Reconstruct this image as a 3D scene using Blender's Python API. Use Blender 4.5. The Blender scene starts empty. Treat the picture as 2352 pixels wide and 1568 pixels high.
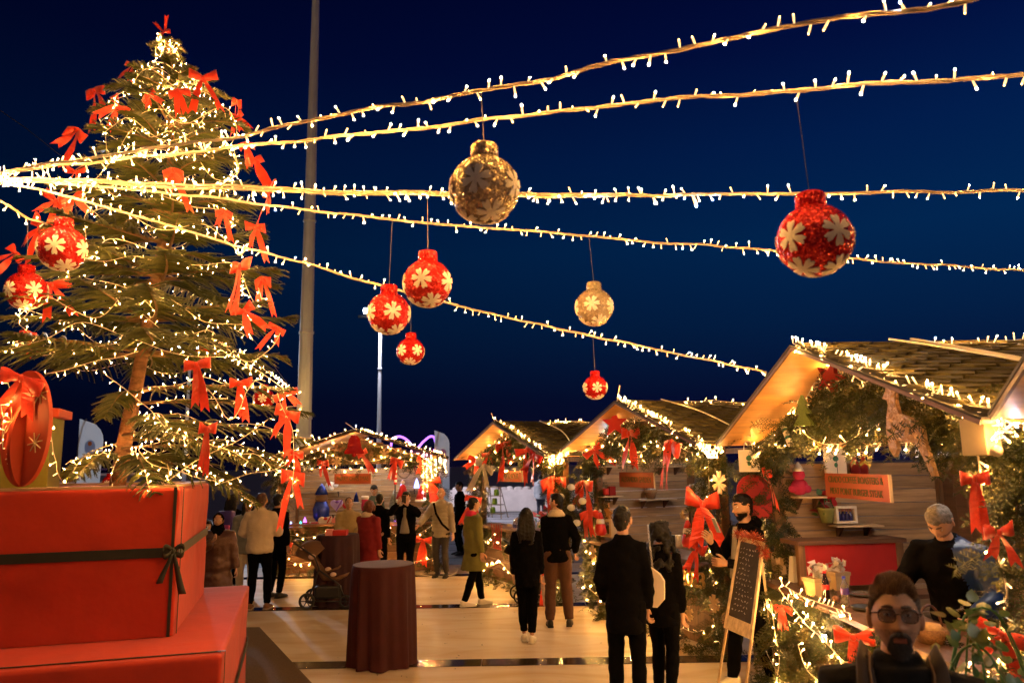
import bpy, bmesh, math, random
from mathutils import Vector, Matrix, noise
random.seed(7)
S = bpy.context.scene
col = bpy.data.collections.new("market"); S.collection.children.link(col)
R = math.radians
PI = math.pi
# ------------------------------------------------------------------ camera
FPX, PITCH, ROLL, CAMH = 1740.0, 0.1606, 0.0158, 2.2      # focal length in units of a 2352 px wide picture
cF = Vector((0, math.cos(PITCH), math.sin(PITCH)))
_u = Vector((0, -math.sin(PITCH), math.cos(PITCH))); _r = Vector((1, 0, 0))
cU = _u*math.cos(ROLL) + _r*math.sin(ROLL); cR = _r*math.cos(ROLL) - _u*math.sin(ROLL)
CAM = Vector((0, 0, CAMH))
cd = bpy.data.cameras.new("camera"); co = bpy.data.objects.new("camera", cd); S.collection.objects.link(co)
m3 = Matrix((cR, cU, -cF)).transposed()
co.matrix_world = Matrix.Translation(CAM) @ m3.to_4x4()
cd.sensor_width = 36; cd.lens = FPX/2352*36; cd.clip_start = .05; cd.clip_end = 3000
cd.dof.use_dof = True; cd.dof.focus_distance = 8.5; cd.dof.aperture_fstop = 2.8
S.camera = co
# ------------------------------------------------------------------ night sky
W = bpy.data.worlds.new("World"); S.world = W; W.use_nodes = True
nt = W.node_tree; nt.nodes.clear()
wo = nt.nodes.new('ShaderNodeOutputWorld'); bg = nt.nodes.new('ShaderNodeBackground')
sk = nt.nodes.new('ShaderNodeTexSky'); sk.sky_type = 'NISHITA'; sk.sun_disc = False
sk.sun_elevation = R(-4); sk.sun_rotation = R(150); sk.ozone_density = 6; sk.air_density = 1; sk.dust_density = .2
tc = nt.nodes.new('ShaderNodeTexCoord'); sp = nt.nodes.new('ShaderNodeSeparateXYZ')
nt.links.new(tc.outputs['Generated'], sp.inputs[0])
rp = nt.nodes.new('ShaderNodeValToRGB'); e = rp.color_ramp.elements      # dusk afterglow: colour by elevation
e[0].position = 0.0; e[0].color = (.0036, .0030, .017, 1)
e[1].position = 1.0; e[1].color = (.0002, .0004, .012, 1)
for p, c in ((.08, (.0016, .0042, .026)), (.17, (.0008, .0115, .050)), (.27, (.0004, .0165, .070)), (.38, (.0004, .0105, .062)), (.48, (.0004, .0042, .042)), (.62, (.0003, .0010, .022))):
    k = e.new(p); k.color = c + (1,)
nt.links.new(sp.outputs['Z'], rp.inputs[0])
az = nt.nodes.new('ShaderNodeMapRange'); az.inputs[1].default_value = -.75; az.inputs[2].default_value = .6; az.inputs[3].default_value = .20; az.inputs[4].default_value = 1.12
nt.links.new(sp.outputs['X'], az.inputs[0])
mx = nt.nodes.new('ShaderNodeMix'); mx.data_type = 'RGBA'; mx.blend_type = 'MULTIPLY'; mx.inputs[0].default_value = 1
nt.links.new(rp.outputs[0], mx.inputs[6]); nt.links.new(az.outputs[0], mx.inputs[7])
sc_ = nt.nodes.new('ShaderNodeMix'); sc_.data_type = 'RGBA'; sc_.blend_type = 'ADD'; sc_.inputs[0].default_value = .004
nt.links.new(mx.outputs[2], sc_.inputs[6]); nt.links.new(sk.outputs[0], sc_.inputs[7])
nt.links.new(sc_.outputs[2], bg.inputs[0]); bg.inputs[1].default_value = .60
nt.links.new(bg.outputs[0], wo.inputs[0])
# ------------------------------------------------------------------ weak warm fill light added over the square (night: far below daylight)
sd = bpy.data.lights.new("fill_sun", 'SUN'); so = bpy.data.objects.new("fill_sun", sd); S.collection.objects.link(so)
sd.energy = 0.11; sd.angle = R(35); sd.color = (1, .66, .36)
so.rotation_euler = (R(48), 0, R(-38))
S.view_settings.view_transform = 'Standard'; S.view_settings.look = 'None'
S.view_settings.exposure = 0.88; S.view_settings.gamma = 1.0; S.view_settings.use_curve_mapping = False
S.render.engine = 'CYCLES'
cy = S.cycles; cy.use_denoising = True; cy.max_bounces = 6; cy.diffuse_bounces = 2; cy.glossy_bounces = 3; cy.transmission_bounces = 6
cy.transparent_max_bounces = 12; cy.sample_clamp_indirect = 6; cy.caustics_reflective = False; cy.caustics_refractive = False
cy.use_light_tree = True
try: cy.denoiser = 'OPENIMAGEDENOISE'; cy.denoising_input_passes = 'RGB_ALBEDO_NORMAL'
except Exception: pass
BULB = 2200.0      # radiance of a bulb's tip
# ------------------------------------------------------------------ places: a point of the picture at a known distance or height
def ray(u, v): return cF + cR*((u-1176)/FPX) - cU*((v-784)/FPX)
def at(u, v, Y): d = ray(u, v); return CAM + d*(Y/d.y)
def onz(u, v, z): d = ray(u, v); return CAM + d*((z-CAMH)/d.z)
# ------------------------------------------------------------------ materials
MATS = {}
def M(name, c, rough=.6, metal=0., var=.12, scale=6., bump=0., bscale=60., emit=None, es=0., spec=.5, stretch=None, rand=0., trans=0., coat=0., sheen=0., alpha=1., sss=0.):
    if name in MATS: return MATS[name]
    m = bpy.data.materials.new(name); m.use_nodes = True; MATS[name] = m
    n = m.node_tree; b = n.nodes['Principled BSDF']
    b.inputs['Roughness'].default_value = rough; b.inputs['Metallic'].default_value = metal
    b.inputs['Specular IOR Level'].default_value = spec; b.inputs['Transmission Weight'].default_value = trans
    b.inputs['Coat Weight'].default_value = coat; b.inputs['Sheen Weight'].default_value = sheen; b.inputs['Alpha'].default_value = alpha
    if sss: b.inputs['Subsurface Weight'].default_value = sss; b.inputs['Subsurface Radius'].default_value = (.01, .004, .002)
    t = n.nodes.new('ShaderNodeTexCoord'); mp = n.nodes.new('ShaderNodeMapping'); n.links.new(t.outputs['Object'], mp.inputs[0])
    if stretch: mp.inputs['Scale'].default_value = stretch
    if var or rand:
        nz = n.nodes.new('ShaderNodeTexNoise'); nz.inputs['Scale'].default_value = scale; nz.inputs['Detail'].default_value = 6; nz.inputs['Roughness'].default_value = .65
        n.links.new(mp.outputs[0], nz.inputs[0])
        r_ = n.nodes.new('ShaderNodeValToRGB'); e = r_.color_ramp.elements
        e[0].position = .3; e[1].position = .72
        e[0].color = tuple(max(0, x*(1-var)) for x in c[:3])+(1,); e[1].color = tuple(min(1, x*(1+var)) for x in c[:3])+(1,)
        n.links.new(nz.outputs['Fac'], r_.inputs[0]); out = r_.outputs[0]
        if rand:
            oi = n.nodes.new('ShaderNodeObjectInfo'); mr = n.nodes.new('ShaderNodeMapRange'); mr.inputs[3].default_value = 1-rand; mr.inputs[4].default_value = 1+rand
            n.links.new(oi.outputs['Random'], mr.inputs[0])
            x = n.nodes.new('ShaderNodeMix'); x.data_type = 'RGBA'; x.blend_type = 'MULTIPLY'; x.inputs[0].default_value = 1
            n.links.new(out, x.inputs[6]); n.links.new(mr.outputs[0], x.inputs[7]); out = x.outputs[2]
            ad = n.nodes.new('ShaderNodeVectorMath'); ad.operation = 'ADD'; n.links.new(mp.outputs[0], ad.inputs[0])
            sc = n.nodes.new('ShaderNodeMath'); sc.operation = 'MULTIPLY'; sc.inputs[1].default_value = 37; n.links.new(oi.outputs['Random'], sc.inputs[0])
            n.links.new(sc.outputs[0], ad.inputs[1]); n.links.new(ad.outputs[0], nz.inputs[0])
        n.links.new(out, b.inputs['Base Color'])
    else: b.inputs['Base Color'].default_value = tuple(c[:3])+(1,)
    if bump:
        nb = n.nodes.new('ShaderNodeTexNoise'); nb.inputs['Scale'].default_value = bscale; nb.inputs['Detail'].default_value = 5
        n.links.new(mp.outputs[0], nb.inputs[0]); bp = n.nodes.new('ShaderNodeBump'); bp.inputs['Strength'].default_value = bump; bp.inputs['Distance'].default_value = .02
        n.links.new(nb.outputs['Fac'], bp.inputs['Height']); n.links.new(bp.outputs[0], b.inputs['Normal'])
    if emit:
        b.inputs['Emission Color'].default_value = tuple(emit)+(1,); b.inputs['Emission Strength'].default_value = es
    return m
def wood(name, c, rough=.65, rand=.25, axis=0):
    st = [14, 14, 14]; st[axis] = .9
    return M(name, c, rough, var=.38, scale=2.2, bump=.25, bscale=2.5, stretch=st, rand=rand)
def glitter(name, c, size=24., rough=.22):
    m = bpy.data.materials.new(name); m.use_nodes = True; MATS[name] = m; n = m.node_tree; b = n.nodes['Principled BSDF']
    b.inputs['Base Color'].default_value = c+(1,); b.inputs['Metallic'].default_value = .55; b.inputs['Roughness'].default_value = rough
    t = n.nodes.new('ShaderNodeTexCoord'); v = n.nodes.new('ShaderNodeTexVoronoi'); v.inputs['Scale'].default_value = size
    n.links.new(t.outputs['Object'], v.inputs['Vector'])
    g = n.nodes.new('ShaderNodeNewGeometry')
    s1 = n.nodes.new('ShaderNodeVectorMath'); s1.operation = 'SUBTRACT'; s1.inputs[1].default_value = (.5, .5, .5); n.links.new(v.outputs['Color'], s1.inputs[0])
    s2 = n.nodes.new('ShaderNodeVectorMath'); s2.operation = 'SCALE'; s2.inputs[3].default_value = 1.25; n.links.new(s1.outputs[0], s2.inputs[0])
    s3 = n.nodes.new('ShaderNodeVectorMath'); s3.operation = 'ADD'; n.links.new(s2.outputs[0], s3.inputs[0]); n.links.new(g.outputs['Normal'], s3.inputs[1])
    s4 = n.nodes.new('ShaderNodeVectorMath'); s4.operation = 'NORMALIZE'; n.links.new(s3.outputs[0], s4.inputs[0]); n.links.new(s4.outputs[0], b.inputs['Normal'])
    return m
# ------------------------------------------------------------------ mesh collector
class MB:
    def __init__(s): s.v = []; s.f = []; s.mi = []; s.m = 0
    def _f(s, f): s.f.append(tuple(f)); s.mi.append(s.m)
    def add(s, vs, fs):
        b = len(s.v); s.v += [tuple(x) for x in vs]
        for f in fs: s._f([b+i for i in f])
    def box(s, x0, x1, y0, y1, z0, z1, T=None):
        vs = [Vector((x, y, z)) for z in (z0, z1) for y in (y0, y1) for x in (x0, x1)]
        if T: vs = [T @ q for q in vs]
        s.add(vs, [(0,2,3,1),(4,5,7,6),(0,1,5,4),(2,6,7,3),(0,4,6,2),(1,3,7,5)])
    def bev(s, x0, x1, y0, y1, z0, z1, b=.01, T=None):
        bm = bmesh.new(); bmesh.ops.create_cube(bm, size=1)
        for q in bm.verts: q.co = Vector(((x0+x1)/2+q.co.x*(x1-x0), (y0+y1)/2+q.co.y*(y1-y0), (z0+z1)/2+q.co.z*(z1-z0)))
        bmesh.ops.bevel(bm, geom=bm.edges[:], offset=b, segments=2, affect='EDGES', profile=.6)
        bm.verts.index_update()
        s.add([(T @ q.co) if T else q.co.copy() for q in bm.verts], [[q.index for q in f.verts] for f in bm.faces]); bm.free()
    def tube(s, pts, r, n=6, cap=True, closed=False):
        pts = [Vector(p) for p in pts]; N = len(pts)
        rs = r if isinstance(r, (list, tuple)) else [r]*N
        b = len(s.v); up = None
        for i, p in enumerate(pts):
            if closed: d = pts[(i+1) % N]-pts[i-1]
            else: d = pts[min(i+1, N-1)]-pts[max(i-1, 0)]
            if d.length < 1e-9: d = Vector((0, 0, 1))
            d.normalize()
            if up is None: up = Vector((0, 0, 1)) if abs(d.z) < .9 else Vector((1, 0, 0))
            a = d.cross(up)
            if a.length < 1e-6: a = d.orthogonal()
            a.normalize(); up = a.cross(d).normalized()
            for k in range(n):
                t = 2*PI*k/n; s.v.append(tuple(p + a*math.cos(t)*rs[i] + up*math.sin(t)*rs[i]))
        for i in range(N if closed else N-1):
            j = (i+1) % N
            for k in range(n): s._f((b+i*n+k, b+i*n+(k+1) % n, b+j*n+(k+1) % n, b+j*n+k))
        if cap and not closed:
            s._f([b+k for k in reversed(range(n))]); s._f([b+(N-1)*n+k for k in range(n)])
    def lathe(s, prof, n=24, T=None, capb=True, capt=True):
        b = len(s.v)
        for (r, z) in prof:
            for k in range(n):
                q = Vector((r*math.cos(2*PI*k/n), r*math.sin(2*PI*k/n), z)); s.v.append(tuple((T @ q) if T else q))
        for i in range(len(prof)-1):
            for k in range(n): s._f((b+i*n+k, b+i*n+(k+1) % n, b+(i+1)*n+(k+1) % n, b+(i+1)*n+k))
        if capb: s._f([b+k for k in reversed(range(n))])
        if capt: s._f([b+(len(prof)-1)*n+k for k in range(n)])
    def ell(s, c, rx, ry, rz, n=14, m=9, T=None):
        c = Vector(c); b = len(s.v)
        for i in range(1, m):
            a = PI*i/m
            for k in range(n):
                q = Vector((rx*math.sin(a)*math.cos(2*PI*k/n), ry*math.sin(a)*math.sin(2*PI*k/n), -rz*math.cos(a)))
                s.v.append(tuple((c+T @ q) if T else c+q))
        for z in (-rz, rz):
            q = Vector((0, 0, z)); s.v.append(tuple((c+T @ q) if T else c+q))
        for i in range(m-2):
            for k in range(n): s._f((b+i*n+k, b+i*n+(k+1) % n, b+(i+1)*n+(k+1) % n, b+(i+1)*n+k))
        bt = b+(m-1)*n
        for k in range(n): s._f((bt, b+(k+1) % n, b+k)); s._f((bt+1, b+(m-2)*n+k, b+(m-2)*n+(k+1) % n))
    def rings(s, rs, n=16, cap=True):
        # rs: list of (center, rx vector, ry vector)
        b = len(s.v)
        for c, ax, ay in rs:
            for k in range(n): s.v.append(tuple(Vector(c)+Vector(ax)*math.cos(2*PI*k/n)+Vector(ay)*math.sin(2*PI*k/n)))
        for i in range(len(rs)-1):
            for k in range(n): s._f((b+i*n+k, b+i*n+(k+1) % n, b+(i+1)*n+(k+1) % n, b+(i+1)*n+k))
        if cap: s._f([b+k for k in reversed(range(n))]); s._f([b+(len(rs)-1)*n+k for k in range(n)])
    def prism(s, poly, t, T=None):
        # poly: 2-D outline in xz, extruded along y by t (centred)
        n = len(poly); vs = [Vector((x, -t/2, z)) for x, z in poly]+[Vector((x, t/2, z)) for x, z in poly]
        if T: vs = [T @ q for q in vs]
        b = len(s.v); s.v += [tuple(q) for q in vs]
        from mathutils.geometry import tessellate_polygon
        tr = tessellate_polygon([[Vector((x, z, 0)) for x, z in poly]])
        for a in tr: s._f([b+i for i in a]); s._f([b+n+i for i in reversed(a)])
        for i in range(n): s._f((b+i, b+n+i, b+n+(i+1) % n, b+(i+1) % n))
    def ribbon(s, pts, wv, th=.002):
        # a strip of cloth along pts; wv = width vector (or one for each point)
        b = len(s.v); N = len(pts)
        ws = wv if isinstance(wv, list) else [wv]*N
        for i, p in enumerate(pts):
            p = Vector(p); d = (Vector(pts[min(i+1, N-1)])-Vector(pts[max(i-1, 0)])); w = Vector(ws[i]); nn = d.cross(w)
            nn = nn.normalized()*th/2 if nn.length > 1e-9 else Vector((0, th/2, 0))
            for q in (p-w/2-nn, p+w/2-nn, p+w/2+nn, p-w/2+nn): s.v.append(tuple(q))
        for i in range(N-1):
            for k in range(4): s._f((b+i*4+k, b+i*4+(k+1) % 4, b+i*4+4+(k+1) % 4, b+i*4+4+k))
        s._f((b+3, b+2, b+1, b)); e_ = b+4*(N-1); s._f((e_, e_+1, e_+2, e_+3))
    def mesh(s, name, mats=None, smooth=False):
        me = bpy.data.meshes.new(name); me.from_pydata(s.v, [], s.f)
        for m in (mats if isinstance(mats, (list, tuple)) else [mats] if mats else []): me.materials.append(m)
        if any(s.mi): me.polygons.foreach_set('material_index', s.mi)
        if smooth: me.polygons.foreach_set('use_smooth', [True]*len(me.polygons))
        me.update(); return me
    def build(s, name, mats, parent=None, smooth=False, loc=None, rz=0):
        return link(name, s.mesh(name, mats, smooth), parent, loc, rz)
def link(name, me, parent=None, loc=None, rz=0):
    o = bpy.data.objects.new(name, me); col.objects.link(o)
    if parent: o.parent = parent
    if loc is not None: o.location = loc
    if rz: o.rotation_euler = (0, 0, rz)
    return o
def fixn(o):
    bm = bmesh.new(); bm.from_mesh(o.data); bmesh.ops.recalc_face_normals(bm, faces=bm.faces[:]); bm.to_mesh(o.data); bm.free(); return o
def tag(o, label, cat, group=None):
    o['label'] = label; o['category'] = cat
    if group: o['group'] = group
    return o
def thing(name, label, cat, loc=(0,0,0), rz=0, group=None):
    o = link(name, None, None, loc, rz); o.empty_display_size = .1
    return tag(o, label, cat, group)
def struct(o): o['kind'] = 'structure'; return o
def rnd(a, b): return random.uniform(a, b)
def smooth_path(pts, k=4):
    # Catmull-Rom through the points
    P = [Vector(p) for p in pts]; out = []
    for i in range(len(P)-1):
        a, b, c, d = P[max(i-1, 0)], P[i], P[i+1], P[min(i+2, len(P)-1)]
        for j in range(k):
            t = j/k; out.append(.5*((2*b)+(c-a)*t+(2*a-5*b+4*c-d)*t*t+(3*b-a-3*c+d)*t*t*t))
    out.append(P[-1]); return out
def resample(pts, step):
    out = [pts[0].copy()]; acc = 0
    for a, b in zip(pts, pts[1:]):
        L = (b-a).length
        if L < 1e-9: continue
        t = step-acc
        while t <= L: out.append(a.lerp(b, t/L)); t += step
        acc = (acc+L) % step
    return out
def text_mesh(txt, size, mat, name, parent, T, depth=.004, align='CENTER', sx=1., spacing=1.):
    c = bpy.data.curves.new(name, 'FONT'); c.body = txt; c.size = size; c.align_x = align; c.align_y = 'CENTER'; c.extrude = depth; c.space_character = spacing
    t = bpy.data.objects.new('tmp_text', c); S.collection.objects.link(t)
    dg = bpy.context.evaluated_depsgraph_get(); me = bpy.data.meshes.new_from_object(t.evaluated_get(dg)); bpy.data.objects.remove(t)
    me.transform(T @ Matrix.Diagonal((sx, 1, 1, 1)) if sx != 1 else T); me.materials.clear(); me.materials.append(mat); me.name = name
    return link(name, me, parent)
UPRIGHT = Matrix(((1,0,0,0),(0,0,-1,0),(0,1,0,0),(0,0,0,1)))     # text lying in xy -> standing, read from -y
WARM = (1.0, .47, .11)
m_wire = M('cream_cable', (.66, .55, .40), .6, var=.1)
m_tip = M('bulb_tip', (.9, .8, .6), .4, var=0, emit=WARM, es=BULB)
m_bod = M('bulb_body', (.9, .75, .5), .4, var=0, emit=(1, .62, .24), es=.95)
m_tipt = M('tree_bulb_tip', (.9, .8, .6), .4, var=0, emit=WARM, es=BULB*.34)
m_tipd = M('dim_bulb_tip', (.9, .8, .6), .4, var=0, emit=(1, .55, .16), es=BULB*.004)
m_cool = M('cool_bulb_tip', (.8, .85, 1), .4, var=0, emit=(.55, .68, 1), es=BULB*.6)
try: m_bod.cycles.emission_sampling = 'NONE'
except Exception: pass
def bulb_mesh(nm, L=.052, r=.0052, tip=m_tip):
    b = MB(); b.m = 0; b.lathe([(r*.62, -.004), (r*.80, .006), (r, L*.45), (r*.95, L*.84), (r*.66, L*.86)], 6, capt=False)
    b.m = 1; b.lathe([(r*.66, L*.86), (r*.62, L*.96), (r*.30, L*1.02)], 6, capb=False)
    return b.mesh(nm, [m_bod, tip])
BM1 = bulb_mesh('bulb'); BMC = bulb_mesh('bulb_cool', tip=m_cool); BM2 = bulb_mesh('bulb_short', .040, .0054); BMT = bulb_mesh('bulb_tree', tip=m_tipt); BMD = bulb_mesh('bulb_dim', .046, .0052, m_tipd)
def orient(d): return Vector((0, 0, 1)).rotation_difference(d).to_quaternion() if False else Vector((0, 0, 1)).rotation_difference(d)
NB = [0]
def string_lights(name, label, paths, step, group=None, wr=.004, bs=1., jit=.5, wob=.012, strands=2, cat='string lights', cool=.015, down=.0, base=None, stuff_after=300, twist=3., tip=None):
    """one thing: cable + a bulb every `step` metres along each path (world points)"""
    base = Vector(base) if base else Vector(paths[0][0])
    t = thing(name, label, cat, base, 0, group)
    w = MB(); bl = []
    for P in paths:
        P = [Vector(p) for p in P]
        D = resample(P, .05 if wr < .006 else .08)
        if len(D) < 3: D = P
        for s_ in range(strands):
            ph = s_*2*PI/max(1, strands)+rnd(0, 1); off = 0 if strands == 1 else wr*1.1
            q = []
            for i, p in enumerate(D):
                a = ph+i*twist*.3
                q.append(p-base+Vector((math.cos(a)*off*.5, math.cos(a)*off, math.sin(a)*off))+Vector((noise.noise(p*3.1), noise.noise(p*2.7+Vector((9,0,0))), noise.noise(p*3.3+Vector((0,9,0)))))*wob)
            w.tube(q, wr, 5)
        B = resample(P, step)
        for i, p in enumerate(B):
            d = (B[min(i+1, len(B)-1)]-B[max(i-1, 0)]).normalized() if len(B) > 1 else Vector((1,0,0))
            s1 = d.cross(Vector((0,0,1)));  s1 = s1.normalized() if s1.length > .05 else Vector((1,0,0)); s2 = s1.cross(d).normalized()
            sg = random.choice((-1, 1)); a = rnd(-.9, .9)
            o = (s2*sg*math.cos(a)+s1*math.sin(a)+d*rnd(-jit, jit)+Vector((0,0,-down))).normalized()
            pp = p-base+Vector((noise.noise(p*3.1), noise.noise(p*2.7+Vector((9,0,0))), noise.noise(p*3.3+Vector((0,9,0)))))*wob
            bl.append((pp+o*wr, o))
    w.build('cable', m_wire, t, True)
    if len(bl) > stuff_after:
        bl.sort(key=lambda q: (q[0]+base-CAM).length); rest = bl[stuff_after:]; bl = bl[:stuff_after]
        g = MB(); r = .0050*bs; L = .050*bs
        for p, o in rest:
            T = Matrix.Translation(p) @ orient(o).to_matrix().to_4x4()
            g.m = 0; g.lathe([(r*.75, 0), (r, L*.84), (r*.66, L*.86)], 5, T, capt=False); g.m = 1; g.lathe([(r*.66, L*.86), (r*.4, L*1.02)], 5, T, capb=False)
        q = g.build('bulb_cluster', [m_bod, m_tipt if tip else m_tip], t); q['kind'] = 'stuff'
    for p, o in bl:
        b = link('bulb', tip if tip else BMC if rnd(0, 1) < cool else random.choice((BM1, BM1, BM1, BM2, BM2, BMD, BMD)), t, p); b.rotation_mode = 'QUATERNION'; b.rotation_quaternion = orient(o)
        k = bs*rnd(.9, 1.1); b.scale = (k, k, k*rnd(.85, 1.15)); NB[0] += 1
    return t
# ------------------------------------------------------------------ ground
m_floor = M('tan_concrete', (.62, .53, .42), .46, var=.10, scale=.55, bump=.06, bscale=30, spec=.45, stretch=(1, 2.2, 1))
_n = m_floor.node_tree; _b = _n.nodes['Principled BSDF']; _rp = [x for x in _n.nodes if x.type == 'VALTORGB'][0]      # ochre stains swept across the pale concrete
_z = _n.nodes.new('ShaderNodeTexNoise'); _z.inputs['Scale'].default_value = .9; _z.inputs['Detail'].default_value = 5; _z.inputs['Distortion'].default_value = 1.6
_t = _n.nodes.new('ShaderNodeTexCoord'); _m = _n.nodes.new('ShaderNodeMapping'); _m.inputs['Scale'].default_value = (.8, 2.4, 1); _m.inputs['Rotation'].default_value = (0, 0, .25)
_n.links.new(_t.outputs['Object'], _m.inputs[0]); _n.links.new(_m.outputs[0], _z.inputs[0])
_r2 = _n.nodes.new('ShaderNodeValToRGB'); _r2.color_ramp.elements[0].position = .42; _r2.color_ramp.elements[1].position = .66; _n.links.new(_z.outputs['Fac'], _r2.inputs[0])
_x = _n.nodes.new('ShaderNodeMix'); _x.data_type = 'RGBA'; _n.links.new(_r2.outputs[0], _x.inputs[0]); _n.links.new(_rp.outputs[0], _x.inputs[6]); _x.inputs[7].default_value = (.52, .38, .22, 1)
_n.links.new(_x.outputs[2], _b.inputs['Base Color'])
m_gran = M('dark_granite', (.035, .026, .022), .12, var=.4, scale=18, spec=.6)
m_quay = M('grey_quay', (.22, .23, .25), .6, var=.3, scale=1.2, bump=.1)
m_mat = M('brown_matting', (.15, .10, .062), .95, var=.35, scale=60, bump=.6, bscale=220)
b = MB(); b.add([(-400,-60,-.02),(400,-60,-.02),(400,900,-.02),(-400,900,-.02)], [(0,1,2,3)]); struct(b.build('ground', m_quay))
b = MB(); b.add([(-60,-20,-.006),(60,-20,-.006),(60,17.6,-.006),(-60,17.6,-.006)], [(0,1,2,3)]); fl = struct(b.build('plaza_floor', m_floor))
yy = 2.05; k = 0
strips = []
for yy in (2.03, 5.53, 9.03, 12.53, 15.98):
    for i in range(-8, 10):      # polished dark stone slabs laid end to end
        b = MB(); x0 = i*1.5-.4; b.bev(x0+.003, x0+1.497, yy-.145, yy+.145, -.05, .002, .0015); b.build('stone_slab', m_gran, fl)
q0, q1 = onz(596, 1440, 0), onz(716, 1568, 0); dd = (q1-q0).normalized(); q2 = q1+dd*4
b = MB(); b.add([(q0.x,q0.y,.006),(q2.x,q2.y,.006),(-9,q2.y,.006),(-9,q0.y,.006)], [(0,3,2,1)]); struct(fixn(b.build('matting', m_mat)))
for i in range(14):      # joints in the quay paving behind the square
    y = 19+i*1.6; b = MB(); b.box(-40, 40, y-.03, y+.03, -.019, -.012); 
    struct(b.build('paving_joint', M('paving_joint', (.09,.095,.11), .8)))
# ------------------------------------------------------------------ red tiers under the tree
m_red = M('red_felt', (.47, .027, .006), .92, var=.14, scale=2.2, bump=.45, bscale=4.5, sheen=.15)
m_rib = M('dark_green_ribbon', (.025, .028, .018), .5, var=.2)
m_ply = M('pale_plywood', (.55, .36, .19), .7, var=.2, scale=5, stretch=(1, 8, 8))
BA = math.atan2(-.28, -.96)     # direction of the front edge (towards the left)
ux = Vector((.962, .275, 0)); vx = Vector((-.275, .962, 0))     # right along the front, back along the side
bang = math.atan2(ux.y, ux.x)
def tier(name, label, corner, L, z0, z1, sag):
    c = Vector((corner.x, corner.y, 0)) - ux*L/2 + vx*L/2
    t = thing(name, label, 'gift box', (c.x, c.y, z0), bang)
    h = L/2; n = 16; H = z1-z0
    b = MB()       # felt stretched over a frame: slightly wavy faces, rounded edges
    prof = []
    r = .025
    loop = []
    for sx, sy, a0 in ((1,-1,-90),(1,1,0),(-1,1,90),(-1,-1,180)):
        for k in range(5):
            a = R(a0+k*22.5); loop.append((sx*(h-r)+r*math.cos(a), sy*(h-r)+r*math.sin(a)))
    full = []
    for i, p in enumerate(loop):
        q = loop[(i+1) % len(loop)]; d = math.hypot(q[0]-p[0], q[1]-p[1]); m = max(1, int(d/.05))
        for k in range(m): full.append((p[0]+(q[0]-p[0])*k/m, p[1]+(q[1]-p[1])*k/m))
    zs = [H*k_/20 for k_ in range(19)]+[H*.95, H-r, H-r*.4, H]
    for iz, z in enumerate(zs):
        for (x, y) in full:
            ins = 0 if iz < len(zs)-2 else (r*.25 if iz == len(zs)-2 else r)
            nx = (noise.noise(Vector((x*1.3+corner.x, y*1.3, z*2.1)))+.35*noise.noise(Vector((x*5+z*4, y*5-z*4, z*3+corner.x))))*sag*math.sin(PI*min(1, z/H)); nx = min(0, nx-.3*sag*math.sin(PI*min(1, z/H)))
            l = math.hypot(x, y); b.v.append((x*(1-(ins-nx)/h), y*(1-(ins-nx)/h), z))
    N = len(full)
    for iz in range(len(zs)-1):
        for k in range(N): b._f((iz*N+k, iz*N+(k+1) % N, (iz+1)*N+(k+1) % N, (iz+1)*N+k))
    b._f([(len(zs)-1)*N+k for k in range(N)])
    b.build('felt_cover', m_red, t, True)
    return t, h, H
lc = Vector((-1.86, 5.03, 0)); uc = Vector((-2.46, 5.58, 0))
lt, lh, lH = tier('red_gift_tier', 'wide low red felt gift box, the lower step under the big tree', lc, 3.05, 0, 1.04, .022)
ut, uh, uH = tier('red_gift_tier', 'tall red felt gift box with a dark ribbon bow holding the big tree', uc+ux*.04, 1.96, 1.045, 2.07, .026)
def band(t, h, H, zr, xv, w=.035, name='ribbon'):
    e_ = .006
    b = MB()
    for sy, (x0, x1) in ((-1, (-h, h)), (1, (-h, h))): b.box(x0, x1, sy*(h+e_)-.002, sy*(h+e_)+.002, zr-w, zr+w)
    for sx in (-1, 1): b.box(sx*(h+e_)-.002, sx*(h+e_)+.002, -h, h, zr-w, zr+w)
    b.build(name, m_rib, t)
    b = MB(); w2 = w*.32      # the strip that runs up the front near the corner and over the top
    b.box(xv-w2, xv+w2, -h-.013, -h-.009, 0, H+.006)
    b.build(name, m_rib, t)
    b = MB(); b.box(h+.009, h+.013, -h+.10-w2, -h+.10+w2, 0, H+.004); b.box(-h, h+.013, -h+.10-w2, -h+.10+w2, H+.004, H+.007); b.build(name, m_rib, t)
def knot(t, p, s, nrm):
    b = MB(); nrm = Vector(nrm); side = Vector((0,0,1)).cross(nrm).normalized(); p = Vector(p)+nrm*.02
    b.ell(p, .03*s, .02*s, .035*s, 8, 6)
    for sg, L, w in ((-1, .30, .05), (1, .42, .06)):
        pts = [p+side*sg*.02*k*s*.9+Vector((0,0,-L*s*k/6))+nrm*(.012*math.sin(k)) for k in range(7)]
        b.ribbon(pts, [side*w*s*(.45+.12*k) + nrm*.01 for k in range(7)], .004)
    for sg in (-1, 1):
        pts = [p+side*sg*.10*s*math.sin(a)+Vector((0,0,.05*s*math.sin(2*a)))+nrm*.03*s*math.sin(a) for a in [PI*k/8 for k in range(9)]]
        b.ribbon(pts, nrm*.01+Vector((0,0,.05*s)), .004)
    b.build('ribbon_bow', m_rib, t, True)
band(ut, uh, uH, uH*.56, uh-.03, .034); knot(ut, (uh-.03, -uh-.01, uH*.57), .72, (.3, -1, 0))
band(lt, lh, lH, lH*.48, lh-2.9, .036); knot(lt, (lh+.01, -lh+.16, lH*.47), .9, (1, -.2, 0))
b = MB()      # bare plywood edge round the top of the tall box
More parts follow.
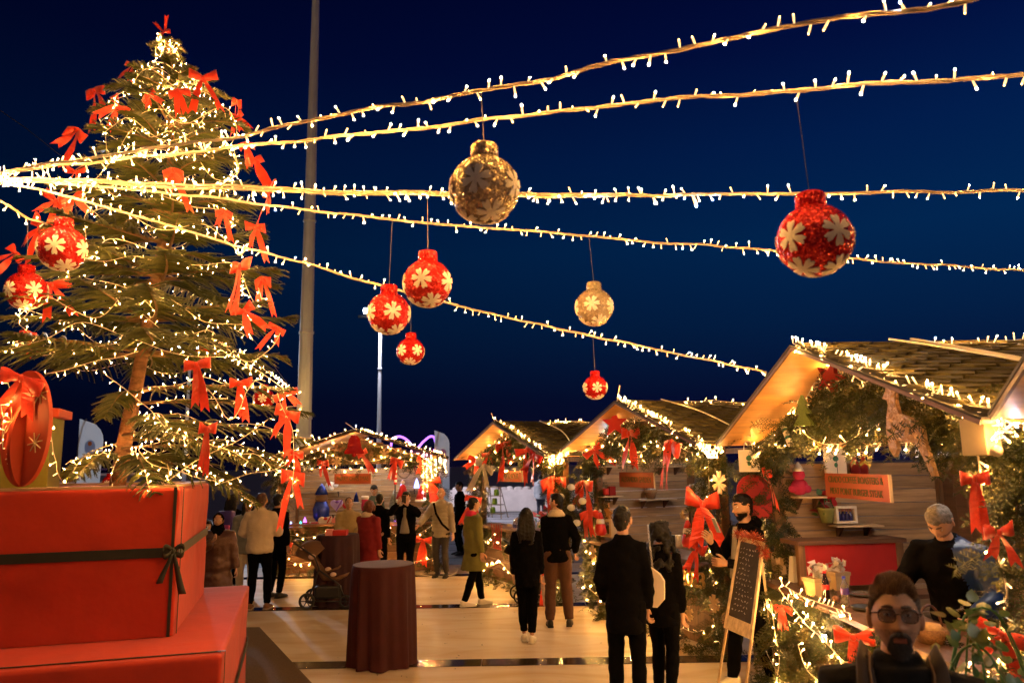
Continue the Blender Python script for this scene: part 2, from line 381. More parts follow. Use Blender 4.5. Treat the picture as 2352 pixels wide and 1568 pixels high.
for x0, x1, y0, y1 in ((-uh+.03, uh-.03, -uh+.03, -uh+.13), (-uh+.03, uh-.03, uh-.13, uh-.03), (-uh+.03, -uh+.13, -uh+.135, uh-.135), (uh-.13, uh-.03, -uh+.135, uh-.135)): b.box(x0, x1, y0, y1, uH+.001, uH+.02)
b.build('plywood_rim', m_ply, ut)
# ------------------------------------------------------------------ tall masts, floodlights, things far behind
m_steel = M('galvanised_steel', (.62, .72, .80), .6, metal=.0, var=.18, scale=3, stretch=(1, 1, .2))
def mast(name, label, p, r0, r1, H, n=10, seams=()):
    t = thing(name, label, 'mast', p)
    b = MB(); b.lathe([(r0*1.5, 0), (r0*1.5, .05), (r0, .06), (r1, H)], n); b.build('shaft', m_steel, t)
    for z in seams:
        r = r0+(r1-r0)*z/H; b = MB(); b.lathe([(r+.004, z), (r+.02, z+.02), (r+.02, z+.06), (r+.004, z+.08)], n); b.build('joint_ring', m_steel, t)
    return t
pp = at(693, 1150, 19.3)
mast('tall_mast', 'tall pale grey tapering steel mast rising behind the tree', (pp.x, pp.y, 0), .215, .085, 17.5, 10, (3.4, 5.6, 8.6))
m_flood = M('flood_glass', (.9,.95,1), .3, var=0, emit=(.75, .86, 1), es=90)
m_dark = M('dark_metal', (.03,.03,.035), .5, var=.1)
def flood(name, label, u, v, Y, heads, aim, E, cone=110, tint=(.72, .82, 1)):
    p = at(u, v, Y); t = mast(name, label, (p.x, p.y, 0), .11, .05, p.z, 8, (2.6, 6))
    b = MB(); b.box(-.9, .9, -.05, .05, p.z-.25, p.z-.15); b.build('crossbar', m_dark, t)
    for hx in heads:
        hd = MB(); hd.bev(hx-.13, hx+.13, -.10, .10, p.z-.10, p.z+.14, .02); h = hd.build('lamp_head', m_dark, t)
        g = MB(); g.box(hx-.11, hx+.11, -.115, -.105, p.z-.08, p.z+.12); g.build('lamp_glass', m_flood, h)
    ld = bpy.data.lights.new('flood_beam', 'SPOT'); ld.energy = E; ld.color = tint; ld.spot_size = R(cone); ld.spot_blend = .6; ld.shadow_soft_size = .3
    lo = bpy.data.objects.new('flood_beam', ld); col.objects.link(lo); lo.parent = t; lo.location = (0, -.3, p.z)
    d = Vector(aim)-Vector((p.x, p.y-.3, p.z)); lo.rotation_mode = 'QUATERNION'; lo.rotation_quaternion = d.to_track_quat('-Z', 'Y')
    return t
flood('floodlight_mast', 'slim floodlight mast with a blue white lamp behind the red baubles', 874, 715, 30, (-.55, .35), (1, 38, 0), 4200, 110, (.95, .84, .94))
flood('floodlight_mast', 'floodlight mast glowing blue white through the branches of the tree', 438, 800, 34, (-.55, .45), (-12, 24, 0), 2600, 115)
# low white wall by the water
m_white = M('white_plaster', (.78, .74, .74), .8, var=.12, scale=2, bump=.2, bscale=6)
wa, wb = at(1000, 1150, 37), at(1640, 1150, 36)
t = thing('low_white_wall', 'long low white wall lit up behind the open stall', 'wall', (wa.x, wa.y, 0), math.atan2(wb.y-wa.y, wb.x-wa.x))
LW = (wb-wa).length; b = MB(); b.bev(-2, LW, 0, .5, 0, 1.02, .03); b.build('wall_body', m_white, t)
for i in range(26):      # rough stones along its top
    b = MB(); x = LW*.08+i*LW*.028+rnd(-.1, .1); T = Matrix.Rotation(rnd(0, 3), 3, 'Z'); b.ell((x, .25, 1.06), rnd(.18, .3), rnd(.15, .22), rnd(.08, .16), 7, 5, T); b.build('stone', m_white, t)
# feather flags
m_flag = M('flag_white', (.72, .78, .80), .8, var=.06, bump=.1, bscale=5)
_n = m_flag.node_tree; _tr = _n.nodes.new('ShaderNodeBsdfTranslucent'); _tr.inputs[0].default_value = (.85, .9, .92, 1); _ms = _n.nodes.new('ShaderNodeMixShader'); _ms.inputs[0].default_value = .6      # thin cloth lets the floodlight through
_n.links.new(_n.nodes['Principled BSDF'].outputs[0], _ms.inputs[1]); _n.links.new(_tr.outputs[0], _ms.inputs[2]); _n.links.new(_ms.outputs[0], _n.nodes['Material Output'].inputs[0])
def thin(m):
    n = m.node_tree; tr = n.nodes.new('ShaderNodeBsdfTranslucent'); tr.inputs[0].default_value = n.nodes['Principled BSDF'].inputs['Base Color'].default_value; ms = n.nodes.new('ShaderNodeMixShader'); ms.inputs[0].default_value = .6
    n.links.new(n.nodes['Principled BSDF'].outputs[0], ms.inputs[1]); n.links.new(tr.outputs[0], ms.inputs[2]); n.links.new(ms.outputs[0], n.nodes['Material Output'].inputs[0]); return m
def feather(label, u, Y, z0, z1, w, marks):
    p = at(u, 1060, Y); t = thing('feather_flag', label, 'flag', (p.x, p.y, 0))
    b = MB(); b.tube([(-w/2, 0, 0), (-w/2, 0, z1-.55), (-w/2+.06, 0, z1-.2), (-w/2+.25*w, 0, z1)], .018, 6); b.build('pole', m_dark, t)
    n = 26; b = MB(); pts = []
    for i in range(n+1):
        f = i/n; z = z0+(z1-z0)*f; a = max(0, (z-(z1-w*.9))/(w*.9)); xr = w/2*(1 if a <= 0 else -1+2*math.sqrt(max(0, 1-a*a)))
        pts.append((z, -w/2+.01, max(xr, -w/2+.03)))
    for z, x0, x1 in pts:
        for k in range(7):
            x = x0+(x1-x0)*k/6; yv = .03*math.sin(x*5+z*1.7)
            b.v.append((x, yv-.012, z))
    for i in range(n):
        for k in range(6): b._f((i*7+k, i*7+k+1, (i+1)*7+k+1, (i+1)*7+k))
    q = b.build('cloth', m_flag, t, True)
    if marks:
        mv = thin(M('flag_violet', (.22, .08, .42), .7, var=0)); mp = thin(M('flag_pink', (.62, .10, .25), .7, var=0)); ml = thin(M('flag_light_blue', (.50, .64, .85), .7, var=0)); mo = thin(M('flag_orange', (.72, .30, .12), .7, var=0))
        zc = z0+(z1-z0)*.49; s_ = w*.30
        def stroke(a, c, m, wd=.055):
            b = MB(); a = Vector((a[0], -.06, a[1])); c = Vector((c[0], -.06, c[1])); d = (c-a).normalized(); nn = Vector((-d.z, 0, d.x))*wd/2
            b.add([a-nn, c-nn, c+nn, a+nn, a-nn+Vector((0,.01,0)), c-nn+Vector((0,.01,0)), c+nn+Vector((0,.01,0)), a+nn+Vector((0,.01,0))], [(0,1,2,3),(7,6,5,4),(0,4,5,1),(2,6,7,3)]); b.build('logo_stroke', m, q)
        stroke((-s_, zc-.22), (-s_*.45, zc+.16), ml); stroke((-s_*.78, zc-.06), (-s_*.45, zc+.18), mv); stroke((-s_*.45, zc+.18), (s_*.95, zc-.20), mp); stroke((s_*.95, zc-.20), (s_*.5, zc+.18), mo); stroke((s_*.5, zc+.18), (s_*.05, zc+.02), mp); stroke((-s_, zc-.22), (-s_*.1, zc-.02), ml, .04)
        text_mesh('T.C. MERSIN BUYUKSEHIR BELEDIYESI', .052, M('flag_text', (.12,.08,.30), .7, var=0), 'lettering', q, Matrix.Translation((0, -.062, z0+(z1-z0)*.645)) @ UPRIGHT, .002)
        b = MB(); b.ell((w*.02, -.055, z0+(z1-z0)*.80), .12, .008, .16, 12, 8); b.build('emblem', ml, q)
        b = MB(); b.ell((w*.02, -.064, z0+(z1-z0)*.825), .045, .006, .05, 8, 6); b.build('emblem_sun', mo, q)
    return t
feather('white feather flag with purple and orange ribbon logo left of the trunk', 206, 17, .2, 3.35, .56, True)
feather('white plain feather flag with a purple oval above the stall eave', 1015, 21, .8, 3.15, .42, False)
b = MB(); p = at(1018, 1041, 20.96); b.ell(p, .09, .006, .13, 12, 8); tag(b.build('oval_window', M('violet_glow', (.4,.25,.7), .6, var=0)), 'small violet oval plaque on the plain feather flag', 'plaque')
# neon sign behind
m_neon = M('violet_neon', (.6,.4,1), .4, var=0, emit=(.36, .12, 1), es=1.5); m_pink = M('pink_bulbs', (1,.4,.5), .4, var=0, emit=(1, .35, .5), es=1.6)
nb = at(955, 1040, 24)
t = thing('neon_sign', 'violet neon heart curves with pink bulbs behind the stall roof', 'neon sign', (nb.x, nb.y, nb.z-1.6))
def px(u, v): p = at(u, v, 24); return Vector((p.x-nb.x, p.y-nb.y, p.z-nb.z+1.6))
b = MB(); b.tube(smooth_path([px(898,1024), px(902,1008), px(918,1002), px(935,1010), px(955,1030), px(972,1014), px(988,1002), px(998,1006), px(1001,1026), px(997,1034)], 6), .035, 8); b.build('neon_tube', m_neon, t)
b = MB(); b.box(px(940,1030).x, px(1008,1030).x, .1, .16, 0, px(940,1034).z); b.build('board', M('dark_board', (.05,.02,.05), .7), t)
for i in range(11):
    for j in range(4):
        if rnd(0,1) < .8: b = MB(); q = px(945+i*5.6+rnd(-1,1), 1037+j*6+rnd(-1,1)); b.ell((q.x, .06, q.z), .03, .03, .045, 6, 5); b.build('bulb', m_pink, t)
for sx in (950, 1000): b = MB(); q = px(sx, 1040); b.box(q.x-.04, q.x+.04, .17, .25, -(nb.z-1.6), .2); b.build('leg', m_dark, t)
# ------------------------------------------------------------------ the big tree (star pine with drooping fronds)
TY = 6.35
m_bark = M('reddish_bark', (.20, .10, .05), .9, var=.45, scale=9, bump=.8, bscale=26, stretch=(1, 1, 2.5))
def leafmat(name, c, var=.35, rough=.5):
    m = M(name, c, rough, var=var, scale=14, spec=.35); return m
m_frond = leafmat('star_pine_green', (.062, .070, .012)); m_frond2 = leafmat('star_pine_dark', (.028, .040, .009)); m_twig = M('twig_brown', (.17, .10, .045), .8, var=.3)
tp = smooth_path([at(268, 1125, TY), at(292, 985, TY), at(318, 860, TY), at(345, 705, TY), at(372, 565, TY), at(388, 420, TY), at(397, 285, TY), at(395, 165, TY), at(381, 88, TY)], 6)
tp[0].z = 1.75
tb = tp[0].copy()
tree = thing('star_pine_tree', 'tall star pine strung with lights and red bows on red boxes', 'tree', tb)
b = MB(); n = len(tp); b.tube([p-tb for p in tp], [.058*(1-i/n)**.8+.007 for i in range(n)], 10); b.build('trunk', m_bark, tree, True)
def trunk_at(v):
    # point of the trunk at picture height v
    best = min(tp, key=lambda p: abs((784-FPX*((p-CAM).dot(cU))/((p-CAM).dot(cF)))-v)); return best
tipsW = []
def branch(base, ang, L, rise, droop, tipup, wide, nb, thick, strand):
    """one limb with feathery side fronds"""
    h = Vector((math.cos(ang), math.sin(ang), 0)); sd_ = Vector((-h.y, h.x, 0)); pts = []
    for i in range(9):
        f = i/8; pts.append(base+h*L*f+Vector((0,0,rise*L*math.sin(f*PI*.6)-droop*L*f*f+tipup*L*f**4))+sd_*.05*L*math.sin(f*3+ang*5))
    o = MB(); o.tube([p-tb for p in pts], [thick*(1-.8*i/8) for i in range(9)], 6)
    bo = o.build('branch', m_twig, tree, True)
    g = MB(); P = resample(pts, max(.012, L/nb)); N = len(P)
    for i, p in enumerate(P):
        f = i/N
        if f < .13: continue
        d = (P[min(i+1, N-1)]-P[max(i-1, 0)]).normalized()
        for sg in (-1, 1):
            ln = wide*(.35+.65*math.sin(PI*min(1, f*.92+.1)))*rnd(.75, 1.15)
            if f > .93: ln *= .6
            fw = rnd(.35, .75)
            q0 = p-tb; dirv = (sd_*sg*(1-fw*.4)+d*fw+Vector((0,0,rnd(-.15, .35)))).normalized()
            pl = [q0]; vel = dirv.copy(); m = 5
            sag = rnd(.25, .65)*strand; cu = rnd(.0, .55)*(1-strand*.5)
            for k in range(m):
                vel = (vel+Vector((0,0,-sag*.35 + cu*.28*(k/m)))+d*.06).normalized(); pl.append(pl[-1]+vel*ln/m)
            g.m = 0 if rnd(0, 1) < .68 else 1
            r0 = .0092+.002*rnd(-1, 1)
            g.tube(pl, [r0, r0, r0*.95, r0*.8, r0*.6, r0*.25], 3, cap=False)
            for k in range(1, m+1):          # needles standing off the cord
                for _ in range(3):
                    a = pl[k-1].lerp(pl[k], rnd(0, 1)); t_ = (pl[k]-pl[k-1]).normalized(); s_ = Vector((rnd(-1,1), rnd(-1,1), rnd(-.6,1))); s_ = (s_-t_*s_.dot(t_)).normalized()
                    w_ = t_*.0035; tipn = a+(s_*.8+t_*.7)*rnd(.014, .024); bi = len(g.v); g.v += [tuple(a-w_), tuple(a+w_), tuple(tipn)]; g._f((bi, bi+1, bi+2))
    g.build('foliage', [m_frond, m_frond2], bo)
    tipsW.append((pts, L))
    return pts
whorls = [ # picture height on the trunk, left/right reach in picture units, rise, droop, tipup, frond length, stringiness
 (104, 42, .10, .3, .0, .065, .2, 8), (178, 108, .12, .15, .05, .12, .2, 8), (228, 148, .12, .2, .0, .15, .25, 7), (285, 175, .20, .25, .0, .22, .3, 7),
 (345, 195, .15, .2, .05, .24, .35, 7), (415, 212, .12, .2, .05, .25, .45, 7), (490, 232, .10, .2, .08, .26, .5, 7), (565, 262, .08, .18, .1, .28, .55, 7),
 (640, 292, .06, .12, .05, .30, .7, 8), (725, 315, .05, .06, .05, .31, .8, 10), (800, 330, .03, .10, .05, .31, .9, 10)]
for wi, (v, reach, rise, droop, tipup, wide, strand, nbr) in enumerate(whorls):
    c = trunk_at(v); off = rnd(0, 6)
    for k in range(nbr):
        a = off+2*PI*k/nbr+rnd(-.18, .18); Lr = reach/274*rnd(.9, 1.08)
        branch(c.copy()+Vector((0,0,rnd(-.04,.04))), a, Lr, rise*rnd(.7, 1.3), droop*rnd(.8, 1.2), tipup, wide*(.95 if wi < 6 else 1.15)*rnd(.85, 1.15), 40 if wi else 20, .012+.006*Lr, strand)
# the lowest limbs: sweeping to the right and down over the corner of the box, a few short ones to the left
for (u0, v0, ang, L, rise, droop, tipup) in ((312, 905, -.35, 1.50, .06, .12, .05), (308, 925, .35, 1.45, .05, .15, .05), (300, 960, -.75, 1.30, .02, .22, .05), (300, 965, .05, 1.55, .02, .20, .05),
    (292, 1000, -.5, 1.45, .05, .26, .03), (290, 1010, .45, 1.35, .05, .24, .04), (288, 1030, -.15, 1.50, .06, .24, .02), (284, 1050, -.85, 1.05, .08, .34, .0), (282, 1060, -.1, 1.15, .05, .36, .0), (285, 1045, .8, 1.0, .05, .3, .0),
    (284, 1045, -1.6, .72, .05, .3, .0), (284, 1040, 3.6, .42, .1, .45, .0), (283, 1050, 4.1, .45, .1, .4, 0), (300, 960, 1.6, .8, .05, .2, 0), (306, 900, -1.5, .55, .0, .45, .0)):
    c = at(u0, v0, TY); branch(c, ang, L, rise, droop, tipup, .30 if L > .8 else .2, 40, .016, .9)
# a bare clipped twig to the left of the trunk
b = MB(); b.tube([p-tb for p in smooth_path([at(298, 1018, TY), at(262, 1020, TY), at(232, 1028, TY-.02), at(214, 1042, TY-.04), at(211, 1058, TY-.05)], 4)], .007, 5); b.build('bare_twig', m_twig, tree, True)
# ---- its lights: cables laid along and between the limbs
paths = []
for wi, (v, reach, *_r) in enumerate(whorls):
    c = trunk_at(v); Rr = reach/274
    for turn, (ra, dz) in enumerate(((.55, .02), (.84, -.03)) if 0 < wi < 5 else ((.74, .0),) if wi else ((.7, .0), (.4, .06))):
        P = []; n = max(7, int(9*Rr+7)); a0 = rnd(0, 6)
        for k in range(n+1):
            a = a0+2*PI*k/n; P.append(c+Vector((math.cos(a), math.sin(a), 0))*Rr*ra*rnd(.8, 1.12)+Vector((0,0,dz+rnd(-.16, .10))))
        paths.append(smooth_path(P, 5))
for (v0, v1) in ((90, 240), (160, 330), (230, 420), (100, 200), (110, 260)):      # wound round the slim top
    a0 = rnd(0, 6); P = []
    for k in range(14): f = k/13; c = trunk_at(v0+(v1-v0)*f); P.append(c+Vector((math.cos(a0+k*.9), math.sin(a0+k*.9), 0))*(.05+.18*f*rnd(.6, 1.2)))
    paths.append(smooth_path(P, 3))
for pts in tipsW[-15:-3]:
    P = [p+Vector((0, -.04, rnd(-.02, .06))) for p in pts[0][1:]]; paths.append(smooth_path(P, 2))
PX = lambda L, dY=-.75: smooth_path([at(u, v, TY+dY+rnd(-.05,.05)) for u, v in L], 4)
paths += [PX(L, d) for L, d in (
    ([(330,725),(365,750),(400,775),(450,765),(480,760),(515,790),(545,820),(580,830),(620,800),(645,760)], -.5), ([(500,780),(540,815),(585,850),(630,880),(668,905)], -.3),
    ([(450,865),(480,900),(520,960),(545,940),(560,900),(590,870),(620,880)], -.7), ([(250,860),(290,890),(330,930),(360,960),(400,1000),(440,1010)], -.75),
    ([(640,900),(660,960),(672,1000),(678,1060),(672,1110),(676,1150)], -.2), ([(500,1110),(560,1090),(620,1080),(660,1060)], -.9), ([(390,1105),(440,1060),(500,1030),(560,1000),(620,960)], -.7),
    ([(320,1030),(350,1060),(400,1075),(450,1095),(500,1105)], -.6), ([(270,1050),(258,1090),(262,1110)], -.2), ([(370,1115),(390,1090),(385,1060)], -.7),
    ([(200,640),(260,650),(320,680),(360,720),(330,740)], -.6), ([(180,590),(240,600),(300,590),(360,605)], -.7), ([(30,780),(60,790),(90,815),(140,810),(200,800),(260,790),(330,775)], -.4), ([(100,860),(160,850),(220,830),(280,815),(330,800)], -.8),
    ([(40,745),(70,770),(95,800),(110,770)], -.3), ([(520,410),(545,400),(548,380),(540,330)], -.2), ([(560,640),(580,690),(600,700),(590,650)], -.2), ([(20,880),(30,920),(15,960)], -.9), ([(5,930),(25,900),(40,945),(10,980),(4,1040)], -.95))]
string_lights('tree_string_lights', 'warm string lights draped all over the big tree', paths, .072, wr=.0030, bs=.62, jit=.8, wob=.03, strands=1, base=tb, twist=0, cool=.02, tip=BMT)
# ------------------------------------------------------------------ mast at the left and the strings of lights fanning out from it
mo = at(-34, 402, 5.0)
mt = mast('string_mast', 'slim pale mast the overhead light strings are tied to', (mo.x, mo.y, 1.05), .03, .02, mo.z-1.05+.25, 10)
def fan(label, pxs, step=.066, **kw):
    """pxs: (u, v, depth) knots; depth runs linearly in 1/depth so the cable is straight between them"""
    return string_lights('overhead_string_lights', label, [smooth_path([at(u, v, Y) for u, v, Y in pxs], 8)], step, 'strings of lights over the square', wr=.0050, bs=.86, jit=.6, wob=.016, strands=3, **kw)
def inv(u0, Y0, u1, Y1, u): return 1/(1/Y0+(1/Y1-1/Y0)*(u-u0)/(u1-u0))
def line(knots, u0, Y0, u1, Y1): return [(u, v, inv(u0, Y0, u1, Y1, u)) for u, v in knots]
fan('topmost string of lights, climbing steeply out of the upper right corner', line([(-30,398),(0,394),(160,372),(330,343),(560,310),(800,258),(1105,211),(1400,147),(1760,75),(2100,22),(2260,-6),(2480,-60)], -30, 5.0, 2300, 2.55))
fan('second string of lights from the top, rising gently to the right edge', line([(-30,402),(0,398),(180,378),(400,352),(620,330),(900,298),(1105,276),(1400,245),(1700,216),(2000,196),(2352,170),(2560,150)], -30, 5.0, 2300, 2.9))
fan('thick level string of lights crossing behind the large gold bauble', line([(-30,404),(0,408),(200,415),(450,424),(700,436),(1030,444),(1300,447),(1600,448),(1900,446),(2352,438),(2600,432)], -30, 5.0, 2352, 4.2), .07)
fan('second strand of lights running just along the thick level string', line([(-30,406),(0,410),(200,420),(450,432),(700,441),(1030,449),(1300,452),(1580,446)], -30, 5.0, 2352, 4.2), .07)
fan('string of lights sinking gently to the right behind the large red bauble', line([(-30,408),(0,414),(180,424),(420,447),(700,481),(980,511),(1200,530),(1500,555),(1780,576),(1950,594),(2352,622),(2560,640)], -30, 5.0, 1353, 6.1))
fan('string of lights slanting down to the ridge of the coffee stall', [(u, v, inv(-30, 5.0, 1765, 7.6, u)) for u, v in [(-30,410),(0,418),(150,450),(300,492),(460,538),(600,580),(760,622),(880,656),(1030,697),(1250,748),(1500,800),(1765,855)]])
pe = at(690, 905, 18.0)
fan('low string of lights passing behind the tree to the tall mast', [(u, v, inv(-30, 5.0, 690, 18.9, u)) for u, v in [(-30,440),(10,466),(60,497),(130,527),(300,640),(470,765),(560,818),(640,872),(688,905)]], .13)
# thin black guy wires
for lab, pts in (('thin dark cable hanging at the upper left of the tree', [(-20,240,7.5),(60,295,7.4),(140,358,7.2)]), ('thin dark cable sloping down beside the tall mast', [(555,745,9),(610,815,10),(660,880,11)])):
    P = [at(*q) for q in pts]; b = MB(); b.tube([p-P[0] for p in P], .004, 4); o = b.build('guy_wire', m_dark, None, loc=P[0]); tag(o, lab, 'cable')
# ------------------------------------------------------------------ glitter baubles
g_red = glitter('red_glitter', (.70, .018, .012)); g_gold = glitter('gold_glitter', (.56, .45, .30))
m_flake = M('cream_foam', (.86, .79, .68), .75, var=.06)
def flake_mesh(Rs, rf, th):
    b = MB(); out = []
    for k in range(6):
        for a, r in ((-29.9, .30), (-24, .34), (-20, .78), (-13, 1.0), (-5, .96), (0, .86), (5, .96), (13, 1.0), (20, .78), (24, .34)): out.append((R(60*k+a), r*rf))
    def sph(x, z, rad): d = Vector((x, -math.sqrt(max(1e-6, 1-(x*x+z*z)/(Rs*Rs)))*Rs, z)).normalized(); return d*rad
    N = len(out); lay = []
    for rad in (Rs+th, Rs-.004):
        for f in (.45, .8, 1.0):
            lay.append(len(b.v))
            for a, r in out: b.v.append(tuple(sph(r*f*math.cos(a), r*f*math.sin(a), rad)))
    c0 = len(b.v); b.v.append(tuple(sph(0, 0, Rs+th)))
    for k in range(N):
        j = (k+1) % N; b._f((c0, lay[0]+k, lay[0]+j)); b._f((lay[0]+k, lay[1]+k, lay[1]+j, lay[0]+j)); b._f((lay[1]+k, lay[2]+k, lay[2]+j, lay[1]+j)); b._f((lay[2]+k, lay[5]+k, lay[5]+j, lay[2]+j))
    return b.mesh('snowflake', m_flake)
FM = flake_mesh(1.0, .42, .028)
bb = MB(); prof = []
for i in range(25): a = PI*(i/24)*.9; prof.append((max(.001, math.sin(a)), -math.cos(a)*.98))
bb.lathe(prof, 40); BALL = {}
for nm, mm in (('red', g_red), ('gold', g_gold)): BALL[nm] = bb.mesh('bauble_ball', mm, True)
nk = MB(); nk.lathe([(.30, .86), (.40, .90), (.40, 1.26), (.37, 1.32), (.30, 1.335)], 28); NECK = {k: nk.mesh('bauble_neck', m, True) for k, m in (('red', g_red), ('gold', g_gold))}
def bauble(label, c, u, v, rpx, Y, wv, wu=None, turn=0., tilt=0.):
    p = at(u, v, Y); r = rpx/FPX*((p-CAM).dot(cF))
    t = thing('glitter_bauble', label, 'bauble', p, turn, 'glitter baubles hung from the light strings'); t.scale = (r, r, r); t.rotation_euler = (R(rnd(-4, 4)), tilt, turn)
    bl = link('ball', BALL[c], t); link('neck', NECK[c], t)
    for el, azs in ((-.05, (0, 72, 144, 216, 288)), (-1.05, (36, 156, 276)),):
        for a in azs:
            f = link('snowflake', FM, bl); f.rotation_euler = (el, 0, R(a)+rnd(-.1, .1)); 
            f.rotation_euler = (Matrix.Rotation(R(a), 3, 'Z') @ Matrix.Rotation(-el if el > -.5 else 1.05, 3, 'X') @ Matrix.Rotation(rnd(0, 1), 3, 'Y')).to_euler()
    w = at(wu if wu else u, wv, Y); q = MB(); T = (t.rotation_euler.to_matrix()); loc = T.inverted() @ ((w-p)/r)
    q.tube([(0, 0, 1.3), tuple(loc)], .004/r*.5, 4); q.build('hanging_wire', m_dark, t)
    return t
bauble('large gold glitter bauble with cream snowflakes, high in the middle', 'gold', 1113, 434, 80, 3.3, 213, 1105, R(-12))
bauble('largest red glitter bauble, on the right below the second string', 'red', 1871, 551, 84, 3.15, 226, 1830, R(14))
bauble('red glitter bauble right of centre of the red trio beside the mast', 'red', 982, 650, 56, 4.75, 452, 982, R(-8))
bauble('red glitter bauble at left of the trio, in front of the floodlight', 'red', 893, 719, 49, 5.5, 500, 901, R(20))
bauble('small red glitter bauble, lowest of the trio beside the mast', 'red', 943, 806, 31.5, 6.6, 680, 943, R(-34))
bauble('small gold glitter bauble hanging in the middle of the sky', 'gold', 1365, 705, 43.5, 6.1, 545, 1353, R(-14))
bauble('smallest red glitter bauble, hanging low over the third stall roof', 'red', 1367, 889, 28, 7.1, 772, 1362, R(4))
bauble('red glitter bauble in front of the left side of the tree', 'red', 143, 570, 52, 5.2, 447, 151, R(14))
bauble('red glitter bauble at the left edge beside the tree', 'red', 60, 667, 44, 5.7, 497, 65, R(-18))
bauble('red bauble half hidden behind branches near the far floodlight', 'red', 465, 818, 21, 9.5, 700, 462, R(30))
bauble('dark red bauble half hidden by the right branches of the tree', 'red', 606, 915, 24, 8.4, 830, 604, R(10))
bauble('red bauble lying low behind the foot of the trunk', 'red', 250, 1107, 15, 9.0, 1050, 250, R(10))
# ------------------------------------------------------------------ red ribbon bows
m_bow = M('red_satin', (.72, .040, .012), .42, var=.16, scale=7, bump=.12, bscale=14, sheen=.2)
m_bow2 = M('dark_red_sequin', (.42, .012, .014), .35, var=.3, scale=120, metal=.3)
BOWS = []
def bow_parts(seed, mat):
    random.seed(seed); out = []
    for sg in (-1, 1):      # loops: the band goes out, turns back behind itself
        b = MB(); W = rnd(.5, .9); up = rnd(-.35, .35); n = 15; P = []; ws = []
        for k in range(n):
            t = k/(n-1); a = 2*PI*t; f = .5*(1-math.cos(a)); P.append((sg*W*f, -.17*math.sin(a)*(.4+.6*f), up*f+.03*math.sin(a*2)))
            ws.append(Vector((-sg*up*.25*f, .05*math.sin(a*1.5+seed), .16+.34*f**.8)))
        b.ribbon(P, ws, .012); out.append(('loop', b.mesh('bow_loop', mat, True)))
    for sg in (-1, 1):      # tails with a notched end
        L = rnd(.8, 1.9); sp = rnd(.05, .75); w = .40; b = MB(); n = 8; P = []
        for k in range(n): t = k/(n-1); P.append(Vector((sg*(sp*t**.8+.05), -.05-.08*math.sin(t*3+seed), -.08-L*t)))
        tw = rnd(-.25, .25); ws = [Vector((w*(.45+.55*min(1, k/3)), .12*math.sin(k*.7+seed)+tw*k/n, sg*-.05)) for k in range(n)]
        b.ribbon(P, ws, .012)
        # swallow tail: two tips
        p = P[-1]; w_ = ws[-1]; d = (P[-1]-P[-2]).normalized(); y = Vector((0, .006, 0))
        for s2 in (-1, 1):
            a, c, e_ = p+w_*.5*s2, p, p+w_*.5*s2+d*.22
            b.add([a-y, c-y, e_-y, a+y, c+y, e_+y], [(0,1,2),(5,4,3),(0,3,4,1),(1,4,5,2),(2,5,3,0)])
        out.append(('tail', b.mesh('bow_tail', mat, False)))
    b = MB(); b.ell((0, -.05, 0), .11, .10, .13, 8, 6); out.append(('knot', b.mesh('bow_knot', mat, True)))
    return out
BOWV = [bow_parts(k+3, m_bow) for k in range(9)]; BOWD = bow_parts(21, m_bow2); random.seed(11)
def bow(label, p, s, rz=0., tilt=0., var=None, group='red bows on the tree', stretch=1., parts=None):
    t = thing('ribbon_bow', label, 'bow', p, rz, group); t.rotation_euler = (rnd(-.3, .3), tilt+rnd(-.3, .3), rz+rnd(-.6, .6)); t.scale = (s*rnd(.8, 1.15), s, s*stretch*rnd(.85, 1.15))
    for nm, me in (parts or BOWV[var if var is not None else random.randrange(9)]): link(nm, me, t)
    return t
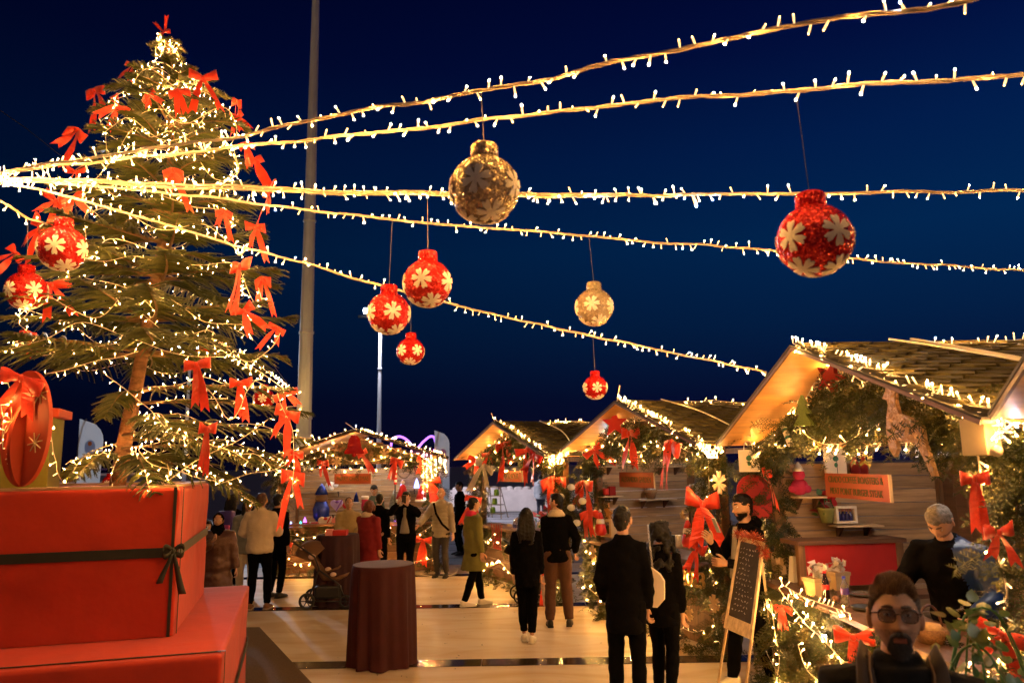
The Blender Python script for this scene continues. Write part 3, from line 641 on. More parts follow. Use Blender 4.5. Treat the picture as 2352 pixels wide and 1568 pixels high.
TB = [ # label, picture place of the knot, tail length factor, size, depth offset, tilt
 ('red bow pointing up at the very tip of the tree', 377, 74, .5, .10, 0, 2.6), ('small red bow on the left tip below the tree top', 303, 150, .8, .14, .05, .3), ('wide red ribbon just right of the tree top stem', 466, 180, 1.2, .17, -.4, .1),
 ('red bow at the upper left branch tip against the sky', 218, 208, 1.1, .19, 0, .15), ('red bow left of the stem in the upper lights', 338, 218, .8, .16, -.5, -.5), ('red ribbon hanging left of the upper lights', 270, 245, 1.3, .17, -.3, .35), ('flat red bow at the stem among the upper lights', 408, 208, .4, .18, -.6, 0),
 ('narrow red bow at the upper right branch tip', 543, 232, 1.2, .15, .1, .1), ('red bow just under the upper right branch tip', 546, 268, .7, .14, .1, -.4), ('big red bow with three tails on the upper left', 178, 300, 1.3, .22, -.1, .2), ('red bow where the strings cross the left side of the tree', 172, 395, .9, .16, -.4, .1),
 ('red bow crossed by the two upper strings on the right', 562, 330, .7, .15, -.1, -.3), ('red bow with two tails right of the upper tree', 585, 368, 1.1, .17, .0, -.2), ('broad red ribbon hanging down the middle of the tree', 396, 392, 2.2, .16, -.85, .0), ('red bow at the right tip below the level string', 618, 442, 1.3, .17, -.1, -.2),
 ('red bow at the left tip above the hanging bauble', 128, 462, 1.2, .19, -.2, .3), ('red bow tail just right of the left bauble wire', 168, 455, 1.0, .17, -.5, -.1), ('red bow on the far left below the strings', 92, 520, 1.2, .19, -.3, .5), ('red bow dangling under the level string right of the trunk', 514, 485, 1.2, .14, -.4, .1),
 ('long red ribbon at the right tip by the slanting string', 588, 522, 1.9, .17, -.2, -.3), ('red bow at the left picture edge above the small bauble', 34, 580, .9, .19, -.2, .8), ('red ribbon right of the left edge bauble', 118, 655, 1.4, .18, -.4, -.2), ('red bow with spread tails on the right middle branches', 552, 612, 1.7, .19, -.5, .25),
 ('red bow stacked at the right middle branch tip', 602, 640, 1.5, .15, -.1, -.1), ('red bow with one long tail right of the trunk middle', 560, 715, 1.5, .19, -.4, -.25), ('small red bow at the outer right branch tip', 636, 752, .8, .14, .1, .1), ('faint red ribbon left of the tree above the oval', 64, 762, 1.3, .13, -.2, .3),
 ('big red bow above the red oval ornament', 50, 868, 1.0, .24, -1.12, .1), ('wide red bow on the lower branches right of the trunk', 452, 838, 1.1, .22, -.8, -.1), ('red bow with two tails on the lower right branches', 552, 880, 1.5, .16, -.5, 0), ('red bow at the end of the low right branch', 655, 903, .9, .17, -.1, -.5),
 ('big red bow in front of the tall mast', 662, 950, 1.2, .19, -.2, .1), ('long narrow red bow over the lowest branches', 476, 985, 1.9, .15, -.9, .0), ('red bow low on the right above the long ribbon', 676, 1040, .9, .15, -.2, .2), ('very long red ribbon at the lowest right branch tip', 673, 1090, 2.6, .15, -.2, 0)]
for lab, u, v, st, s, dY, tl in TB: bow(lab, at(u, v, TY+dY), s*.80, rnd(-.3, .3), tl, stretch=1.0 if st < 1 else .75+.35*st)
# ------------------------------------------------------------------ cut-out ornaments on the tall box
m_rp = M('red_painted_wood', (.42, .045, .015), .6, var=.12); m_gp = M('green_painted_wood', (.16, .17, .02), .65, var=.15); m_gold = M('pale_gold_paint', (.72, .52, .26), .5, var=.05)
oz = 2.10
p = at(48, 1118, 5.35); cz = oz
t = thing('oval_ornament', 'red wooden oval ornament of crossed panels with gold stars on the tall box', 'ornament', (p.x, p.y, cz), R(-20))
rz_, rx_ = .405, .235
T = Matrix.Translation((0, 0, rz_+.0))
poly = [(rx_*math.cos(2*PI*k/48), rz_*math.sin(2*PI*k/48)) for k in range(48)]
b = MB(); b.prism(poly, .03, T); b.build('disc_panel', m_rp, t)
b = MB(); b.prism([(-.016-.10*math.sin(PI*k/14)**.6, -rz_+(rz_*1.45)*k/14) for k in range(15)]+[(-.016, rz_*.45), (-.016, -rz_)], .03, T @ Matrix.Rotation(R(90), 4, 'Z')); fixn(b.build('cross_panel', m_rp, t))
def star(t, x, z, s, n=4):
    for k in range(n):
        b = MB(); a = PI*k/n+.2; d = Vector((math.cos(a), 0, math.sin(a))); b.tube([Vector((x, -.018, z))-d*s, Vector((x, -.018, z))+d*s], .0045, 4); b.build('gold_stroke', m_gold, t)
for x, z, s in ((-.12, .46, .10), (.13, .64, .075), (.12, .30, .07), (-.10, .20, .05)): star(t, x, z, s)
p = at(40, 1118, 6.0)
t = thing('green_gift_ornament', 'green painted wooden gift box with red lid behind the oval ornament', 'ornament', (p.x, p.y, 2.07), R(18))
b = MB(); b.bev(-.52, .20, 0, .4, 0, .56, .006); b.build('box_body', m_gp, t)
b = MB(); b.bev(-.55, .25, -.03, .43, .562, .63, .006); b.build('lid', m_rp, t)
string_lights('ornament_string_lights', 'short string of lights hanging beside the green gift ornament', [[at(u, v, 5.7) for u, v in ((112,960),(114,990),(120,1012),(124,1040),(132,1062),(133,1085),(142,1100),(150,1112))], [at(u, v, 5.2) for u, v in ((2,930),(8,960),(4,1000),(6,1040))]], .085, wr=.003, bs=.8, strands=1, wob=.01)
mc = M('paper_cup', (.5, .36, .25), .7, var=.2)
for lab, u, v, Y in (('pale paper cup standing on the lower red box', 60, 1477, 5.02), ('dark cup standing on the lower red box at the picture edge', 4, 1482, 4.93)):
    p = onz(u, v, 1.042); t = thing('paper_cup', lab, 'cup', (p.x, p.y, 1.042))
    b = MB(); b.lathe([(.026, 0), (.034, .085)], 16); b.build('cup_body', mc if 'pale' in lab else m_rib, t); b = MB(); b.lathe([(.036, .085), (.036, .094), (.028, .096)], 16); b.build('rim', M('cup_rim', (.7,.6,.5), .6), t)
# ------------------------------------------------------------------ market stalls
w_plank = wood('weathered_plank', (.42, .28, .155)); w_dark = wood('dark_plank', (.10, .045, .022)); w_post = wood('post_wood', (.16, .08, .035), axis=2); w_counter = wood('counter_wood', (.14, .065, .035), .5)
m_plyw = M('orange_plywood', (.52, .27, .075), .55, var=.30, scale=2.0, stretch=(3, .7, 3), bump=.1)
m_shing = M('olive_shingle', (.070, .055, .012), .9, var=.30, scale=10, bump=.3, bscale=90, rand=.45)
m_shade = M('roof_underlay', (.035, .03, .02), .9, var=.2)
m_lamp = M('tube_lamp_glass', (1,1,1), .3, var=0, emit=(1, .90, .78), es=24)
m_fir = leafmat('fir_green', (.042, .048, .010)); m_fir2 = leafmat('fir_olive', (.070, .058, .012)); m_fir3 = leafmat('fir_deep', (.018, .026, .008))
class Hut: pass
HUTS = {}
def shingle_mesh():
    b = MB(); b.prism([(-.148, .0), (-.148, .07), (-.075, .17), (.075, .17), (.148, .07), (.148, .0)], .022); me = b.mesh('shingle', m_shing); return me
SH = shingle_mesh()
def plank_mesh(L, h, t, mat, nm='plank'):
    b = MB(); b.bev(-L/2, L/2, -t/2, t/2, -h/2+.003, h/2-.003, .004); return b.mesh(nm, mat)
def hut(key, name, label, x, y, a, w, ze, zp, L=2.45, side=True, back=True, mat=None):
    h = Hut(); h.o = Vector((x, y, 0)); h.e = Vector((math.cos(a), math.sin(a), 0)); h.n = Vector((-math.sin(a), math.cos(a), 0)); h.w, h.ze, h.zp, h.L, h.a = w, ze, zp, L, a
    h.P = lambda X, Y, Z: h.o+h.e*X+h.n*Y+Vector((0,0,Z))
    HUTS[key] = h; mat = mat or w_plank
    t = thing(name, label, 'stall', (x, y, 0), a); h.t = t
    px_, yf, yb = w-.28, .50, L-.25
    for X in (-px_, px_):
        for Y in (yf, yb):
            zz = ze+(zp-ze)*(.28/w)-.03; b = MB(); b.bev(X-.055, X+.055, Y-.055, Y+.055, 0, zz, .006); b.build('post', w_post, t)
    sl = math.hypot(w, zp-ze); an = math.atan2(zp-ze, w)
    for sg in (-1, 1):
        # a slope: local x runs from ridge down to the eave, y along the ridge
        T = Matrix.Translation((0, 0, zp)) @ (Matrix.Rotation(an, 4, 'Y') if sg > 0 else Matrix.Rotation(PI, 4, 'Z') @ Matrix.Rotation(an, 4, 'Y') @ Matrix.Translation((0, -L, 0)))
        b = MB(); b.box(0, sl, 0, L, -.030, -.012, T); ro = b.build('roof_slope', m_plyw, t)
        b = MB(); b.box(-.01 if sg > 0 else .012, sl+.02, -.02, L+.02, -.010, .004, T); b.build('underlay', m_shade, ro)
        nr = int(sl/.13); nc = math.ceil(L/.30)
        if sg > 0:
            for r in range(nr):
                for c in range(nc+(1 if r % 2 else 0)):
                    yy = c*.30+(.0 if r % 2 else .15); kx = .93
                    if yy < .05: yy, kx = .07, .46
                    if yy > L-.05: yy, kx = L-.07, .46
                    elif yy > L-.14: yy = L-.14
                    o = link('shingle', SH, ro); o.matrix_local = T @ Matrix.Translation((r*.13+.02, yy, .016+rnd(-.002, .003))) @ Matrix.Rotation(R(-5+rnd(-1.2, 1.2)), 4, 'Y') @ Matrix(((0,0,1,0),(1,0,0,0),(0,1,0,0),(0,0,0,1))) @ Matrix.Diagonal((kx, 1, 1, 1))
        else:
            g = MB()
            for r in range(nr):
                for c in range(nc): g.box(r*.13+.02, min(sl, r*.13+.16), c*.30, min(L+.015, c*.30+.294), .006, .016, T @ Matrix.Translation((0, 0, 0)))
            q = g.build('shingle_layer', m_shing, ro); q['kind'] = 'stuff'
        b = MB(); b.box(0, sl+.01, -.018, -.003, -.036, -.013, T) if sg > 0 else b.box(0, sl+.01, L+.003, L+.018, -.036, -.013, T); b.build('verge_board', w_dark, t)
    b = MB(); b.box(-px_, px_, yf-.05, yf+.05, ze-.10, ze-.02); b.build('front_beam', w_post, t)
    b = MB(); b.box(-px_, px_, yb-.05, yb+.05, ze-.10, ze-.02); b.build('rear_beam', w_post, t)
    # gable boards behind the greenery
    zb = ze-.02; nb = 4
    for yy in (yf+.07,) + ((yb+.07,) if back else ()):
        for k in range(nb):
            z0 = zb+(zp-.12-zb)*k/nb; z1 = zb+(zp-.12-zb)*(k+1)/nb; x1 = (zp-.08-z1)/(zp-ze)*w
            if x1 < .1: continue
            b = MB(); b.box(-x1, x1, yy, yy+.02, z0+.004, z1); b.build('plank', w_dark, t)
    ph = .135
    if side:
        nL = yb-yf-.115; me = plank_mesh(nL, ph, .022, mat)
        for k in range(int((ze-.1)/ph)):
            for X in ((-px_-.01,) if side == 'L' else (-px_-.01, px_+.01)):
                if X > 0 and k > 6 and side != 'full': continue
                o = link('plank', me, t, (X, (yf+yb)/2, ph*(k+.5)), R(90))
    if back:
        me = plank_mesh(2*px_-.115, ph, .022, mat)
        for k in range(int((ze-.1)/ph)): link('plank', me, t, (0, yb+.01, ph*(k+.5)))
    me = plank_mesh(2*px_-.115, .19, .024, w_dark if key != 'h3' else w_post)
    for k in range(5): link('plank', me, t, (0, yf-.02, .19*(k+.5)+.02))
    b = MB(); b.bev(-px_-.05, px_+.05, yf-.24, yf+.34, .985, 1.03, .006); b.build('counter_top', w_counter, t)
    lp = MB(); lp.tube([(-px_*.55, L*.52, ze+.02), (px_*.55, L*.52, ze+.02)], .022, 8); lo = lp.build('tube_lamp', m_lamp, t)
    lb = MB(); lb.box(-px_*.58, px_*.58, L*.52-.03, L*.52+.03, ze+.045, ze+.085); lb.build('lamp_housing', M('lamp_housing', (.7,.7,.7), .5), lo)
    b = MB(); b.box(-px_*.6, px_*.6, L*.52-.02, L*.52+.02, ze+.085, ze+.15); b.build('lamp_rail', w_post, t)
    return h
def hp(h, u, v, yl):
    """where the sight line through a place of the picture meets the plane yl metres behind the stall's roof edge"""
    d = ray(u, v); k = ((h.o+h.n*yl-CAM).dot(h.n))/d.dot(h.n); return CAM+d*k
H1 = hut('h1', 'gift_stall', 'gabled gift stall at the back full of toys behind the cocktail tables', -3.32, 16.01, .072, 1.91, 2.36, 2.965)
H2 = hut('h2', 'open_stall', 'gabled open backed stall with the low white wall showing through', -.36, 14.0, -1.13, 2.0, 2.335, 2.978, side=False, back=False)
H3 = hut('h3', 'wooden_stall', 'gabled wooden stall in the middle of the row behind the couple in black', 1.42, 10.46, -1.203, 1.86, 2.41, 3.035, side='L', back=False)
H4 = hut('h4', 'coffee_stall', 'nearest complete gabled stall with the coffee sign and the bent vendor', 2.22, 5.93, -1.56, 2.29, 2.388, 3.09, side='L', back=False)
H5 = hut('h5', 'corner_stall', 'stall cut off by the right edge, only a roof corner and post showing', 1.50, 1.42, -1.9, 2.2, 2.40, 3.07, side=False, back=False)
# ---- greenery
def sprig(g, p, d, L, mi):
    d = d.normalized(); s1 = d.orthogonal().normalized(); s1 = (Matrix.Rotation(rnd(0, 6.3), 3, d) @ s1); up = d.cross(s1)
    g.m = mi; w = s1*.003
    pts = [p+d*L*f+Vector((0,0,-.25*L*f*f)) for f in (0, .35, .7, 1)]
    b = len(g.v)
    for q in pts: g.v += [tuple(q-w), tuple(q+w)]
    for i in range(3): g._f((b+2*i, b+2*i+1, b+2*i+3, b+2*i+2))
    n = 7
    for i in range(n):
        f = (i+.6)/n; q = p+d*L*f+Vector((0,0,-.25*L*f*f)); ln = L*.42*(1-f*.62)
        for sg in (-1, 1):
            dv = (s1*sg+d*.9+up*rnd(-.35, .35)).normalized(); e_ = q+dv*ln+Vector((0,0,-.1*ln))
            for k in range(4):
                ff = (k+.3)/4; qq = q.lerp(e_, ff)
                for s2 in (-1, 1):
                    nd = (dv*.8+(d*s2)*.75+up*rnd(-.4, .4)).normalized()*L*.12*(1.15-ff*.5); o = nd.cross(up).normalized()*.0042
                    b = len(g.v); g.v += [tuple(qq-o), tuple(qq+o), tuple(qq+nd)]; g._f((b, b+1, b+2))
def garland(label, pts, n, spread, L=.22, dirf=None, group='fir garlands on the stalls'):
    base = Vector(pts[0]); o = MB(); D = resample(smooth_path(pts, 4), .03)
    for i in range(n):
        p = random.choice(D); j = Vector((rnd(-1,1), rnd(-1,1), rnd(-1,1)))*spread
        d = Vector((rnd(-1,1), rnd(-1,1), rnd(-1.1,.5)))
        if dirf: d += Vector(dirf)
        sprig(o, p-base+j, d, L*rnd(.6, 1.25), random.choice((0, 0, 1, 2, 2)))
    t = o.build('fir_garland', [m_fir, m_fir2, m_fir3], None, loc=base); tag(t, label, 'garland', group); return t
def gable_green(h, label, n):
    base = h.P(0, .4, h.ze); o = MB()
    for i in range(n):
        f = rnd(-1, 1); top = h.zp-.12-abs(f)*(h.zp-h.ze); lo = h.ze-(.0 if h.w > 2.2 and abs(f) < .45 else .06)-.10*math.cos(f*7)*(abs(f) > .3); z = rnd(lo, top)
        p = h.P(f*h.w*.93, .42+rnd(-.10, .10), z)-base; d = -h.n*rnd(.1, .9)+h.e*rnd(-1, 1)+Vector((0,0,rnd(-1.2, .2)))
        sprig(o, p, d, rnd(.16, .30), random.choice((0, 0, 1, 2, 2)))
    t = o.build('fir_garland', [m_fir, m_fir2, m_fir3], None, loc=base); tag(t, label, 'garland', 'fir garlands on the stalls')
nm = {'h1': 'gift stall at the back', 'h2': 'open backed stall', 'h3': 'middle wooden stall', 'h4': 'coffee stall', 'h5': 'stall at the right edge'}
for key, dens in (('h1', 300), ('h2', 330), ('h3', 380), ('h4', 620)):
    h = HUTS[key]; q = h.w-.28
    gable_green(h, 'fir greenery filling the gable of the ' + nm[key], dens)
    for sd_, nm2 in ((-1, 'left'), (1, 'right')):
        if key == 'h5' and sd_ > 0: continue
        garland(f'fir greenery wound round the {nm2} post of the {nm[key]}', [h.P(sd_*q, .42, z) for z in (.1, .7, 1.3, 1.9, h.ze)], int(dens*(.25 if key == 'h4' and sd_ > 0 else .8)), .15, .22, dirf=tuple(-h.n*.5))
    garland('fir greenery draped over the counter front of the ' + nm[key], [h.P(X*q, .38, .86-.10*math.cos(X*9)) for X in (-.95, -.6, -.3, 0, .3, .6, .95)], int(dens*.7), .13, .22, dirf=tuple(-h.n*.4))
    if key == 'h4': garland('thick fir greenery hanging below the coffee stall counter', [h.P(X*q, .36, z) for X, z in ((-.9, .7), (-.5, .35), (0, .6), (.4, .3), (.9, .65), (.5, .1), (-.3, .1), (-.9, .2))], 520, .16, .24, dirf=tuple(-h.n*.5))
    garland('fir branches on the ground before the ' + nm[key], [h.P(X*q, .22, .06) for X in (-1.0, -.5, 0, .5, 1.0)], int(dens*.4), .10, .2)
# ---- lights on the stalls
def hl(h, pts): return [h.P(*p) for p in pts]
def swag(h, x0, x1, y, z0, z1, dip, n=7): return [h.P(x0+(x1-x0)*k/n, y, z0+(z1-z0)*k/n-dip*math.sin(PI*k/n)) for k in range(n+1)]
for key in ('h1', 'h2', 'h3', 'h4'):
    h = HUTS[key]; w, ze, zp, L = h.w, h.ze, h.zp, h.L; q = w-.28; sc = 1.0; G = 'string lights on the stalls'; N_ = nm[key]
    top = lambda f, y, dz=.03: h.P(f*w, y, zp-abs(f)*(zp-ze)+dz)
    P = [[top(f/12+rnd(-.01, .01), .03+rnd(-.02, .04)) for f in range(0, 13)] for _ in range(3 if key != 'h2' else 1)]
    if key == 'h1': P += [[top(-f/12, .02+rnd(-.02, .02)) for f in range(0, 13)]]
    string_lights('roof_edge_lights', f'lights bunched along the front roof edge of the {N_}', P, .085 if key != 'h1' else .11, G, wr=.0038, bs=sc, jit=.6, wob=.02, strands=1, down=-.3, cool=.03)
    string_lights('ridge_lights', f'lights lying along the ridge of the {N_}', [smooth_path([top(.02+rnd(0, .10), y, .04) for y in (1.0, 1.3, 1.6, 1.9, 2.2, 2.4)], 4)], .07, G, wr=.003, bs=sc, jit=.9, wob=.03, strands=1, down=-.5)
    Pe = [swag(h, -w, -w*.33, .30, ze+.0, ze+.10, .10), swag(h, -w*.33, w*.33, .28, ze+.10, ze+.06, .14), swag(h, w*.33, w, .28, ze+.06, ze, .10),
          [h.P(f*w*.86, .33, zp-.16-abs(f)*(zp-ze)*.86+.04*math.sin(f*20)) for f in [-1+k/8 for k in range(17)]]]
    string_lights('gable_lights', f'lights swagged across the gable of the {N_}', Pe, .13, G, wr=.003, bs=sc, jit=.9, wob=.06, strands=1, down=.4)
    string_lights('opening_lights', f'string of lights sagging across the opening of the {N_}', [swag(h, -q, q, .36, ze-(.04 if key == 'h4' else .12), ze-(.04 if key == 'h4' else .12), .06 if key == 'h4' else .10, 9)], .17, G, wr=.0028, bs=sc, jit=.8, wob=.03, strands=1, down=.6)
    for s_, nn in ((-1, 'left'), (1, 'right')):
        if key == 'h5' and s_ > 0: continue
        string_lights('post_lights', f'lights running down the {nn} post of the {N_}', [smooth_path([h.P(s_*q+rnd(-.06, .06), .36+rnd(-.05, 0), z) for z in (ze-.1, 1.9, 1.6, 1.3, 1.0, .7, .4, .12)], 3)], .17, G, wr=.0035, bs=sc, jit=.9, wob=.02, strands=1)
    Pc = [swag(h, -q, -q*.3, .20, .98, .92, .18), swag(h, -q*.3, q*.35, .20, .92, .95, .2), swag(h, q*.35, q, .20, .95, .97, .2), swag(h, -q, -q*.2, .19, .5, .45, .22), swag(h, -q*.2, q, .19, .45, .3, .18)]
    string_lights('counter_lights', f'lights draped along the counter of the {N_}', Pc, .16, G, wr=.0035, bs=sc, jit=.9, wob=.06, strands=1, down=.3)
# clusters of bulbs where neighbouring roofs meet
for lab, A, B, n in (('knot of lights where the open stall meets the middle stall', H2.P(H2.w, .05, H2.ze), H3.P(-H3.w, .1, H3.ze), 3), ('knot of lights where the middle stall meets the coffee stall', H3.P(H3.w, .05, H3.ze), H4.P(-H4.w, .05, H4.ze), 4),
    ('knot of lights where the coffee stall meets the edge stall', H4.P(H4.w, .05, H4.ze), H5.P(-H5.w, .05, H5.ze), 2), ('icicle lights at the right corner of the gift stall', H1.P(H1.w*.8, .0, H1.ze-.05), H1.P(H1.w, .05, H1.ze), 0)):
    if n: P = [[A.lerp(B, f)+Vector((rnd(-.03,.03), rnd(-.03,.03), rnd(-.06,.03)-.10*math.sin(PI*f))) for f in [k/6 for k in range(7)]] for _ in range(n)]
    else: P = [[H1.P(H1.w*x, .02, H1.ze-.02), H1.P(H1.w*x+.01, .02, H1.ze-d)] for x, d in ((.74, .9), (.78, .7), (.83, .5), (.88, .35), (.93, .25), (.98, .3))]
    string_lights('junction_lights', lab, P, .065, 'string lights on the stalls', wr=.003, bs=1., jit=.9, wob=.02, strands=1, down=.3, cool=.06)
# white cables lying on the roofs
for lab, h, pts in (('white cable lying across the roof of the open stall', H2, ((.05, .9), (.35, 1.0), (.7, .8), (.9, .6))), ('white cable lying across the roof of the middle stall', H3, ((.02, .7), (.3, .9), (.6, .9), (.97, .8))),
    ('left one of two white cables on the coffee stall roof', H4, ((.02, .75), (.25, .95), (.55, 1.1), (.98, 1.15))), ('right one of two white cables on the coffee stall roof', H4, ((.02, .92), (.25, 1.05), (.55, 1.17), (.98, 1.22)))):
    P = smooth_path([h.P(f*h.w, y, h.zp-f*(h.zp-h.ze)+.05) for f, y in pts], 5); b = MB(); b.tube([p-P[0] for p in P], .010, 6); o = b.build('white_cable', M('white_cable', (.75,.68,.55), .5), None, True, loc=P[0]); tag(o, lab, 'cable')
# ---- hanging signs
m_sign = M('orange_brown_board', (.21, .038, .009), .6, var=.12, scale=5); m_let = M('olive_letters', (.040, .042, .006), .6, var=0); m_edge = M('raw_edge', (.62, .42, .22), .7)
def sign(label, h, u0, u1, vt, vb, yl, lines, size, sx=1.):
    a, c = hp(h, u0, (vt+vb)/2, yl), hp(h, u1, (vt+vb)/2, yl); m = (a+c)/2; wd = (c-a).length
    um = (u0+u1)/2; zt, zb = hp(h, um, vt, yl).z, hp(h, um, vb, yl).z; ht = zt-zb
    t = thing('hanging_sign', label, 'sign', (m.x, m.y, zb), h.a)
    b = MB(); b.box(-wd/2, wd/2, -.012, .012, 0, ht); bo = b.build('board', m_sign, t)
    b = MB(); b.box(wd/2+.001, wd/2+.006, -.013, .013, 0, ht); b.build('edge_strip', m_edge, t)
    n = len(lines)
    for i, s_ in enumerate(lines):
        to = text_mesh(s_, size, m_let, 'lettering', bo, Matrix.Translation((0, -.014, ht*(.5+(.24 if n > 1 else 0)*(1-2*i)))) @ UPRIGHT, .002, sx=sx); xs = [v_.co.x for v_ in to.data.vertices]; k_ = .86*wd/(max(xs)-min(xs))
        if k_ < 1 or n > 1: to.data.transform(Matrix.Diagonal((k_*(1-.04*i), 1, 1, 1)))
    for X in (-wd*.28, wd*.22): b = MB(); b.tube([(X, 0, ht), (X, 0, h.ze-zb+.02)], .003, 4); b.build('hanging_wire', m_dark, t)
    return t
sign('long orange sign reading MERRY CHRISTMAS in the gift stall', H1, 768, 852, 1087, 1111, .55, ['MERRY CHRISTMAS'], .125)
sign('small orange sign with a short faded word in the open stall', H2, 1147, 1200, 1080, 1106, .55, ['LAVENDER'], .15)
sign('orange sign reading ALEXANDRA GARDEN in the middle stall', H3, 1424, 1503, 1084, 1119, .62, ['ALEXANDRA GARDEN'], .115)
sign('large orange sign of the coffee and burger stall', H4, 1899, 2045, 1088, 1146, .62, ['CRADO COFFEE ROASTERS &', 'MEAT POINT BURGER STEAK'], .080, .90)
# ---- bows on the stalls
HB = [('h1', 'red bow at the left of the gift stall gable', 742, 1062, .24, .25, 0), ('h1', 'red bow at the right of the gift stall gable', 911, 1055, .24, .22, 0), ('h1', 'red bow on the right corner of the gift stall', 970, 1062, .24, .2, .1), ('h1', 'big red bow on the right post of the gift stall', 985, 1106, .30, .2, -.3),
 ('h1', 'red bow low on the right post of the gift stall', 972, 1240, .26, .2, 0), ('h1', 'red bow on the left counter corner of the gift stall', 652, 1246, .28, .15, .7), ('h1', 'red bow under the bell in the gable of the gift stall', 832, 1042, .24, .2, -.5),
 ('h2', 'large red bow near the ridge of the open stall', 1156, 1020, .30, .25, 0), ('h2', 'red bow left in the gable of the open stall', 1121, 1042, .20, .25, .1), ('h2', 'red bow above the left post of the open stall', 1094, 1056, .26, .25, .2), ('h2', 'narrow red bow right in the gable of the open stall', 1208, 1035, .24, .22, -.4), ('h2', 'tall red bow on the right post of the open stall', 1266, 1100, .36, .2, -.2), ('h2', 'red bow half way up the left post of the open stall', 1087, 1143, .24, .2, 0), ('h2', 'red bow low on the counter of the open stall', 1248, 1318, .22, .15, .3),
 ('h3', 'red bow at the left eave of the middle stall', 1364, 1034, .22, .2, -.6), ('h3', 'red bow in the gable of the middle stall', 1446, 995, .26, .25, .1), ('h3', 'long red bow at the right eave of the middle stall', 1545, 1016, .32, .2, -.2), ('h3', 'big red bow on the left post of the middle stall', 1340, 1108, .30, .18, -.15), ('h3', 'lower red bow on the left post of the middle stall', 1350, 1175, .22, .15, 0), ('h3', 'biggest red bow with long tails on the right post of the middle stall', 1615, 1160, .34, .12, .1), ('h3', 'red bow on the counter end of the middle stall', 1602, 1262, .22, .1, .2),
 ('h4', 'small red bow on the left post of the coffee stall', 1762, 1086, .15, .3, .2), ('h4', 'red bow on the greenery below the coffee stall counter', 1960, 1462, .20, .12, .3), ('h4', 'small red bow at the left counter corner of the coffee stall', 1797, 1392, .12, .12, 0), ('h4', 'red bow on the right post of the coffee stall', 2238, 1100, .13, .08, 0),
 ('h4', 'red bow beside the vendor on the right edge post', 2297, 1222, .13, .10, .4), ('h4', 'lower red bow on the right edge post', 2302, 1455, .13, .10, .1)]
for key, lab, u, v, s, yl, tl in HB: h = HUTS[key]; bow(lab, hp(h, u, v, yl), s, h.a*.55+rnd(-.2, .2), tl, group='red bows on the stalls', stretch=1.1 if 'long' in lab or 'tall' in lab or 'biggest' in lab else .95)
bow('dark red sequin bow at the right eave of the open stall', hp(H2, 1228, 1046, .2), .30, H2.a*.5, 0, group='red bows on the stalls', parts=BOWD)
m_silver = M('silver_card', (.62, .58, .52), .35, metal=.3, var=.3, scale=90)
bow('silver bow at the left post of the open stall', hp(H2, 1112, 1068, .2), .30, H2.a*.5, 0, group='red bows on the stalls', parts=bow_parts(33, m_silver)); random.seed(5)
# ------------------------------------------------------------------ people
m_skin = M('skin', (.50, .27, .16), .5, var=.08, scale=30, sss=.12); m_lip = M('lip', (.38, .13, .09), .45, var=.05); m_skin2 = M('skin_tan', (.44, .22, .12), .55, var=.22, scale=22, sss=.1, bump=.12, bscale=260)
m_stub = M('stubbled_skin', (.27, .14, .085), .65, var=.3, scale=120, bump=.3, bscale=300)
m_black = M('black_cloth', (.0022, .0020, .0024), .95, spec=.06, var=.25, scale=20, bump=.3, bscale=30); m_navy = M('black_trouser', (.0020, .0020, .0026), .95, spec=.06, var=.2, bump=.2, bscale=40)
m_eye = M('eye_white', (.75, .72, .68), .25, var=0); m_iris = M('iris', (.03, .018, .01), .15, var=0)
m_hairb = M('black_hair', (.004, .003, .0026), .55, spec=.3, var=.4, scale=40, bump=.4, bscale=90, stretch=(1, 1, .3)); m_hairbr = M('brown_hair', (.07, .030, .015), .5, var=.4, scale=40, bump=.4, bscale=90); m_hairg = M('grey_hair', (.13, .11, .09), .6, var=.6, scale=50, bump=.4, bscale=90); m_hairr = M('auburn_hair', (.16, .045, .02), .5, var=.4, scale=40, bump=.4, bscale=90)
def remeshed(mb, voxel, it=4, disp=0., seed=0., fr=8.):
    me = mb.mesh('tmp'); o = bpy.data.objects.new('tmp_remesh', me); S.collection.objects.link(o)
    r = o.modifiers.new('r', 'REMESH'); r.mode = 'VOXEL'; r.voxel_size = voxel; r.use_smooth_shade = True
    s_ = o.modifiers.new('s', 'SMOOTH'); s_.factor = .5; s_.iterations = it
    dg = bpy.context.evaluated_depsgraph_get(); out = bpy.data.meshes.new_from_object(o.evaluated_get(dg)); bpy.data.objects.remove(o); bpy.data.meshes.remove(me)
    if disp:
        off = Vector((seed, seed*2.3, 0))
        ns = [v.normal.copy() for v in out.vertices]
        for v, n_ in zip(out.vertices, ns): c = v.co; v.co = c+n_*disp*(noise.noise(Vector((c.x*fr, c.y*fr, c.z*fr*1.6))+off)+.5*noise.noise(c*fr*2.3+off))
    out.materials.clear(); return out
def ik(a, c, l1, l2, pole):
    d = c-a; L = min(d.length, (l1+l2)*.999); u = d.normalized(); x = (l1*l1-l2*l2+L*L)/(2*L); hgt = math.sqrt(max(1e-6, l1*l1-x*x)); p = Vector(pole); p = p-u*p.dot(u); p = p.normalized() if p.length > 1e-4 else Vector((0,1,0))
    return a+u*x+p*hgt
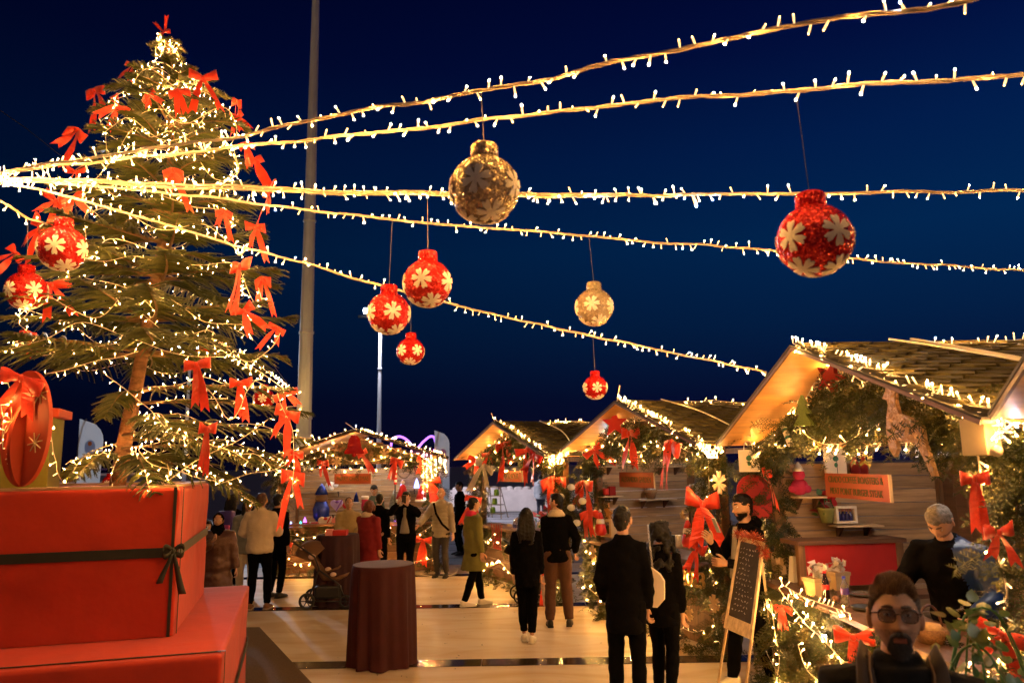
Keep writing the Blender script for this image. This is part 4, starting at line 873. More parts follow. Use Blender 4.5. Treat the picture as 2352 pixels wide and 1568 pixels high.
def head_grid(nla, nlo, full=True):
    V = []
    for i in range(nla+1):
        th = PI*i/nla
        for k in range(nlo):
            ph = 2*PI*k/nlo; d = Vector((math.sin(th)*math.sin(ph), -math.sin(th)*math.cos(ph), math.cos(th)))
            x, y, z = d.x*.075, d.y*.097, d.z*.118
            k_ = min(1, max(0, -z/.118)); k_ = k_*k_*(3-2*k_)
            x *= 1-.30*k_
            if y > 0: y *= 1-.42*k_
            f = max(0, -d.y)
            if f > 0:
                e_ = math.exp
                sq = 1-.05*f; y *= sq
                if z > -.028: n_ = min(1, max(0, (.026-z)/.054))**1.3
                else: n_ = max(0, 1-(-.028-z)/.011)
                wd = .0075+.0075*n_; ff = min(1, f*1.6)
                y -= .029*n_*e_(-(x/(wd*1.12))**2)*ff
                for sg in (-1, 1): y += .0105*e_(-((x-sg*.031)/.0165)**2-((z-.018)/.0115)**2)*ff; y -= .005*e_(-((x-sg*.047)/.018)**2-((z+.010)/.02)**2)*ff
                y -= .0045*e_(-((z-.038)/.009)**2)*e_(-(x/.052)**4)*ff
                y -= .0075*e_(-((z+.058)/.0105)**2)*e_(-(x/.021)**2)*ff; y += .0050*e_(-((z+.0585)/.0026)**2)*e_(-(x/.024)**4)*ff
                y += .0035*e_(-((z+.077)/.006)**2)*e_(-(x/.022)**2)*ff; y -= .010*e_(-((z+.097)/.014)**2-(x/.022)**2)*ff
            V.append(Vector((x, y, z)))
    Fc = []
    for i in range(nla):
        for k in range(nlo): Fc.append((i*nlo+k, (i+1)*nlo+k, (i+1)*nlo+(k+1) % nlo, i*nlo+(k+1) % nlo))
    return V, Fc
HG = {True: head_grid(72, 96), False: head_grid(30, 36)}
def ears(mb, T):
    for sg in (-1, 1):
        mb.ell(T @ Vector((sg*.078, .014, .0)), .009, .020, .033, 10, 8, T.to_3x3() @ Matrix.Rotation(sg*.55, 3, 'Z')); 
        mb.tube([T @ Vector((sg*(.079+.004*math.sin(a)), .012-.019*math.cos(a)*.9+.004, .004+.030*math.sin(a))) for a in [-.9+.32*k for k in range(12)]], .0042, 5)
def hand(mb, w, d, side, curl=.5, s=1., spread=.12):
    d = d.normalized(); side = (side-d*side.dot(d)).normalized(); nrm = d.cross(side).normalized()      # fingers curl towards nrm
    mb.rings([(w-d*.02*s, side*.024*s, nrm*.019*s), (w+d*.02*s, side*.032*s, nrm*.017*s), (w+d*.06*s, side*.041*s, nrm*.015*s), (w+d*.092*s, side*.040*s, nrm*.012*s)], 10)
    for i, (o, L) in enumerate(((.030, .068), (.010, .078), (-.010, .074), (-.029, .058))):
        p = w+d*.086*s+side*o*s; v = (d+side*o*spread*10).normalized(); P = [p-d*.012*s, p]; a = curl*.55
        ax = side
        for k, f in enumerate((.45, .32, .25)):
            v = Matrix.Rotation(-a if True else a, 3, ax) @ v; P.append(P[-1]+v*L*f*s); a = curl*.8
        mb.tube(P, [.0095*s, .0092*s, .0082*s, .0075*s, .0052*s], 7)
    p = w+d*.02*s+side*.030*s; v = (side*.75+d*.75+nrm*.25).normalized(); P = [p-v*.012*s, p]
    for L in (.036, .030, .024): P.append(P[-1]+v*L*s); v = (v*.8+d*.35-side*.12*curl*2+nrm*.2*curl).normalized()
    mb.tube(P, [.013*s, .0125*s, .0105*s, .0095*s, .006*s], 7)
def shoe_mesh(c1, c2=None):
    b = MB(); b.m = 0
    b.rings([(Vector((0, .085, .05)), Vector((.034, 0, 0)), Vector((0, .006, .045))), (Vector((0, .05, .052)), Vector((.038, 0, 0)), Vector((0, .0, .052))), (Vector((0, -.01, .05)), Vector((.040, 0, 0)), Vector((0, .012, .05))), (Vector((0, -.07, .036)), Vector((.045, 0, 0)), Vector((0, .008, .034))), (Vector((0, -.13, .030)), Vector((.044, 0, 0)), Vector((0, .004, .026))), (Vector((0, -.175, .024)), Vector((.026, 0, 0)), Vector((0, 0, .016)))], 12)
    b.m = 1
    out = [(.036, .09), (.04, .03), (.038, -.02), (.048, -.09), (.046, -.14), (.025, -.182), (-.025, -.182), (-.044, -.14), (-.046, -.09), (-.037, -.02), (-.04, .03), (-.036, .09)]
    n = len(out); v0 = len(b.v)
    for z in (0, .022):
        for x, y in out: b.v.append((x, y, z))
    for k in range(n): b._f((v0+k, v0+n+k, v0+n+(k+1) % n, v0+(k+1) % n))
    b._f([v0+k for k in range(n)]); b._f([v0+n+k for k in reversed(range(n))])
    return b.mesh('shoe', [c1, c2 or M('sole_white', (.7,.66,.6), .7)], True)
m_shw = M('white_leather', (.75, .70, .62), .5, var=.06); m_shb = M('black_leather', (.015,.013,.012), .45, var=.1); m_shbr = M('tan_suede', (.22, .10, .05), .8, var=.1); m_soleb = M('sole_black', (.02,.02,.02), .8)
SHOES = {'white': shoe_mesh(m_shw), 'black': shoe_mesh(m_shb, m_soleb), 'tan': shoe_mesh(m_shbr, M('sole_tan', (.45,.33,.22), .7))}
def person(label, x, y, deg, h=1.75, z=0., a=None, b=None, ae=None, be=None, fa=None, fb=None, lean=0., hy=0., hp_=0., top=m_black, bot=m_navy, shoe='black', hem=.80, flare=.0, loose=.018, girth=1., hair='short', hm=m_hairb, skin=m_skin, near=False, vox=.02, hands=(True, True), curl=(.6, .6), aside=None, bside=None, legs=True, hood=False, collar=None, bare_ankle=False, tl=.014, inner=None, wrinkle=.012, crouch=0., only=None):
    t = thing('person', label, 'person', (x, y, z), R(deg)); k = h/1.75; t.scale = (k, k, k); g = girth
    RL = Matrix.Rotation(lean, 3, 'X'); pv = Vector((0, 0, .95-crouch))
    up = lambda q: pv+RL @ (Vector(q)-Vector((0, 0, .95)))
    sh = [up((-.168*g, .0, 1.405)), up((.168*g, .0, 1.405))]
    wr = [Vector(a) if a else up((-.205*g, -.05, .86)), Vector(b) if b else up((.205*g, -.05, .86))]
    el = [Vector(ae) if ae else ik(sh[0], wr[0], .285, .265, (-.5, .8, -.5)), Vector(be) if be else ik(sh[1], wr[1], .285, .265, (.5, .8, -.5))]
    for i in (0, 1):      # keep the forearm its own length
        v = wr[i]-el[i]
        if v.length > .285: wr[i] = el[i]+v.normalized()*.275
    hipj = [Vector((-.088, 0, .92-crouch)), Vector((.088, 0, .92-crouch))]
    an_ = [Vector(fa) if fa else Vector((-.10, .02, .085)), Vector(fb) if fb else Vector((.10, .0, .085))]
    kn = [ik(hipj[i], an_[i], .425, .425, (0, -1, 0)) for i in (0, 1)]
    tor = [(.84, .150, .110), (.90, .168, .122), (.97, .165, .118), (1.08, .148, .108), (1.20, .160, .115), (1.32, .170, .118), (1.39, .158, .106), (1.44, .115, .088), (1.49, .068, .068)]
    def torso(m, inf, z0=.0, fl=0.):
        rs = []
        if z0: 
            nz = 3
            for q in range(nz): zz = z0+(.84-z0)*q/nz; f = (.84-zz); rs.append((pv+Vector((0, 0, zz-.95)), Vector(((.165+inf+fl*f)*g, 0, 0)), Vector((0, (.125+inf+fl*f*.8)*g, 0))))
        for zz, rx, ry in tor:
            rs.append((up((0, 0, zz)), RL @ Vector(((rx+inf)*g, 0, 0)), RL @ Vector((0, (ry+inf)*g, 0))))
        m.rings(rs, 18)
    def arms(m, inf, f=1.0):
        for i in (0, 1):
            e2 = el[i].lerp(wr[i], f); m.tube([up((0, 0, 1.40)).lerp(sh[i], .55), sh[i], sh[i].lerp(el[i], .5), el[i], el[i].lerp(e2, .5), e2], [.06+inf, .060*g+inf, .050*g+inf, .043+inf, .040+inf, .029+inf], 10)
    def legs_(m, inf, f=1.0):
        for i in (0, 1):
            e2 = kn[i].lerp(an_[i], f); m.tube([hipj[i]+Vector((0, 0, .04)), hipj[i].lerp(kn[i], .3), hipj[i].lerp(kn[i], .7), kn[i], kn[i].lerp(e2, .4), e2], [.092*g+inf, .086*g+inf, .066+inf, .056+inf, .056+inf, .036+inf*1.3], 10)
        m.rings([(pv+Vector((0, 0, zz-.95)), Vector((rx+inf, 0, 0))*g, Vector((0, ry+inf, 0))*g) for zz, rx, ry in ((.85, .13, .10), (.92, .17, .12), (1.02, .155, .112))], 14)
    # body: one skin, head shaped apart and joined to it
    bd = MB(); torso(bd, -.004); arms(bd, -.004); legs_(bd, -.004)
    nb = up((0, .012, 1.47)); hc = up((0, -.022, 1.632)); 
    bd.tube([nb-Vector((0,0,.05)), nb, hc+Vector((0, .018, -.06))], [.062, .056, .054], 12)
    bm_ = remeshed(bd, max(vox, .02))
    HT = Matrix.Translation(hc) @ (RL.to_4x4()) @ Matrix.Rotation(hy, 4, 'Z') @ Matrix.Rotation(hp_, 4, 'X')
    hb = MB(); V, Fc = HG[near]; hb.add([HT @ v for v in V], Fc)
    for fi, f in enumerate(Fc):
        c = V[f[0]]
        if abs(c.x) < .021 and -.069 < c.z < -.050 and c.y < -.06: hb.mi[fi] = 1
        elif near and -.118 < c.z < -.030-.25*max(0, .04-abs(c.x))+.006*noise.noise(c*80) and c.y < .012: hb.mi[fi] = 2
    ears(hb, HT)
    for i in (0, 1):
        if hands[i]:
            d = (wr[i]-el[i]).normalized(); sdv = Vector((aside, bside)[i]) if (aside, bside)[i] else Vector((0, -1, .1)); hand(hb, wr[i], d, sdv, curl[i], 1.0)
    hm_ = hb.mesh('tmp', [skin, m_lip, m_stub], True)
    bmx = bmesh.new(); bm_.materials.append(skin); bmx.from_mesh(bm_); bmx.from_mesh(hm_); me = bpy.data.meshes.new('body'); bmx.to_mesh(me); bmx.free(); me.materials.append(skin); me.materials.append(m_lip); me.materials.append(m_stub)
    me.polygons.foreach_set('use_smooth', [True]*len(me.polygons)); link('body', me, t)
    for sg in (-1, 1):
        e_ = MB(); c = HT @ Vector((sg*.031, -.0725, .0175)); e_.m = 0; e_.ell(c, .0118, .0118, .0118, 12, 8, HT.to_3x3()); e_.m = 1; e_.ell(HT @ Vector((sg*.031, -.0808, .0172)), .0058, .0042, .0058, 10, 6, HT.to_3x3()); e_.build('eye', [m_eye, m_iris], t, True)
        if near:      # eyelids
            for lo_, hi_, r_ in ((.16, 1.57, .0136), (-1.57, -.42, .0131)):
                lb_ = MB(); nn = 7
                for i_ in range(5):
                    el_ = lo_+(hi_-lo_)*i_/4
                    for k_ in range(nn): az_ = -1.35+2.7*k_/(nn-1); lb_.v.append(tuple(HT @ Vector((sg*.031+r_*math.cos(el_)*math.sin(az_), -.0725-r_*math.cos(el_)*math.cos(az_), .0175+r_*math.sin(el_)))))
                for i_ in range(4):
                    for k_ in range(nn-1): lb_._f((i_*nn+k_, i_*nn+k_+1, (i_+1)*nn+k_+1, (i_+1)*nn+k_))
                lb_.build('eyelid', skin, t, True)
        if near or hair not in ('hijab',):
            eb = MB(); eb.tube([HT @ Vector((sg*(.012+.011*q), -.0935+.0042*q*q*.55, .039+.003*math.sin(q*.9))) for q in range(4)], [.0045, .0066, .0056, .003] if near else [.003, .0046, .004, .002], 5); eb.build('eyebrow', hm if hm is not m_hairg else m_hairbr, t)
    # clothes
    sd = hash(label) % 97 if False else sum(map(ord, label)) % 97
    if legs:
        m = MB(); legs_(m, tl, .9 if bare_ankle else 1.); o = link('trousers', remeshed(m, vox, 3, wrinkle*.7, sd), t); o.data.materials.append(bot)
        for i in (0, 1):
            s_ = link('shoe', SHOES[shoe], t, (an_[i].x, an_[i].y-.02, an_[i].z-.085)); dz = an_[i].y-kn[i].y
            s_.rotation_euler = (R(0), 0, R(6)*(1 if i else -1))
            if an_[i].z > .11: s_.rotation_euler = (R(-35), 0, 0)
    m = MB(); torso(m, loose, hem if hem < .83 else 0, flare); arms(m, loose*.8, .97)
    if hood: m.rings([(up((0, .055, 1.40)), RL @ Vector((.12, 0, 0)), RL @ Vector((0, .07, .02))), (up((0, .07, 1.47)), RL @ Vector((.125, 0, 0)), RL @ Vector((0, .085, .03))), (up((0, .05, 1.53)), RL @ Vector((.085, 0, 0)), RL @ Vector((0, .06, .03)))], 14)
    else: m.rings([(up((0, .01, 1.44)), RL @ Vector((.10, 0, 0)), RL @ Vector((0, .09, 0))), (up((0, .012, 1.50)), RL @ Vector((.078, 0, 0)), RL @ Vector((0, .076, 0))), (up((0, .014, 1.525)), RL @ Vector((.072, 0, 0)), RL @ Vector((0, .07, 0)))], 14)
    o = link('jacket', remeshed(m, vox, 3, wrinkle, sd+3), t); o.data.materials.append(top)
    if collar:
        m = MB(); m.rings([(up((0, .02, 1.435)), RL @ Vector((.135, 0, 0)), RL @ Vector((0, .115, .02))), (up((0, .025, 1.475)), RL @ Vector((.12, 0, 0)), RL @ Vector((0, .105, .03))), (up((0, .02, 1.53)), RL @ Vector((.085, 0, 0)), RL @ Vector((0, .082, .02)))], 18); o = link('collar', remeshed(m, .016, 2, .006, sd), t); o.data.materials.append(collar)
    if inner:
        m = MB(); m.rings([(up((0, -.045-.012*q, 1.46-.12*q)), RL @ Vector((.035+.018*q, 0, 0)), RL @ Vector((0, .085+loose*.6, 0))) for q in range(5)], 12); o = link('shirt', remeshed(m, .018, 2), t); o.data.materials.append(inner)
    # hair
    hr = MB(); A = lambda q: HT @ Vector(q); H3 = HT.to_3x3()
    if hair in ('short', 'long', 'bun', 'bangs', 'curly', 'bob'):
        hr.ell(A((0, .020, .034)), .083, .092, .098, 18, 12, H3)
        if hair == 'short': hr.ell(A((0, .0, .075)), .072, .086, .058, 16, 10, H3)
        hr.ell(A((0, .052, -.03)), .062, .05, .06, 12, 8, H3)
    if hair == 'long':
        for X, L in ((-.05, .30), (-.02, .36), (.02, .36), (.05, .30)): hr.tube([A((X, .03, .05)), A((X*1.25, .075, -.06)), A((X*1.5, .10, -.20)), A((X*1.5, .11, -.20-L*.5))], [.05, .055, .052, .025], 10)
    if hair in ('bangs',):
        for sg in (-1, 1): hr.tube([A((sg*.05, .01, .07)), A((sg*.085, .0, -.02)), A((sg*.09, -.01, -.16)), A((sg*.085, -.02, -.34))], [.03, .034, .032, .014], 8)
        hr.ell(A((0, -.062, .078)), .062, .035, .034, 12, 8, H3); hr.tube([A((0, .06, 0)), A((0, .09, -.2)), A((0, .09, -.35))], [.06, .07, .03], 8)
    if hair == 'bun': hr.ell(A((0, .115, -.01)), .035, .035, .035, 10, 8); 
    if hair == 'bob':
        for sg in (-1, 1): hr.tube([A((sg*.045, .0, .08)), A((sg*.085, .015, .0)), A((sg*.085, .02, -.075))], [.035, .036, .025], 8)
        hr.ell(A((0, .075, -.05)), .075, .04, .07, 12, 8); hr.ell(A((0, -.05, .085)), .06, .04, .03, 12, 8)
    if hair == 'curly':
        for q in range(70):
            an2 = rnd(0, 6.28); zz = rnd(-.36, .10); rr = .085+max(0, -zz)*.22; yy = abs(math.sin(an2))*rr+.02 if zz < .03 else math.sin(an2)*rr*.8+.01
            hr.ell(A((math.cos(an2)*rr, yy, zz)), .034, .034, .034, 7, 5)
    if hair == 'rim':      # thin ring round a bald crown
        for sg in (-1, 1): hr.tube([A((sg*.070, .0, .015)), A((sg*.073, .035, .005)), A((sg*.05, .07, -.02)), A((0, .082, -.03))], .012, 7)
    if hair == 'hijab':
        hr.ell(A((0, .022, .015)), .092, .098, .122, 18, 12, H3); hr.tube([A((0, .01, -.06)), A((0, -.005, -.14)), A((0, -.02, -.26))], [.085, .115, .13], 14)
    if hair and hair != 'none' and hair != 'shell':
        o = link('headscarf' if hair == 'hijab' else 'hair', remeshed(hr, .011 if near else .014, 2, .010 if hair != 'curly' else .012, sd, 30.), t); o.data.materials.append(hm)
    t['hc'] = 0; del t['hc']
    return t, HT, up
m_cream = M('cream_fleece', (.62, .50, .34), .95, var=.08, bump=.3, bscale=60); m_olive = M('olive_wool', (.16, .15, .035), .95, var=.15, bump=.3, bscale=80); m_puff = M('taupe_puffer', (.30, .25, .17), .5, var=.1); m_brownt = M('brown_corduroy', (.075, .030, .015), .9, var=.2, bump=.3, bscale=60); m_maroon = M('dark_red_wool', (.20, .008, .010), .95, var=.12, bump=.2, bscale=70)
m_char = M('charcoal_trouser', (.035, .03, .03), .9, var=.2); m_scarf = M('mustard_scarf', (.42, .31, .13), .9, var=.15, bump=.3, bscale=40); m_seq = M('sequin_brown', (.10, .045, .03), .4, var=.8, scale=140, metal=.3); m_gh = M('grey_blue_fleece', (.30, .34, .38), .95, var=.1); m_pinkh = M('raspberry_hood', (.55, .02, .08), .9, var=.1); m_grey = M('grey_knit', (.25, .23, .20), .95, var=.15, bump=.3, bscale=120); m_bluep = M('blue_puffer', (.010, .035, .13), .4, var=.2, scale=12); m_jean = M('dark_denim', (.03, .035, .06), .9, var=.2)
def gx(u, Y): return at(u, 1060, Y).x
# the couple in black before the middle stall
person('man in black coat and trousers seen from behind, nearest of the walkers', gx(1424, 7.05), 7.05, 170, 1.80, hem=.70, flare=.02, girth=.86, loose=.02, hair='short', hy=-.25, vox=.018, fa=(-.10, .06, .085), fb=(.11, -.08, .085), hood=False, curl=(.9, .9), a=(-.19, -.08, .88), b=(.18, -.16, .93))
person('curly haired woman in black with a white bag beside the man in black', gx(1506, 7.45), 7.45, 150, 1.64, hem=.74, flare=.06, loose=.02, girth=.92, hair='curly', hm=m_hairb, hy=.5, vox=.018, shoe='tan', bare_ankle=True, b=(.12, -.42, 1.06), be=(.30, -.14, 1.12), fa=(-.08, .1, .085), fb=(.1, -.08, .085))
# the couple further on
person('long haired woman in black with white sneakers from behind', gx(1206, 9.95), 9.95, 176, 1.64, hair='long', hm=m_hairb, hem=.72, loose=.02, girth=.9, shoe='white', bare_ankle=True, fa=(-.05, .02, .085), fb=(.06, -.10, .085), curl=(.9, .9))
person('bearded man in black jacket with cream collar and brown trousers', gx(1275, 10.9), 10.9, 178, 1.78, hair='short', hy=1.0, collar=m_cream, bot=m_brownt, tl=.024, hem=.86, loose=.028, girth=.92, fa=(-.14, .0, .085), fb=(.12, .05, .085), a=(-.25, -.1, .95), curl=(.9, .9))
person('woman in olive green coat with raspberry hood walking right', gx(1086, 12.5), 12.5, 118, 1.68, top=m_olive, hem=.58, flare=.22, loose=.035, hair='bun', hm=m_hairb, shoe='white', fa=(-.07, .20, .10), fb=(.07, -.18, .085), collar=m_pinkh, b=(.25, -.18, .95))
t, HT, up = person('bald man in taupe puffer jacket with a shoulder strap', gx(1014, 15.7), 15.7, -14, 1.75, top=m_puff, bot=m_char, hair='rim', hm=m_hairg, hem=.78, loose=.03, girth=1.0, a=(-.40, -.25, 1.02), b=(.28, -.10, .86))
b = MB(); b.ribbon([up((-.10, -.19, 1.46)), up((-.04, -.215, 1.25)), up((.08, -.20, 1.05)), up((.20, -.12, .92))], Vector((.04, 0, .02)), .006); b.build('strap', m_black, t)
for q in range(7): b = MB(); b.rings([(up((0, 0, .90+q*.075)), Vector((.196, 0, 0)), Vector((0, .150, 0))), (up((0, 0, .915+q*.075)), Vector((.204, 0, 0)), Vector((0, .158, 0))), (up((0, 0, .955+q*.075)), Vector((.196, 0, 0)), Vector((0, .150, 0)))], 18, cap=False); b.build('quilting', m_puff, t, True)
person('bearded man in black standing behind the bald man', gx(1056, 19.5), 19.5, -60, 1.78, hair='short', a=(-.25, -.15, 1.0))
t, HT, up = person('man in open black jacket photographing with both hands raised', gx(934, 14.6), 14.6, -6, 1.72, hair='short', inner=m_grey, hem=.80, loose=.03, a=(-.06, -.30, 1.58), b=(.07, -.30, 1.54), ae=(-.27, -.20, 1.36), be=(.28, -.18, 1.34), aside=(.5, 0, .9), bside=(-.5, 0, .9), curl=(.7, .7))
person('woman in mustard scarf standing at the far cocktail table', gx(803, 14.3), 14.3, 18, 1.64, top=m_scarf, hair='bun', hm=m_hairbr, hem=.85, loose=.04, collar=m_scarf, a=(-.1, -.3, 1.08), b=(.12, -.3, 1.08))
person('person in long dark red coat with cropped auburn hair at the far table', gx(848, 13.4), 13.4, 150, 1.62, top=m_maroon, hair='bob', hm=m_hairr, hem=.42, flare=.08, loose=.035, girth=1.1, hy=.7, collar=m_cream, b=(.1, -.35, 1.1))
person('dark haired customer in black at the gift stall counter', gx(872, 15.3), 15.3, 160, 1.66, hair='short', hy=.4)
person('vendor in dark green standing inside the gift stall', gx(860, 17.6), 17.6, 10, 1.78, top=M('green_fleece', (.06,.08,.05), .9), hair='short', hp_=.4)
person('man in cream hoodie and black trousers seen from behind at left', gx(604, 12.5), 12.5, 184, 1.80, top=m_cream, hair='short', hm=m_hairbr, hood=True, hem=.88, loose=.04, girth=1.02, shoe='tan', a=(-.20, -.28, 1.12), b=(.22, -.26, 1.10), fa=(-.14, .0, .085), fb=(.12, .02, .085))
person('woman with black fringe and long hair facing the hoodie man', gx(574, 13.4), 13.4, 20, 1.68, top=M('sage_jacket', (.22,.22,.18), .8), bot=m_cream, hair='bangs', hm=m_hairb, hem=.8, loose=.04, hy=.4)
person('woman in black headscarf and sequin jacket eating at the left', gx(508, 11.4), 11.4, 14, 1.55, top=m_seq, hair='hijab', hm=m_black, hem=.55, flare=.12, loose=.05, girth=1.12, a=(-.02, -.26, 1.36), ae=(-.24, -.14, 1.16), aside=(.6, 0, .8), b=(.32, -.06, .82), curl=(.9, .8))
person('dark haired child behind the woman in the headscarf', gx(484, 12.0), 12.0, 12, 1.42, top=m_maroon, hair='bangs', hm=m_hairb, vox=.024)
t, HT, up = person('person in black with a purple backpack at the far left', gx(537, 14.6), 14.6, 175, 1.72, hair='long', vox=.024)
b = MB(); b.bev(-.15, .15, .12, .30, 1.02, 1.46, .05); bk = b.build('backpack', M('purple_backpack', (.06,.03,.22), .6, var=.3), t, True)
b = MB(); b.bev(-.12, .12, .29, .34, 1.05, 1.20, .02); b.build('pocket', M('pink_pocket', (.45,.06,.25), .6), bk)
person('person in black half hidden behind the hoodie man', gx(641, 13.6), 13.6, 160, 1.74, hair='short', vox=.024)
person('man in grey blue hoodie far off before the white wall', gx(1240, 31), 31, 175, 1.78, top=m_gh, bot=m_jean, hood=True, loose=.04, vox=.03, shoe='white')
person('white haired man in green grey jacket beyond the gap between stalls', gx(1655, 17.5), 17.5, 60, 1.82, top=M('grey_green_jacket', (.10,.10,.07), .8), hair='short', hm=m_hairg, hy=.3, vox=.026)
# man with phone in front of the chalkboard stall
t, HT, up = person('bearded man in glasses and black hoodie holding up a phone', gx(1703, 7.85), 7.85, -74, 1.86, hair='short', hood=True, inner=m_grey, hp_=.12, a=(-.02, -.40, 1.38), ae=(-.20, -.16, 1.15), b=(.10, -.34, 1.15), be=(.28, -.08, 1.12), aside=(.4, -.2, .9), bside=(-.3, -.4, .8), shoe='white', vox=.016, fa=(-.12, -.16, .085), fb=(.12, .12, .085), curl=(.75, .8), near=True, skin=m_skin)
for sg in (-1, 1): g_ = MB(); g_.tube([HT @ Vector((sg*.033+.019*math.cos(q*PI/8), -.103+.006*abs(math.cos(q*PI/8)), .017+.015*math.sin(q*PI/8))) for q in range(16)], .0011, 4, closed=True); g_.build('glasses_rim', m_silver, t)
def beard(t, HT, mat, lo, full=True, near=False, th=.008):
    V, Fc = HG[near]; b = MB(); idx = {}
    def msk(c):
        if c.y > .02: return False
        if full: r = c.z < -.042-.12*max(0, .045-abs(c.x)) and c.y < .005 and not (abs(c.x) < .022 and -.071 < c.z < -.040)
        else: r = (c.x/.036)**2+((c.z+.078)/.044)**2 < 1 and c.y < -.03 and not (abs(c.x) < .020 and -.070 < c.z < -.053)
        return r and c.z > lo
    fs = [f for f in Fc if all(msk(V[i]) for i in f)]; use = sorted({i for f in fs for i in f})
    ed = {}
    for f in fs:
        for q in range(4): e_ = tuple(sorted((f[q], f[(q+1) % 4]))); ed[e_] = ed.get(e_, 0)+1
    rim = {i for e_, n_ in ed.items() if n_ == 1 for i in e_}
    for i in use: d = V[i].normalized(); idx[i] = len(b.v); k = 0 if i in rim else th*(.8+.5*noise.noise(V[i]*160)); b.v.append(tuple(HT @ (V[i]+Vector((d.x, d.y*1.0, d.z*.8))*k)))
    for f in fs: b._f([idx[i] for i in f])
    for f in fs:      # whiskers
        for _ in range(12 if near else 1):
            c = V[f[0]].lerp(V[f[2]], rnd(0, 1)).lerp(V[f[1]].lerp(V[f[3]], rnd(0, 1)), .5); d = c.normalized(); tip = c+(d*.9+Vector((rnd(-.5,.5), rnd(-.3,.2), -.7)))*rnd(.005, .015); s_ = Vector((.0005, 0, 0)); q = len(b.v)
            b.v += [tuple(HT @ (c-s_)), tuple(HT @ (c+s_)), tuple(HT @ tip)]; b._f((q, q+1, q+2))
    return b.build('beard', mat, t, True)
beard(t, HT, m_hairb, -.12, True, True, .003)
# vendor bending over the coffee stall counter
t, HT, up = person('grey haired vendor in black and blue bending over the coffee stall counter', gx(2178, 5.75), 5.75, -48, 1.80, z=.12, lean=.38, hp_=.38, hy=-.1, top=m_black, hair='short', hm=m_hairg, near=True, vox=.015, loose=.03, girth=1.10, a=(-.22, -.50, 1.17), ae=(-.36, -.20, 1.05), b=(.20, -.42, 1.0), aside=(.3, -.5, .5), curl=(.9, .7), hem=.7)
for ch in t.children:      # blue quilted shoulder and sleeve on one side
    if ch.name.startswith('jacket'):
        ch.data.materials.append(m_bluep); me = ch.data
        me.polygons.foreach_set('material_index', [1 if me.vertices[p_.vertices[0]].co.x > .075+.35*max(0, 1.30-me.vertices[p_.vertices[0]].co.z)+.012*noise.noise(me.vertices[p_.vertices[0]].co*14) else 0 for p_ in me.polygons])
person('auburn haired woman in pale coat behind the coffee stall', gx(2195, 8.6), 8.6, 60, 1.70, z=.1, top=M('pale_grey_coat', (.48,.44,.40), .9, bump=.2, bscale=40), hair='bob', hm=m_hairr, hp_=.5, lean=.3, vox=.02)
# ---- the man in the foreground
m_coat = M('near_black_coat', (.006, .005, .005), .9, spec=.2, var=.3, scale=9, bump=.35, bscale=22)
t, HT, up = person('bearded man in glasses and dark coat looking at the camera, foreground', gx(2022, 2.75), 2.75, -22, 1.772, top=m_coat, near=True, vox=.011, hair='shell', hm=m_hairbr, skin=m_skin2, hp_=-.17, hy=.04, loose=.03, girth=1.10, hem=.62, hood=False, wrinkle=.009)
V, Fc = HG[True]; b = MB()
def hline(c):
    f = c.y/.097
    return .080-.006*math.cos(c.x*60) if f < -.58 else (.080-(f+.58)*.16 if f < -.15 else (.010 if f < .25 else .010-.10*(f-.25)))
use = {i for i, c in enumerate(V) if c.z > hline(c)}
fs = [f for f in Fc if all(i in use for i in f)]; idx = {}
ed = {}
for f in fs:
    for q in range(4): e_ = tuple(sorted((f[q], f[(q+1) % 4]))); ed[e_] = ed.get(e_, 0)+1
rim = {i for e_, n_ in ed.items() if n_ == 1 for i in e_ if ed[e_] == 1}
for i in sorted({i for f in fs for i in f}):
    c = V[i]; topw = min(1, max(0, (c.z-.03)/.07)); th = .0012+(.007+.012*(1 if c.y < 0 else .3))*topw*(1+.5*noise.noise(c*38)); th = .0 if (i in rim and c.z > .119) else th
    if c.z > .117: th = .012
    idx[i] = len(b.v); d = c.normalized(); b.v.append(tuple(HT @ (c+d*(.0005 if (i in rim and c.z < .1) else th*(.9+.4*noise.noise(c*70))))))
for f in fs: b._f([idx[i] for i in f])
for f in fs:
    c0 = V[f[0]]; topw = min(1, max(0, (c0.z-.03)/.07))
    for _ in range(26):
        c = V[f[0]].lerp(V[f[2]], rnd(0, 1)); d = c.normalized(); L = (.006+.026*topw)*rnd(.5, 1.25); fl = Vector((.35+.5*noise.noise(c*45)+rnd(-.2,.2), .15+.6*noise.noise(c*40+Vector((7,0,0)))+rnd(-.2,.2), .4+rnd(-.2,.3)))*.9
        p0 = c+d*(.001+.005*topw); p1 = p0+(d*.8+fl*.6).normalized()*L; s_ = d.cross(fl).normalized()*.0011; q = len(b.v)
        b.v += [tuple(HT @ (p0-s_)), tuple(HT @ (p0+s_)), tuple(HT @ p1)]; b._f((q, q+1, q+2))
HI = HT.inverted()
for fi, f in enumerate(b.f): b.mi[fi] = (1 if rnd(0, 1) < .75 else 2) if (HI @ Vector(b.v[f[0]])).z < .060+.02*noise.noise(Vector(b.v[f[0]])*90) else random.choice((0, 0, 2, 3))
b.build('hair', [M('dark_blond_hair', (.20, .105, .045), .5, var=.6, scale=90), M('greying_sides', (.24, .19, .15), .6, var=.5, scale=120), M('dark_strand', (.055, .03, .016), .5, var=.3), M('pale_strand', (.40, .24, .12), .45, var=.3)], t, True)
m_bd = M('greying_beard', (.045, .030, .022), .7, var=.85, scale=160)
beard(t, HT, m_bd, -.125, False, True, .0035)
